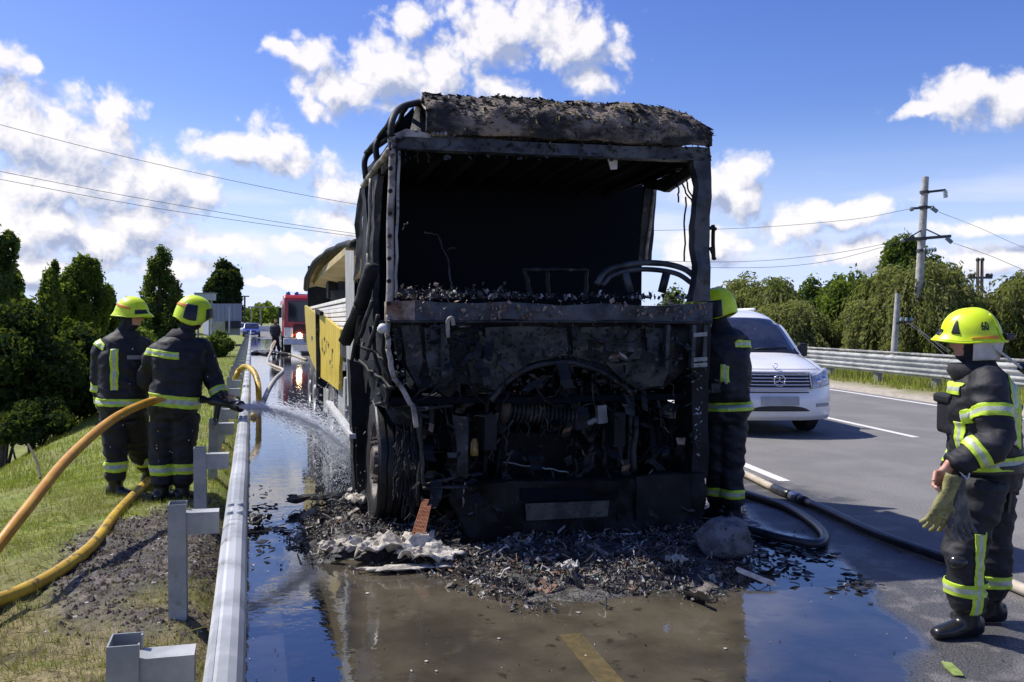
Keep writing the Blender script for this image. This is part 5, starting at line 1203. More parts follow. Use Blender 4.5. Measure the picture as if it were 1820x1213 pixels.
qs = spline([G(1262, 818, .04), G(1322, 842, .04), G(1376, 868, .04), G(1470, 908, .04), G(1560, 950, .04), G(1660, 986, .04), G(1740, 1012, .04), G(1800, 1040, .04), G(1860, 1065, .04), G(1990, 1120, .04)], 8)
def seg(i, j, r, m, nm): mb = MB(); mb.tube(qs[i:j + 1], r, 12); mb.build(nm, m, t, smooth=True)
seg(0, 16, .036, HOSE_P, 'hose_length'); seg(16, 19, .043, HOSE_D, 'coupling'); seg(19, 20, .05, ALU, 'coupling'); seg(20, 21, .043, HOSE_D, 'coupling'); seg(21, 50, .036, HOSE_D, 'hose_length'); seg(50, 72, .036, HOSE_P, 'hose_length')
hose('fire_hose', [G(1290, 868, .035), G(1345, 884, .035), G(1405, 905, .035), G(1448, 932, .035), G(1466, 955, .035), G(1450, 967, .035), G(1400, 960, .035), G(1345, 945, .035), G(1285, 930, .035)], .034, HOSE_D, 'black wet hose loop in the puddle beside the truck', group='fire hoses')
hose('fire_hose', [G(545, 640, .03), G(515, 630, .05), G(482, 622, .3), P(492, 603, 49.0), G(476, 640, .03), G(486, 650, .03), G(503, 658, .03), G(490, 672, .03), G(478, 690, .03), G(468, 712, .03)], .045, HOSE_P, 'pale hose trailing over the wet road from the fire engine', group='fire hoses')
mb = MB(); c = G(464, 628)
for k in range(10): mb.tube(spline([c + V3(gd.normal(0, .4), gd.normal(0, 1.0), .06) for _ in range(4)], 4), .045, 6)
tag(mb.build('fire_hose', HOSE_D, smooth=True), 'dark tangled hose heap on the wet road left of the fire engine', 'hose', 'fire hoses')

# ------------------------------------------------------------------ white van
van_c = Vector((7.43, 11.516, 0)); VL = N9.copy(); VB = D9.copy()
van = thing('white_van', 'white passenger van facing the camera on the right carriageway', 'van', van_c + VB * 2)
VPAINT = mat('van_white', (.74, .74, .74), (.80, .80, .79), rough=.22, scale=1.5, coat=.6)
VPROF = [(0.10, .24), (.03, .30), (0.0, .40), (.005, .55), (.03, .66), (.07, .80), (.13, .93), (.20, .985), (.30, 1.03), (.6, 1.11), (.95, 1.185), (1.06, 1.215), (1.3, 1.40), (1.6, 1.62), (1.85, 1.775), (2.05, 1.85), (2.4, 1.90), (3.4, 1.91), (4.5, 1.89), (4.68, 1.75), (4.76, 1.2), (4.8, .5), (4.75, .28)]
def vprof(s):
    k = s * (len(VPROF) - 1); i = min(int(k), len(VPROF) - 2); f = k - i; a, b = VPROF[i], VPROF[i + 1]
    return a[0] + (b[0] - a[0]) * f, a[1] + (b[1] - a[1]) * f
def vs_of_z(z):
    for i in range(14):
        a, b = VPROF[i], VPROF[i + 1]
        if a[1] <= z <= b[1]: return (i + (z - a[1]) / (b[1] - a[1])) / (len(VPROF) - 1)
    return .6
def vpt(t, s, off=0.0):
    y, z = vprof(s); hw = .95 - .21 * max(0, (z - .95) / .95) ** 1.2
    fr = max(0, 1 - y / 1.6) if y < 1.6 else 0
    y2 = y + (.34 * abs(t) ** 3.2) * fr + .10 * t * t * (1 if .9 < y < 2.2 else .3 * fr); z2 = z - (.05 * abs(t) ** 4 if z > 1.0 else 0) - (.06 * abs(t) ** 8 if z > 1.7 else 0)
    p = van_c + VL * (hw * t) + VB * y2 + ZU * z2
    return p
def voff(t, s, o):
    e = .004; a = vpt(t + e, s) - vpt(t - e, s); b = vpt(t, s + e) - vpt(t, s - e); n = a.cross(b).normalized()
    if n.dot(EYE - vpt(t, s)) < 0 and s < .7: n = -n
    return vpt(t, s) + n * o
def vpatch(name, t0, t1, z0, z1, m, o=.006, n=10, th=.01, parent=None, f=None):
    s0, s1 = vs_of_z(z0), vs_of_z(z1); mb = MB()
    mb.grid(lambda i, j: voff(*(f(t0 + (t1 - t0) * i, s0 + (s1 - s0) * j) if f else (t0 + (t1 - t0) * i, s0 + (s1 - s0) * j)), o), n, n)
    return mb.build(name, m, parent or van, smooth=True, solid=th)
mb = MB(); mb.grid(lambda i, j: vpt(2 * i - 1, j), 36, 88)
for sgn in (-1, 1):
    e = [vpt(sgn, j / 88) for j in range(89)]; mb.add(e, [tuple(range(89))])
mb.build('body', VPAINT, van, auto=40)
GLASSV = mat('van_glass', (.012, .016, .03), (.03, .035, .05), rough=.03, scale=2.2, ior=1.7)
BLK = mat('black_trim', (.012, .012, .013), rough=.5); CHR = mat('chrome', (.6, .6, .62), rough=.18, metal=.9)
LAMP = mat('headlamp_glass', (.30, .32, .35), (.55, .57, .6), rough=.08, scale=9, ior=1.6)
def wsf(t, s):
    return t, s
vpatch('windscreen', -.9, .9, 1.24, 1.76, GLASSV, .006, 16)
vpatch('windscreen_seal', -.92, .92, 1.215, 1.25, BLK, .009, 12, .012)
g_ = vpatch('grille', -.52, .52, .70, .925, BLK, .008, 10)
for k in range(5):
    z = .715 + k * .047; s_ = vs_of_z(z); mb = MB(); mb.tube([voff(-.5 + i / 16, s_, .022) for i in range(17)], .011, 6); mb.build('slat', CHR, van, smooth=True) if k in () else mb.build('slat', CHR, g_, smooth=True)
mb = MB(); mb.tube([voff(-.54, vs_of_z(.70), .015)] + [voff(-.54 + 1.08 * i / 12, vs_of_z(.935), .015) for i in range(13)] + [voff(.54, vs_of_z(.70), .015)] + [voff(.54 - 1.08 * i / 12, vs_of_z(.695), .015) for i in range(13)], .012, 6); mb.build('surround', CHR, g_, smooth=True)
mb = MB(); c = voff(0, vs_of_z(.815), .03); ax = -VB; mb.tube([c + (VL * math.cos(a) + ZU * math.sin(a)) * .085 for a in [k * math.pi / 12 for k in range(25)]], .010, 8)
for a in (90, 210, 330): mb.tube([c, c + (VL * math.cos(R(a)) + ZU * math.sin(R(a))) * .085], [.016, .006], 6)
mb.build('emblem', CHR, g_, smooth=True)
mb = MB(); c = vpt(0, vs_of_z(.99)) + ZU * .05; mb.tube([c + (VL * math.cos(a) + ZU * math.sin(a)) * .035 for a in [k * math.pi / 8 for k in range(17)]], .005, 6); mb.tube([c - ZU * .06, c - ZU * .035], .006, 6)
mb.build('bonnet_badge', CHR, van, smooth=True)
mb = MB(); mb.tube([voff(-.80 + 1.6 * i / 14, vs_of_z(.985) + .004, .002) for i in range(15)], .004, 5)
for sg in (-1, 1): mb.tube([voff(sg * (.80 + .04 * i / 10), vs_of_z(.985) + (vs_of_z(1.20) - vs_of_z(.985)) * i / 10, .002) for i in range(11)], .004, 5)
mb.build('bonnet_seam', BLK, van, smooth=True)
for sg in (-1, 1):
    def hl(i, j, sg=sg):
        t = .56 + .42 * i; z0 = .70 + .05 * i; z1 = .90 + .13 * i ** 1.5; return voff(sg * t, vs_of_z(z0 + (z1 - z0) * j), .008)
    mb = MB(); mb.grid(hl, 10, 8); h_ = mb.build('headlight', LAMP, van, smooth=True, solid=.012)
    for q in (.3, .62):
        mb = MB(); c = hl(q, .45); mb.lathe(c, -VB, [(0, 0), (.055, .0), (.05, .012), (0, .016)], 16); mb.build('lens', CHR, h_, smooth=True)
    mb = MB(); mb.grid(lambda i, j, sg=sg: voff(sg * (.62 + .3 * i), vs_of_z(.44 + .05 * j), .006), 6, 4); mb.build('fog_recess', mat('grey_plastic', (.3, .3, .31), rough=.5), van, solid=.008)
mb = MB(); mb.grid(lambda i, j: voff(-.3 + .6 * i, vs_of_z(.47 + .125 * j), .014), 6, 3); mb.build('number_plate', mat('grey_plate', (.35, .35, .36), (.42, .42, .42), rough=.6, scale=5), van, solid=.012)
mb = MB(); mb.grid(lambda i, j: voff(-.5 + 1. * i, vs_of_z(.385 + (.075 * (1 - (2 * i - 1) ** 4)) * j), .006), 14, 4); mb.build('lower_intake', BLK, van, solid=.01)
mb = MB(); mb.tube([voff(-.48 + .96 * i / 12, vs_of_z(.655), .006) for i in range(13)], .009, 6); mb.build('bumper_slit', BLK, van, smooth=True)
for k, (a, b) in enumerate((((-.7, 1.25), (-.05, 1.30)), ((.05, 1.25), (.7, 1.29)))):
    mb = MB(); mb.tube([voff(a[0], vs_of_z(a[1]), .02), voff((a[0] + b[0]) / 2, vs_of_z(1.265), .03), voff(b[0], vs_of_z(b[1]), .02)], .010, 6); mb.build('wiper', BLK, van, smooth=True)
for sg in (-1, 1):
    for yb in (.92, 3.9):
        wheel_at(van, van_c + VL * (sg * .80) + VB * yb + ZU * .33, VL * sg, .33, .22, mat('car_tyre', (.015, .015, .016), rough=.8), RIMG)
    mb = MB(); mb.tube([vpt(sg * .80, .74) + ZU * .05 - VB * .2, vpt(sg * .80, .80) + ZU * .06], .022, 8); mb.build('roof_bar', VPAINT, van, smooth=True)
    mb = MB(); c = van_c + VL * (sg * 1.04) + VB * 1.55 + ZU * 1.25; mb.box(c, (.16, .12, .22), Matrix.Rotation(-math.atan2(VB.x, VB.y), 3, 'Z')); mb.build('mirror', BLK, van, bevel=.04)
mb = MB(); mb.grid(lambda i, j: van_c + VL * (-.25 + .12 * i) + VB * 1.62 + ZU * (1.33 + .14 * j), 1, 1); mb.build('mirror_card', mat('paper_white', (.7, .7, .7), rough=.7), van, solid=.004)
def vside(sg, y, z): return van_c + VL * (sg * (.956 - .21 * max(0, (z - .95) / .95) ** 1.2)) + VB * y + ZU * z
for sg in (-1, 1):
    for (ya, yb) in ((1.52, 2.42), (2.52, 3.5), (3.6, 4.45)):
        mb = MB(); mb.grid(lambda i, j: vside(sg, ya + (yb - ya) * i + (.32 * j if ya < 2 else 0) * (1 - i), 1.2 + .46 * j), 4, 6); mb.build('side_window', GLASSV, van, solid=.008)
    for y in (1.46, 2.47, 3.55):
        mb = MB(); mb.tube([vside(sg, y, z) for z in (.42, .8, 1.18)], .004, 5); mb.build('door_seam', BLK, van)
    mb = MB(); mb.bar(vside(sg, 1.4, .62), vside(sg, 3.5, .62), .02, .07); mb.build('side_strip', mat('grey_plastic', (.3, .3, .31)), van)
mb = MB()
for sg in (-1, 1): mb.box(van_c + VL * (sg * .1) + VB * 1.2 + ZU * .3, (1.6, 1.6, .1), Matrix.Rotation(-math.atan2(VB.x, VB.y), 3, 'Z'))
mb.build('underbody', BLK, van)

# ------------------------------------------------------------------ fire engine far down the wet lane
FR = mat('engine_red', (.42, .025, .02), (.5, .035, .03), rough=.3, scale=2, coat=.4); FW = mat('engine_white', (.6, .6, .6), (.7, .7, .7), rough=.4, scale=3)
FX, FY = 1.50, 44.6
fe = thing('fire_engine', 'red fire engine with one headlight lit, parked behind the yellow trailer', 'fire engine', (FX + 1.2, FY + 3, 0))
def fp(name, mb, m, p=None, **k): return mb.build(name, m, p or fe, **k)
def fbx(x0, x1, y0, y1, z0, z1, name, m, bevel=.03, p=None): mb = MB(); mb.box((FX + (x0 + x1) / 2, FY + (y0 + y1) / 2, (z0 + z1) / 2), (x1 - x0, y1 - y0, z1 - z0)); return fp(name, mb, m, p, bevel=bevel)
mb = MB(); q = [(0, 1.0), (.0, 1.55), (.12, 2.75), (.3, 2.92), (2.4, 2.92), (2.4, .9), (.3, .9)]
mb.loft([[V3(FX + x, FY + y, z) for y, z in q] for x in (0.0, .06, 2.34, 2.4)]); cab = fp('cab', mb, FR, bevel=.05)
fbx(.2, 2.2, -.01, .12, 1.62, 2.62, 'windscreen', mat('dark_glass', (.02, .025, .035), rough=.05), .02)
fbx(-.012, .02, .5, 1.3, 1.7, 2.5, 'side_window', mat('dark_glass', (.02, .025, .035)), .01)
fbx(-.012, .02, 1.5, 2.2, 1.7, 2.5, 'side_window', mat('dark_glass', (.02, .025, .035)), .01)
fbx(.45, 1.95, -.03, .05, 1.0, 1.5, 'grille', mat('dark_red', (.07, .01, .012), rough=.5), .02)
for k in range(5): fbx(.5, 1.9, -.05, -.02, 1.05 + k * .09, 1.08 + k * .09, 'slat', mat('dark_red', (.07, .01, .012)), 0)
fbx(.02, .42, -.04, .2, .85, 1.35, 'front_wing', FW, .05); fbx(1.98, 2.38, -.04, .2, .85, 1.35, 'front_wing', FW, .05)
fbx(-.02, 2.42, -.22, .1, .52, .82, 'bumper', FW, .04)
for x, e in ((.72, 18.0), (1.75, 2.0)):
    mb = MB(); mb.lathe((FX + x, FY - .1, .95), (0, -1, 0), [(0, 0), (.12, 0), (.13, .05), (.09, .09), (0, .1)], 20); fp('headlight', mb, mat('lit_headlamp' if e > 5 else 'headlamp_dim', (.9, .8, .6), rough=.2, emit=(1, .75, .42, e)), smooth=True)
fbx(0.02, 2.38, 2.5, 7.2, .95, 2.75, 'body', FR, .04)
for k in range(3): fbx(-.012, .01, 2.7 + k * 1.5, 4.05 + k * 1.5, 1.1, 2.5, 'locker_shutter', FW, .01)
for x in (.35, .8, 1.6, 2.05):
    mb = MB(); mb.tube([V3(FX + x, FY + 2, 3.0), V3(FX + x, FY + 7, 3.0)], .035, 6); fp('ladder_rail', mb, GALVD)
for k in range(9): fbx(.8, 1.6, 2.3 + k * .5, 2.35 + k * .5, 2.98, 3.03, 'ladder_rung', GALVD, 0)
for x in (.2, .6, 2.0):
    mb = MB(); mb.lathe((FX + x, FY + .5, 2.92), (0, 0, 1), [(0, 0), (.1, 0), (.1, .12), (.05, .16), (0, .16)], 12); fp('beacon', mb, mat('beacon_blue', (.05, .1, .4), rough=.2), smooth=True)
for y in (1.0, 4.8, 6.0):
    wheel_at(fe, V3(FX + .2, FY + y, .52), (-1, 0, 0), .52, .34, mat('car_tyre', (.015, .015, .016)), RIMG); wheel_at(fe, V3(FX + 2.2, FY + y, .52), (1, 0, 0), .52, .34, mat('car_tyre', (.015, .015, .016)), RIMG)
for x in (-.18, 2.58):
    fbx(x - .08, x + .08, .1, .18, 1.8, 2.3, 'mirror', BLK, .02)
fbx(.1, 2.3, .3, 7, .6, .95, 'chassis', BLK, 0)
def far_car(px, py, d, m, label):
    c = P(px, py, d); c.z = 0; t = thing('parked_car', label, 'car', c, 'cars at the far end of the road')
    def lo(prof, w0, w1):
        mb = MB(); mb.loft([[c + V3(sx * (w0 if z < .9 else w1), y, z) for y, z in prof] for sx in (-1, -.9, .9, 1)]); return mb
    lo([(0, .25), (0, .7), (.9, .88), (3.9, .92), (4.3, .8), (4.3, .25)], .87, .87).build('body', m, t, bevel=.06)
    lo([(.95, .885), (1.6, 1.42), (3.1, 1.45), (3.8, .93)], .8, .68).build('cabin', m, t, bevel=.05)
    mb = MB(); mb.plate([c + V3(-.66, .98, .93), c + V3(.66, .98, .93), c + V3(.56, 1.55, 1.38), c + V3(-.56, 1.55, 1.38)], V3(0, -.03, .02)); mb.build('windscreen', GLASSV, t)
    for sx in (-1, 1):
        mb = MB(); mb.box(c + V3(sx * .62, -.01, .62), (.34, .06, .14)); mb.build('headlight', LAMP, t, bevel=.02)
        for y in (.8, 3.4): wheel_at(t, c + V3(sx * .78, y, .32), (sx, 0, 0), .32, .2, mat('car_tyre', (.015, .015, .016)), RIMG)
    mb = MB(); mb.box(c + V3(0, -.01, .45), (.6, .05, .12)); mb.build('number_plate', FW, t)
far_car(434, 580, 104, VPAINT, 'white car parked at the far end of the road, left of the blue car')
far_car(447, 583, 92, mat('car_blue', (.03, .05, .22), (.04, .06, .26), rough=.3, scale=2), 'small blue car at the far end of the road')

# ------------------------------------------------------------------ water jet
NOZ_TIP = P(428, 723, 7.62); HIT = P(632, 792, 8.6); AX = HIT - NOZ_TIP; AL = AX.length; AXN = AX.normalized(); AS = AXN.orthogonal().normalized(); AT = AXN.cross(AS)
DROP = bpy.data.materials.new('water_drops'); DROP.use_nodes = True; nt = DROP.node_tree; nt.nodes.clear()
o = nd(nt, 'ShaderNodeOutputMaterial'); mx = nd(nt, 'ShaderNodeMixShader'); mx.inputs[0].default_value = .55; d_1 = nd(nt, 'ShaderNodeBsdfDiffuse'); d_2 = nd(nt, 'ShaderNodeBsdfTranslucent')
d_1.inputs[0].default_value = d_2.inputs[0].default_value = (.92, .94, .97, 1); nt.links.new(d_1.outputs[0], mx.inputs[1]); nt.links.new(d_2.outputs[0], mx.inputs[2]); nt.links.new(mx.outputs[0], o.inputs[0])
gj = np.random.default_rng(4); vs, fs = [], []
def drop(p, d, l, r):
    o = len(vs); s = d.orthogonal().normalized(); t2 = d.cross(s)
    vs.extend([p - d * l, p + s * r, p + (t2 * .87 - s * .5) * r, p - (t2 * .87 + s * .5) * r, p + d * l]); fs.extend([(o, o + 1, o + 2), (o, o + 2, o + 3), (o, o + 3, o + 1), (o + 4, o + 2, o + 1), (o + 4, o + 3, o + 2), (o + 4, o + 1, o + 3)])
for _ in range(1500):                       # streaks in the core of the jet
    t_ = gj.random(); w = .022 + .15 * t_ ** 1.0; a = gj.uniform(0, 6.28); r_ = w * abs(gj.normal(0, .45)); p = NOZ_TIP + AX * t_ + (AS * math.cos(a) + AT * math.sin(a)) * r_ + V3(0, 0, -.10 * t_ * t_ + .10 * math.sin(t_ * 3.14)); drop(p, (AXN + Vector(gj.normal(0, .05, 3))).normalized(), gj.uniform(.02, .07), gj.uniform(.0012, .0026))
for _ in range(8000):
    t_ = gj.random() ** .8; w = .035 + .27 * t_; a = gj.uniform(0, 6.28); r_ = w * abs(gj.normal(0, .55))
    p = NOZ_TIP + AX * t_ + (AS * math.cos(a) + AT * math.sin(a)) * r_ + V3(0, 0, -.10 * t_ * t_ + .10 * math.sin(t_ * 3.14)); drop(p, (AXN + Vector(gj.normal(0, .12, 3))).normalized(), gj.uniform(.006, .022), gj.uniform(.0012, .0030))
for _ in range(4200):
    p = HIT + Vector((gj.normal(-.16, .16), gj.normal(0, .4), gj.normal(-.1, .28)))
    if p.x > TP0.x + .12 or p.z < .02: continue
    drop(p, Vector((gj.normal(0, .4), gj.normal(0, .4), -1)).normalized(), gj.uniform(.004, .016), gj.uniform(.0012, .003))
for _ in range(50):
    p = NOZ_TIP + Vector((gj.normal(-.4, .35), gj.normal(-.6, .5), gj.normal(-.1, .35))); drop(p, V3(0, 0, -1), gj.uniform(.002, .004), gj.uniform(.002, .0035))
tag(link('water_spray', vs, fs, DROP), kind='stuff')
MIST = bpy.data.materials.new('spray_mist'); MIST.use_nodes = True; nt = MIST.node_tree; nt.nodes.clear()
o = nd(nt, 'ShaderNodeOutputMaterial'); pv = nd(nt, 'ShaderNodeVolumePrincipled'); pv.inputs['Color'].default_value = (1, 1, 1, 1); pv.inputs['Anisotropy'].default_value = .55
ge = nd(nt, 'ShaderNodeNewGeometry'); n_ = nd(nt, 'ShaderNodeTexNoise'); n_.inputs['Scale'].default_value = 5; n_.inputs['Detail'].default_value = 3
nt.links.new(ge.outputs['Position'], n_.inputs['Vector'])
nt.links.new(math_n(nt, 'MULTIPLY', smooth(nt, n_.outputs[0], .42, .72), 0.8), pv.inputs['Density']); nt.links.new(pv.outputs[0], o.inputs['Volume'])
mb = MB(); rings = []
for k in range(15):
    t_ = k / 14; w = (.04 + .28 * t_) * (1 if k < 14 else .55); c = NOZ_TIP + AX * t_ * .97 + V3(0, 0, .06 * math.sin(t_ * 3.14) - .05 * t_); rings.append([c + (AS * math.cos(a) + AT * math.sin(a)) * w * (1 + .15 * math.sin(3 * a + k)) for a in [j * math.pi / 10 for j in range(20)]])
mb.loft(rings); tag(mb.build('spray_mist', MIST, smooth=True), kind='stuff')

# ------------------------------------------------------------------ firefighters
NAVY = mat('turnout_navy', (.003, .0037, .0068), (.0085, .0095, .0145), rough=.7, scale=7, bump=.35, bscale=45, c3=(.022, .023, .028), c3lo=.63, c3hi=.75)
LIME = mat('stripe_lime', (.42, .60, .03), (.52, .70, .06), rough=.55, scale=18)
SILV = mat('stripe_silver', (.36, .40, .30), (.48, .51, .42), rough=.35, scale=30)
BOOT = mat('boot_rubber', (.010, .010, .011), (.02, .02, .02), rough=.3, scale=8, bump=.2)
SKIN = mat('skin', (.42, .20, .13), (.50, .26, .18), rough=.55, scale=25)
HOOD = mat('hood_black', (.010, .011, .014), (.02, .02, .024), rough=.85, scale=20, bump=.3)
GLOVE = mat('glove_dark', (.02, .022, .022), (.05, .05, .048), rough=.7, scale=18, bump=.3)
HELM = mat('helmet_lime', (.56, .72, .008), (.66, .84, .012), rough=.30, rough2=.5, scale=9, coat=.15, bump=.06, bscale=40, c3=(.34, .40, .03), c3lo=.66, c3hi=.74)
ORNG = mat('helmet_orange', (.75, .25, .02), rough=.4)
def remesh(vs, fs, voxel, smooth_it=4, fac=.5):
    me = bpy.data.meshes.new('tmp'); me.from_pydata(vs, [], fs); o = bpy.data.objects.new('tmp', me); COL.objects.link(o)
    bm = bmesh.new(); bm.from_mesh(me); bmesh.ops.recalc_face_normals(bm, faces=bm.faces); bm.to_mesh(me); bm.free()
    m = o.modifiers.new('r', 'REMESH'); m.mode = 'VOXEL'; m.voxel_size = voxel
    s = o.modifiers.new('s', 'SMOOTH'); s.iterations = smooth_it; s.factor = fac
    dg = bpy.context.evaluated_depsgraph_get(); e = o.evaluated_get(dg); r = bpy.data.meshes.new_from_object(e)
    n = len(r.vertices); co = np.empty(n * 3, np.float32); r.vertices.foreach_get('co', co); nr = np.empty(n * 3, np.float32); r.vertices.foreach_get('normal', nr)
    F = [tuple(p.vertices) for p in r.polygons]
    bpy.data.objects.remove(o); bpy.data.meshes.remove(me); bpy.data.meshes.remove(r)
    return co.reshape(-1, 3), nr.reshape(-1, 3), F
def ell_ring(c, a, b, wa, wb, n=24, pw=2.3):
    out = []
    for k in range(n):
        t = 2 * math.pi * k / n; ca, sa = math.cos(t), math.sin(t)
        out.append(c + a * (wa * math.copysign(abs(ca) ** (2 / pw), ca)) + b * (wb * math.copysign(abs(sa) ** (2 / pw), sa)))
    return out
def limb(mb, pts, rs, n=14, sub=5):
    q = spline(pts, sub); m = len(q); rr = [float(np.interp(i / (m - 1) * (len(rs) - 1), range(len(rs)), rs)) for i in range(m)]; mb.tube(q, rr, n)
def ellipsoid(mb, c, axes, rad, n=18):
    def fn(s, t):
        a = s * 2 * math.pi; b = t * math.pi; return c + axes[0] * (rad[0] * math.cos(a) * math.sin(b)) + axes[1] * (rad[1] * math.sin(a) * math.sin(b)) + axes[2] * (rad[2] * math.cos(b))
    rings = [[fn(k / n, max(.02, min(.98, j / 10))) for k in range(n)] for j in range(11)]; mb.loft(rings)
def hand(parent, wr, d, side, m, curl=.9, s=1.0, name='hand', spread=.0):
    """palm, four unequal bent fingers and a thumb; d = along the hand, side = towards the thumb"""
    d = d.normalized(); side = (side - d * side.dot(d)).normalized(); nrm = d.cross(side)            # palm faces -nrm
    mb = MB(); mb.loft([ell_ring(wr - d * .04 * s, side, nrm, .030 * s, .024 * s, 12), ell_ring(wr, side, nrm, .031 * s, .022 * s, 12), ell_ring(wr + d * .04 * s, side, nrm, .041 * s, .02 * s, 12), ell_ring(wr + d * .088 * s, side, nrm, .042 * s, .016 * s, 12)])
    for k, (off, ln) in enumerate(((.030, .076), (.010, .086), (-.011, .08), (-.031, .062))):
        p = wr + d * .082 * s + side * off * s; a = 0; pts = [p - d * .02 * s]; dd = d; L_ = ln * s
        for j, fr in enumerate((.42, .33, .25)):
            a += curl * (.75, .95, .7)[j]; v = (d * math.cos(a) - nrm * math.sin(a)) + side * (spread * (1.5 - k) * .1); p = p + v * (L_ * fr); pts.append(p)
        mb.tube(pts, [.0105 * s, .0102 * s, .0095 * s, .0078 * s], 8)
    p = wr + d * .025 * s + side * .03 * s; v1 = (side * .75 + d * .7 - nrm * .35 * curl).normalized(); v2 = (side * .15 + d * .9 - nrm * .8 * curl).normalized()
    mb.tube([p - side * .015 * s, p + v1 * .035 * s, p + v1 * .035 * s + v2 * .032 * s, p + v1 * .035 * s + v2 * .056 * s], [.015 * s, .0125 * s, .0115 * s, .009 * s], 8)
    v, n, f = remesh(mb.v, mb.f, .0042 * s, 3); return link(name, v.tolist(), f, m, parent, smooth=True)
class Person: pass
def firefighter(label, J, fwd, base, group='firefighters', voxel=.013, bulk=1.0, boots=True, seed=1, skin_face=True, head_fwd=None, coat=True, suit=None):
    t = thing('person', label, 'person', base, group); J = {k: Vector(v) for k, v in J.items()}
    mb = MB(); up = (J['neck'] - J['hip']).normalized(); ax = (J['shR'] - J['shL']); ax = (ax - up * ax.dot(up)).normalized(); f = up.cross(ax).normalized()
    if f.dot(fwd) < 0: f = -f
    hax = (J['hipR'] - J['hipL']).normalized(); hf = ZU.cross(hax).normalized(); hf = hf if hf.dot(fwd) > 0 else -hf
    sw = (J['shR'] - J['shL']).length / 2
    def at(a, b, k): return J[a].lerp(J[b], k)
    B = bulk; hip, chest, neck = J['hip'], at('hip', 'neck', .62), J['neck']
    R_ = [(hip - up * .10, hax, hf, .165, .135), (hip - up * .04, hax, hf, .195, .16), (hip + up * .0, hax, hf, .215 * B, .175 * B), (hip + up * .10, ax, f, .205 * B, .168 * B), (at('hip', 'neck', .4), ax, f, .205 * B, .165 * B), (chest, ax, f, .222 * B, .172 * B), (at('hip', 'neck', .80), ax, f, min(.225, sw + .03) * B, .155 * B), (at('hip', 'neck', .91), ax, f, .175, .120), (neck, ax, f, .088, .085), (neck + up * .05, ax, f, .068, .07)]
    mb.loft([ell_ring(c, a, b_, wa, wb) for c, a, b_, wa, wb in R_])
    for s in 'LR':
        sh, el, wr = J['sh' + s], J['el' + s], J['wr' + s]
        limb(mb, [at('neck', 'sh' + s, .45) - up * .05, sh - up * .015, sh.lerp(el, .5), el, el.lerp(wr, .55), wr], [.075 * B, .088 * B, .082 * B, .074 * B, .066 * B, .058 * B], 16)
        hp, kn, an = J['hip' + s], J['kn' + s], J['an' + s]
        limb(mb, [hp + up * .04, hp.lerp(kn, .45), kn, kn.lerp(an, .5), an + V3(0, 0, -.01)], [.122 * B, .106 * B, .088 * B, .085 * B, .082 * B], 16)
        toe = J['toe' + s]; fd = (toe - an); fd.z = 0; fd = fd.normalized(); fs_ = Vector((fd.y, -fd.x, 0)); a0 = Vector((an.x, an.y, base[2]))
        mb.loft([ell_ring(a0 - fd * .09 + ZU * .06, fs_, ZU, .035, .05, 12), ell_ring(a0 - fd * .06 + ZU * .058, fs_, ZU, .045, .057, 12), ell_ring(a0 + fd * .03 + ZU * .055, fs_, ZU, .047, .054, 12), ell_ring(a0 + fd * .12 + ZU * .04, fs_, ZU, .052, .039, 12), ell_ring(a0 + fd * .18 + ZU * .034, fs_, ZU, .045, .033, 12), ell_ring(a0 + fd * .205 + ZU * .03, fs_, ZU, .028, .022, 12)])
        limb(mb, [an + ZU * .10, Vector((an.x, an.y, base[2] + .05))], [.07, .06], 12, 3)
    hd = J['head']; hfw = Vector(head_fwd or f).normalized(); hup = (hd - neck).normalized(); hup = (ZU * .6 + hup * .4).normalized(); hfw = (hfw - hup * hfw.dot(hup)).normalized(); hs = hfw.cross(hup)
    limb(mb, [neck - up * .02, hd - hup * .04], [.068, .064], 14, 3)
    ellipsoid(mb, hd, (hs, hfw, hup), (.078, .098, .115)); ellipsoid(mb, hd + hfw * .03 - hup * .07, (hs, hfw, hup), (.055, .062, .06))
    mb.loft([ell_ring(hd + hfw * .085 - hup * .00, hs, hup, .008, .012, 8), ell_ring(hd + hfw * .112 - hup * .03, hs, hup, .014, .012, 8), ell_ring(hd + hfw * .10 - hup * .042, hs, hup, .012, .006, 8)])
    v, n, F = remesh(mb.v, mb.f, voxel, 5)
    # cloth folds: bunching round the joints, long soft creases elsewhere
    off = np.zeros(len(v)); cen = [(J['el' + s], .2) for s in 'LR'] + [(J['kn' + s], .24) for s in 'LR'] + [(J['an' + s] + ZU * .1, .2) for s in 'LR'] + [(J['hip'] + up * .12, .26), (J['wrL'], .14), (J['wrR'], .14), (J['shL'], .16), (J['shR'], .16)]
    wgt = np.full(len(v), .48)
    for c, r in cen: wgt = np.maximum(wgt, np.exp(-(((v - np.array(c)) ** 2).sum(1)) / (r * .6) ** 2))
    hdist = np.linalg.norm(v - np.array(hd), axis=1); wgt *= np.clip((hdist - .16) / .08, 0, 1); wgt *= np.clip((v[:, 2] - base[2] - .14) / .06, 0, 1)
    for i, p in enumerate(v):
        q = Vector((p[0] * 6 + seed + p[2] * 2.5, p[1] * 6 - p[2] * 2, p[2] * 10)); a = 1 - abs(mnoise.noise(q)) * 2.2; b_ = 1 - abs(mnoise.noise(q * 2.1 + Vector((5, 2, 8)))) * 2.0
        off[i] = (a * .027 + b_ * .013) * wgt[i]
    v = v + n * off[:, None]
    fc = np.array([v[list(x)].mean(0) for x in F]); mi = np.zeros(len(F), int)
    loc = fc - np.array(hd); zz = loc @ np.array(hup); ff = loc @ np.array(hfw); near = np.linalg.norm(loc, axis=1) < .17
    mi[near & (zz > -.16)] = 1
    if skin_face: mi[near & (ff > .048) & (zz < .06) & (zz > -.085)] = 2
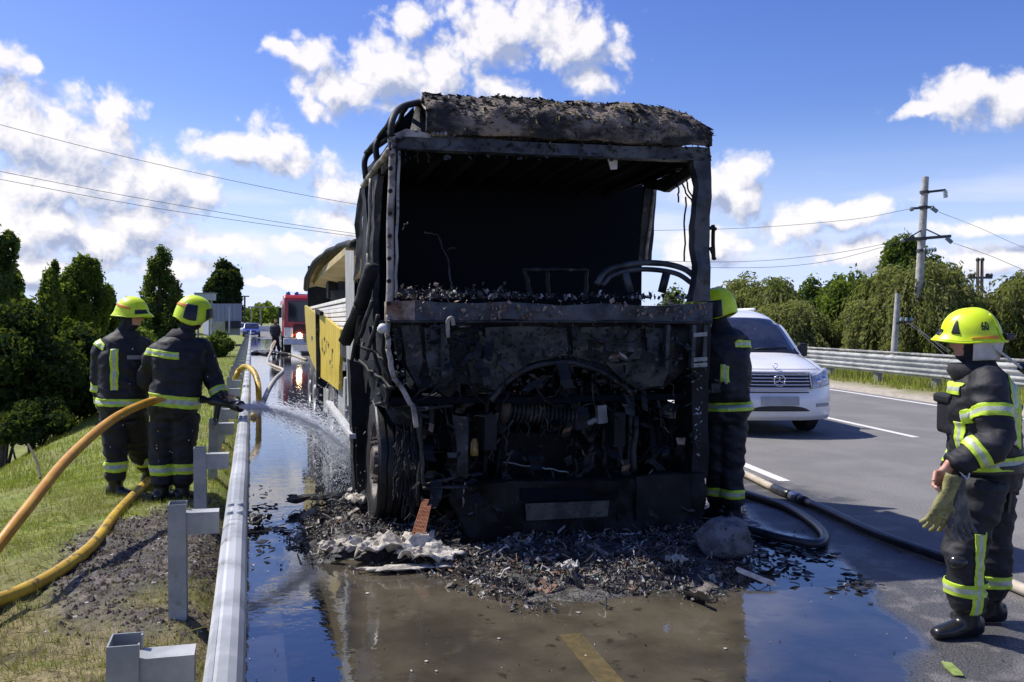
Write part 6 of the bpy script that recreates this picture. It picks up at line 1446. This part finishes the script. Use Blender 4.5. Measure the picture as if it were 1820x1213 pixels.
    mi[(fc[:, 2] < base[2] + (.16 if boots else .1)) & (np.minimum(np.linalg.norm(fc[:, :2] - np.array(J['anL'])[:2], axis=1), np.linalg.norm(fc[:, :2] - np.array(J['anR'])[:2], axis=1)) < .33)] = 3
    body = link('body', v.tolist(), F, [suit or NAVY, HOOD, SKIN, BOOT], t, smooth=True, mi=mi.tolist())
    p = Person(); p.t, p.body, p.J, p.v, p.F, p.up, p.ax, p.f, p.hd, p.hfw, p.hup, p.hs, p.n = t, body, J, v, F, up, ax, f, hd, hfw, hup, hs, n
    return p
def band(p, c, axis, hw, rad, clip=None, off=.006, name='reflective_stripe', mats=None):
    """reflective tape: a strip of the garment's own surface lifted off it"""
    c = Vector(c); axis = Vector(axis).normalized(); bm = bmesh.new(); m = p.body.data; bm.from_mesh(m); w0 = wloc(p.t)
    bmesh.ops.translate(bm, verts=bm.verts, vec=w0)
    dele = [f for f in bm.faces if (f.calc_center_median() - c).length > rad + .05]; bmesh.ops.delete(bm, geom=dele, context='FACES')
    for k, clear in ((-hw, 'in'), (hw, 'out')):
        bmesh.ops.bisect_plane(bm, geom=bm.verts[:] + bm.edges[:] + bm.faces[:], plane_co=c + axis * k, plane_no=axis, clear_inner=clear == 'in', clear_outer=clear == 'out')
    for k in (-hw * .36, hw * .36): bmesh.ops.bisect_plane(bm, geom=bm.verts[:] + bm.edges[:] + bm.faces[:], plane_co=c + axis * k, plane_no=axis)
    dele = [f for f in bm.faces if (f.calc_center_median() - c).length > rad or (clip and not clip(f.calc_center_median(), f.normal))]; bmesh.ops.delete(bm, geom=dele, context='FACES')
    if not bm.faces: bm.free(); return None
    bm.normal_update()
    for v in bm.verts: v.co += v.normal * off
    bmesh.ops.delete(bm, geom=[v for v in bm.verts if not v.link_faces], context='VERTS')
    bm.verts.index_update(); vs = [tuple(v.co) for v in bm.verts]; fs = [tuple(v.index for v in f.verts) for f in bm.faces]
    mi = [1 if abs((f.calc_center_median() - c).dot(axis)) < hw * .36 else 0 for f in bm.faces]; bm.free()
    return link(name, vs, fs, mats or [LIME, SILV], p.t, smooth=True, mi=mi, solid=.004)
def helmet(p, s=1.0, ear=.0, back=.02, flare=1.0):
    """full shell with a peak, ear and nape drop; returns a function that finds points on it"""
    c = p.hd + p.hup * .025; X, Y, Z = p.hs, p.hfw, p.hup
    def pt(th, ph, o=0.0):                # th: 0 = front, 90 = right side; ph: 0 top .. 1 rim
        ct, st = math.cos(th), math.sin(th); ax_, ay, h = (.128 + o) * s, (.158 + o) * s, (.142 + o) * s
        drop = -.035 * s + .028 * s * max(0, ct) ** 2 - (ear * abs(st) ** 3) - back * max(0, -ct) ** 1.5
        k = min(ph, 1.0); a = k * math.pi / 2; r = math.sin(a) ** .86; z = h * math.cos(a) ** .95 if a < math.pi / 2 else 0
        z = z + drop * k ** 2.2
        e = max(0, (ph - .86) / .14); lip = flare * .012 * s * e ** 2 + flare * .040 * s * e * max(0, ct) ** 3 + flare * .012 * s * e * max(0, -ct) ** 3
        rid = .007 * s * math.exp(-(st * r / .16) ** 2) * (1 - k) ** .3
        return c + X * (st * (ax_ * r + lip)) + Y * (ct * (ay * r + lip)) + Z * (z + rid - .006 * e * max(0, ct))
    mb = MB(); mb.grid(lambda i, j: pt(i * 2 * math.pi, .02 + j * .98), 72, 30); h = mb.build('helmet', HELM, p.t, smooth=True, solid=.008)
    mb = MB(); mb.tube([pt(i * math.pi / 36, 1.0) for i in range(73)], .006 * s, 6); mb.build('rim', HELM, h, smooth=True)
    def patch(nm, m, t0, t1, p0, p1, o=.006, shape=None, th=.004):
        mb = MB()
        def fn(i, j):
            a, b = (shape(i, j) if shape else (i, j)); return pt(R(t0 + (t1 - t0) * a), p0 + (p1 - p0) * b, o)
        mb.grid(fn, 14, 10); return mb.build(nm, m, h, smooth=True, solid=th)
    p.helm, p.hpt, p.hpatch = h, pt, patch
    return h
def helmet_text(p, s, th0, ph0, size, m, o=.010):
    cu = bpy.data.curves.new('txt', 'FONT'); cu.body = s; cu.size = 1.0; cu.align_x = 'CENTER'; cu.align_y = 'CENTER'; cu.offset = .028; cu.resolution_u = 6
    ob = bpy.data.objects.new('txt', cu); COL.objects.link(ob); dg = bpy.context.evaluated_depsgraph_get(); dg.update(); me = bpy.data.meshes.new_from_object(ob.evaluated_get(dg))
    bm = bmesh.new(); bm.from_mesh(me); bmesh.ops.triangulate(bm, faces=bm.faces)
    for _ in range(2): bmesh.ops.subdivide_edges(bm, edges=[e for e in bm.edges if e.calc_length() > .12], cuts=1)
    bmesh.ops.triangulate(bm, faces=bm.faces); bm.verts.index_update(); vs, fs = [], [tuple(v.index for v in f.verts) for f in bm.faces]
    for v in bm.verts:
        vs.append(tuple(p.hpt(R(th0) - v.co.x * size * (1.25), ph0 - v.co.y * size, o)))
    bm.free(); bpy.data.objects.remove(ob); bpy.data.curves.remove(cu); bpy.data.meshes.remove(me)
    return link('helmet_number', vs, fs, m, p.helm)
BLACKP = mat('black_plastic', (.010, .010, .011), rough=.4)
# ---- right firefighter, number on the helmet, seen from his left side
D1 = 4.80
def q1(x, y, o=0.0): return P(x, y, D1 + o)
fx = (P(1600, 700, D1) - P(1700, 700, D1)).normalized()       # he faces image left
fdep = Vector((cf.x, cf.y, 0)).normalized()
g1 = Vector((0, 0, 0))
J1 = dict(head=q1(1727, 602), neck=q1(1742, 655, .0), shL=q1(1756, 682, -.17), shR=q1(1738, 678, .18), hip=q1(1752, 835), elL=q1(1768, 785, -.27), wrL=q1(1694, 828, -.24), elR=q1(1722, 790, .28), wrR=q1(1690, 845, .2),
          hipL=q1(1744, 868, -.10), hipR=q1(1760, 866, .11), knL=q1(1712, 985, -.13), knR=q1(1764, 985, .10), anL=q1(1719, 1080, -.10), anR=q1(1758, 1074, .14))
for s in 'LR': J1['an' + s].z = .16
J1['toeL'] = J1['anL'] + fx * .2 - fdep * .05; J1['toeR'] = J1['anR'] + fx * .2
p1 = firefighter('firefighter with 60 on his yellow helmet standing on the road at the right, holding gloves', J1, fx, (J1['anL'] * .5 + J1['anR'] * .5).xy.to_3d(), seed=3.3, voxel=.010, head_fwd=fx + fdep * .42, bulk=1.0)
helmet(p1, .92, ear=.008, back=.022)
p1.hpatch('vent', BLACKP, -66, -48, .56, .86, .008, shape=lambda i, j: (.5 + (i - .5) * (.12 + .88 * j), j))
p1.hpatch('orange_band', ORNG, -140, -86, .90, .955, .008, shape=lambda i, j: (i, .5 + (j - .5) * (1 - .75 * i)))
p1.hpatch('peak_trim', BLACKP, -22, 22, .80, .92, .008)
p1.hpatch('rear_seam', HELM, -152, -146, .45, .98, .010)
helmet_text(p1, '60', -115, .73, .23, BLACKP)
mb = MB(); mb.box(p1.hpt(R(-165), .93) - p1.hfw * .02, (.05, .05, .035)); mb.build('rear_buckle', BLACKP, p1.helm, bevel=.008)
# pale neck curtain under the helmet and a strap that lifts off its back
CURT = mat('neck_curtain', (.48, .46, .42), (.58, .56, .51), rough=.8, scale=14)
def curtain(i, j):
    th = R(-90 - 130 * i); a = p1.hpt(th, .97, -.012); d = (p1.J['neck'] + p1.up * .01) - a; out = (a - p1.hd); out.z = 0
    return a + Vector((0, 0, -1)) * (.105 * j) + out.normalized() * (-.022 * j + .004 * math.sin(i * 22)) 
mb = MB(); mb.grid(curtain, 30, 8); mb.build('neck_curtain', CURT, p1.t, smooth=True, solid=.006)
a, b = q1(1762, 614, -.10), q1(1826, 662, -.06); mb = MB(); mb.bar(a, b, .045, .012, up=(0, -.4, 1)); mb.build('neck_strap', CURT, p1.t, bevel=.004)
mb = MB(); mb.bar(q1(1814, 650, -.07), q1(1836, 664, -.06), .055, .05); mb.build('strap_end', BLACKP, p1.t, bevel=.012)
mb = MB(); mb.loft([ell_ring(q1(1724, 646, 0), fx, fdep, .105, .09, 20), ell_ring(q1(1726, 660, 0), fx, fdep, .12, .10, 20), ell_ring(q1(1740, 678), fx, fdep, .12, .13, 20), ell_ring(q1(1746, 692), fx, fdep, .08, .1, 20)]); mb.build('collar', HOOD, p1.t, smooth=True)
def lerp(a, b, k): return Vector(a).lerp(Vector(b), k)
Jp = p1.J
band(p1, lerp(Jp['shL'], Jp['elL'], .52), Jp['elL'] - Jp['shL'], .032, .15, clip=lambda c, n: (c - lerp(Jp['shL'], Jp['elL'], .52)).dot(-fdep) > -.10)
band(p1, lerp(Jp['elL'], Jp['wrL'], .45), Jp['wrL'] - Jp['elL'], .032, .13, clip=lambda c, n: (c - lerp(Jp['elL'], Jp['wrL'], .45)).dot(-fdep) > -.09)
band(p1, Jp['hip'] + p1.up * .055, p1.up, .034, .40, clip=lambda c, n: (c - Jp['hip']).dot(fx) < .40 and (c - Jp['hip']).length < .30)
bk = q1(1796, 730, -.06); band(p1, bk, (fx * .9 + fdep * .35), .028, .22, clip=lambda c, n: n.dot(-fdep) > .0 and (c - bk).dot(-fdep) > -.12 and abs((c - bk).z) < .19)
band(p1, q1(1694, 690, .0), V3(0, 0, 1), .030, .16, clip=lambda c, n: n.dot(fx) > .1 and (c - q1(1694, 690)).dot(-fdep) < .12)
ft = q1(1690, 775, -.1); band(p1, ft, fdep, .03, .16, clip=lambda c, n: n.dot(fx) > .2 and abs((c - ft).z) < .08)
for s in 'LR':
    c = lerp(Jp['kn' + s], Jp['an' + s], .62); band(p1, c, ZU, .034, .15)
c = lerp(Jp['knL'], Jp['anL'], .25) - fx * .03; band(p1, c, fx, .028, .34, clip=lambda q, n: n.dot(-fdep) > .25 and q.z < Jp['knL'].z + .13 and q.z > .14 and (q - Jp['knL']).dot(fdep) < .10)
# chest pocket, belt, buckles, tools
def cbox(p, c, size, m, name, bev=.012, rot=None): mb = MB(); mb.box(c, size, rot); return mb.build(name, m, p.t, bevel=bev)
RZ1 = Matrix.Rotation(math.atan2(fx.y, fx.x), 3, 'Z')
cbox(p1, q1(1688, 735, .06), (.08, .17, .22), NAVY, 'chest_pocket', .025, RZ1); cbox(p1, q1(1686, 708, .06), (.095, .18, .05), NAVY, 'pocket_flap', .015, RZ1)
mb = MB(); mb.loft([ell_ring(Jp['hip'] + p1.up * z, p1.ax, p1.f, .225, .187, 28) for z in (.004, .01, .042, .048)]); mb.build('belt', BLACKP, p1.t, smooth=True)
mb = MB(); mb.tube(spline([q1(1706, 838, -.27), q1(1718, 852, -.28), q1(1722, 838, -.27), q1(1716, 822, -.26), q1(1708, 828, -.27), q1(1706, 838, -.27)], 5), .006, 6); mb.tube(spline([q1(1690, 848, -.27), q1(1698, 858, -.28), q1(1710, 850, -.28)], 4), .007, 6); mb.build('carabiner', ALU, p1.t, smooth=True)
cbox(p1, q1(1800, 828, -.02), (.06, .09, .15), BLACKP, 'belt_pouch', .02)
mb = MB(); mb.bar(q1(1800, 820, -.05), q1(1788, 912, -.04), .035, .02); mb.bar(q1(1806, 850, .02), q1(1806, 880, .03), .03, .02); mb.build('hanging_strap', BLACKP, p1.t, bevel=.006)
mb = MB(); mb.tube(spline([q1(1783, 765, -.16), q1(1798, 800, -.12), q1(1796, 830, -.1)], 5), .006, 6); mb.build('lanyard', mat('lanyard_grey', (.3, .3, .3), rough=.6), p1.t, smooth=True)
mb = MB(); ellipsoid(mb, q1(1703, 998, -.19), (fx, fdep, ZU), (.055, .05, .04)); mb.build('knee_pad', mat('wet_pad', (.02, .02, .022), rough=.18), p1.t, smooth=True)
hand(p1.t, Jp['wrL'] + (Jp['wrL'] - Jp['elL']).normalized() * .035, (fx * .55 - ZU * .85), (fx * .8 + ZU * .5 - fdep * .25), SKIN, .85, 1.02)
hand(p1.t, Jp['wrR'], (fx * .4 - ZU), fx, GLOVE, .6, 1.0)
# the pair of gloves he holds: things of their own
GLV = mat('glove_olive', (.16, .15, .05), (.26, .24, .09), rough=.8, scale=16, bump=.5, c3=(.07, .07, .05))
GLG = mat('glove_grey', (.06, .06, .055), (.14, .135, .12), rough=.8, scale=16, bump=.5)
def held_glove(c, d, side, m, label, curl):
    t = thing('work_glove', label, 'glove', c, 'gloves held by the right firefighter')
    d = d.normalized(); s_ = (side - d * side.dot(d)).normalized(); mb = MB(); n_ = d.cross(s_); mb.loft([ell_ring(c - d * (.11 - .02 * k), s_, n_, .045 - .002 * k, .028, 14) for k in range(6)]); mb.build('cuff', m, t, smooth=True)
    hand(t, c, d, side, m, curl, 1.28, 'fingers', spread=1.6)
held_glove(q1(1682, 882, -.30), (-ZU + fx * .35), -fx + fdep * .15, GLV, 'olive work glove hanging from the bare hand, left one', .38)
held_glove(q1(1704, 888, -.27), (-ZU - fx * .12), fx - fdep * .2, GLG, 'grey palmed work glove hanging behind the olive one', .3)
# ---- firefighter with the nozzle, seen from behind
D2 = 7.9
def q2(x, y, o=0.0): return P(x, y, D2 + o)
g2v = G(305, 893)
J2 = dict(head=q2(343, 560, .05), neck=q2(325, 598), shL=q2(277, 628, -.02), shR=q2(356, 616, .08), hip=q2(309, 722), elL=q2(262, 676, .10), wrL=q2(310, 706, .38), elR=q2(378, 672, .12), wrR=q2(393, 708, .05),
          hipL=q2(291, 745), hipR=q2(327, 745, .02), knL=q2(287, 815, .03), knR=q2(326, 813, .05), anL=q2(288, 875), anR=q2(324, 872, .06))
rt = Vector((cr.x, cr.y, 0)).normalized(); f2 = (fdep * .85 + rt * .5).normalized()
bz2 = 0.0
for s in 'LR': J2['an' + s].z = .17
J2['toeL'] = J2['anL'] + f2 * .2; J2['toeR'] = J2['anR'] + f2 * .2
p2 = firefighter('firefighter with yellow helmet seen from behind aiming the hose nozzle over the guardrail', J2, f2, (J2['anL'] * .5 + J2['anR'] * .5).xy.to_3d(), seed=8.8, head_fwd=rt * 1.0 + fdep * .35, bulk=1.0, voxel=.012)
helmet(p2, .98, ear=.085, back=.03, flare=.15)
p2.hpatch('side_panel', BLACKP, 78, 118, .58, .93, .010, shape=lambda i, j: (i, j)); p2.hpatch('orange_band', ORNG, 100, 170, .62, .70, .008); p2.hpatch('front_visor', BLACKP, -48, 48, .74, 1.0, .012)
Jp = p2.J
band(p2, Jp['hip'] + p2.up * .055, p2.up, .052, .33, clip=lambda c, n: (c - Jp['hip']).length < .29)
cb = q2(298, 629); band(p2, cb, p2.up, .03, .30, clip=lambda c, n: n.dot(-fdep) > .25 and abs((c - cb).dot(rt)) < .16)
for s in 'LR':
    band(p2, lerp(Jp['kn' + s], Jp['an' + s], .42), ZU, .045, .16)
band(p2, lerp(Jp['elR'], Jp['wrR'], .70), Jp['wrR'] - Jp['elR'], .03, .11)
mb = MB(); mb.loft([ell_ring(q2(326, 585, .02), rt, fdep, .09, .085, 18), ell_ring(q2(322, 596, 0), rt, fdep, .125, .11, 18), ell_ring(q2(318, 606, 0), rt, fdep, .12, .12, 18)]); mb.build('collar', HOOD, p2.t, smooth=True)
hand(p2.t, Jp['wrR'] + (Jp['wrR'] - Jp['elR']).normalized() * .01, rt * .8 - ZU * .35, ZU + rt * .4, SKIN, 1.0, 1.0); hand(p2.t, Jp['wrL'], rt - ZU * .2, ZU, GLOVE, 1.0, 1.05)
# nozzle, held: its own thing
nz_t = thing('hose_nozzle', 'black hose nozzle with pistol grip held over the guardrail', 'nozzle', q2(395, 715))
n0, n1 = P(352, 709, 7.95), NOZ_TIP; na = n1 - n0
def nzl(t): return n0 + na * t
mb = MB(); mb.lathe(n0, na, [(0, 0), (.035, 0), (.035, .08), (.028, .09), (.028, .17), (.036, .18), (.036, .25), (.03, .26), (.03, na.length - .12), (.045, na.length - .10), (.05, na.length), (.03, na.length), (0, na.length - .02)], 20); mb.build('barrel', BLACKP, nz_t, auto=40)
mb = MB(); mb.bar(nzl(.5), nzl(.42) - ZU * .17, .035, .045); mb.build('grip', BLACKP, nz_t, bevel=.01)
mb = MB(); mb.tube(spline([nzl(.55) + ZU * .03, nzl(.5) + ZU * .09, nzl(.62) + ZU * .10, nzl(.68) + ZU * .03], 5), .009, 7); mb.build('bail_handle', BLACKP, nz_t, smooth=True)
mb = MB(); mb.tube([nzl(.42) - ZU * .17, nzl(.36) - ZU * .23], .02, 8); mb.build('grip_cap', GALVD, nz_t, smooth=True)
# ---- firefighter at the far left, head in profile
D3 = 8.12
def q3(x, y, o=0.0): return P(x, y, D3 + o)
J3 = dict(head=q3(233, 560), neck=q3(223, 592), shL=q3(184, 622, -.05), shR=q3(254, 616, .12), hip=q3(219, 722), elL=q3(178, 680, .0), wrL=q3(186, 722, .08), elR=q3(266, 680, .25), wrR=q3(275, 705, .4),
          hipL=q3(203, 745), hipR=q3(236, 745, .06), knL=q3(206, 812, .02), knR=q3(252, 808, .30), anL=q3(206, 868), anR=q3(268, 858, .55))
f3 = (rt * .8 + fdep * .6).normalized()
for s in 'LR': J3['an' + s].z = .16
J3['toeL'] = J3['anL'] + (rt * .9 - fdep * .2) * .2; J3['toeR'] = J3['anR'] + f3 * .2
p3 = firefighter('firefighter with yellow helmet at the far left standing behind the one with the nozzle', J3, f3, J3['anL'].xy.to_3d(), seed=14.2, head_fwd=rt - fdep * .05, bulk=1.0, voxel=.012)
helmet(p3, .94, ear=.01, back=.02)
p3.hpatch('visor', BLACKP, 12, 58, .80, .93, .008); p3.hpatch('orange_band', ORNG, 75, 140, .62, .70, .008, shape=lambda i, j: (i, j - 2.6 * i * .5 + 1.2))
Jp = p3.J
cv = q3(211, 652, -.1); band(p3, cv, rt, .032, .30, clip=lambda c, n: n.dot(-fdep) > .3 and -.21 < (c - cv).z < .16)
cy = q3(195, 616); band(p3, cy, (ZU * .8 + rt * .45), .03, .16, clip=lambda c, n: n.dot(-fdep) > .1 and (c - cy).dot(rt) < .09)
band(p3, lerp(Jp['elL'], Jp['wrL'], .12), Jp['wrL'] - Jp['elL'], .036, .13); band(p3, lerp(Jp['elL'], Jp['wrL'], .86), Jp['wrL'] - Jp['elL'], .028, .12)
band(p3, Jp['hip'] + p3.up * .04, p3.up, .034, .30, clip=lambda c, n: (c - Jp['hip']).length < .28)
for s in 'LR': band(p3, lerp(Jp['kn' + s], Jp['an' + s], .40), ZU, .045, .16)
mb = MB(); mb.loft([ell_ring(q3(228, 588), rt, fdep, .10, .09, 18), ell_ring(q3(222, 600), rt, fdep, .135, .12, 18), ell_ring(q3(218, 612), rt, fdep, .13, .13, 18)]); mb.build('collar', HOOD, p3.t, smooth=True)
hand(p3.t, Jp['wrL'] + (Jp['wrL'] - Jp['elL']).normalized() * .02, -ZU + rt * .1, rt, GLOVE, .45, 1.15, 'hand'); hand(p3.t, Jp['wrR'], rt, ZU, GLOVE, .9, 1.1)
mb = MB(); mb.grid(lambda i, j: q3(226 + 24 * i, 632 + 7 * j, -.19 + .06 * i), 6, 2); mb.build('back_patch', mat('grey_print', (.16, .17, .18), (.24, .25, .26), rough=.7, scale=40), p3.t, solid=.004)
# ---- firefighter behind the right corner of the cab
D4 = 7.35
def q4(x, y, o=0.0): return P(x, y, D4 + o)
J4 = dict(head=q4(1276, 548), neck=q4(1282, 585), shL=q4(1258, 612, .10), shR=q4(1310, 606, .0), hip=q4(1288, 728), elL=q4(1240, 660, .22), wrL=q4(1225, 690, .3), elR=q4(1316, 672, -.08), wrR=q4(1288, 690, -.16),
          hipL=q4(1276, 752, .06), hipR=q4(1302, 752), knL=q4(1274, 830, .06), knR=q4(1300, 830), anL=q4(1274, 895, .15), anR=q4(1303, 905))
f4 = (-rt * .8 + fdep * .45).normalized()
for s in 'LR': J4['an' + s].z = .16
J4['toeL'] = J4['anL'] + f4 * .2; J4['toeR'] = J4['anR'] + (f4 * .6 - fdep * .6) * .2
p4 = firefighter('firefighter half hidden behind the right corner of the burnt cab', J4, f4, J4['anR'].xy.to_3d(), seed=21.0, head_fwd=-rt * .9 + fdep * .6, bulk=1.0, voxel=.013)
helmet(p4, .96, ear=.07, back=.03, flare=.15); p4.hpatch('side_panel', BLACKP, -120, -70, .66, 1.0, .010)
Jp = p4.J
band(p4, Jp['hip'] + p4.up * .03, p4.up, .034, .30, clip=lambda c, n: (c - Jp['hip']).length < .28)
cs = lerp(Jp['shR'], Jp['elR'], .18); band(p4, cs, (Jp['elR'] - Jp['shR']).normalized() * .8 + rt * .1, .03, .15)
cv4 = q4(1284, 664, -.1); band(p4, cv4, rt, .032, .2, clip=lambda c, n: n.dot(-fdep) > .3 and abs((c - cv4).z) < .07)
for s in 'LR': band(p4, lerp(Jp['kn' + s], Jp['an' + s], .70), ZU, .036, .16)
hand(p4.t, Jp['wrR'], -rt, ZU, GLOVE, .8, 1.05); hand(p4.t, Jp['wrL'], -rt, ZU, GLOVE, .8, 1.05)
# ---- person in dark clothes by the fire engine
D5 = 47.5
def q5(x, y, o=0.0): return P(x, y, D5 + o)
J5 = dict(head=q5(490, 571), neck=q5(489, 577), shL=q5(483, 581), shR=q5(495, 581), hip=q5(490, 598), elL=q5(482, 590), wrL=q5(484, 597, -.1), elR=q5(496.5, 590), wrR=q5(495, 598, -.1), hipL=q5(487.5, 600), hipR=q5(492, 600), knL=q5(487, 611), knR=q5(493.5, 610), anL=q5(487, 621), anR=q5(496, 619))
for s in 'LR': J5['an' + s].z = .1; J5['toe' + s] = J5['an' + s] - fdep * .2
p5 = firefighter('distant person in dark work clothes standing left of the fire engine', J5, -fdep, J5['anL'].xy.to_3d(), voxel=.03, bulk=.98, seed=2.0, suit=mat('dark_clothes', (.015, .018, .03), (.03, .033, .045), rough=.8, scale=5))
for s, d in (('L', 1), ('R', -1)): hand(p5.t, p5.J['wr' + s], -ZU, -fdep, SKIN, .5, 1.2)
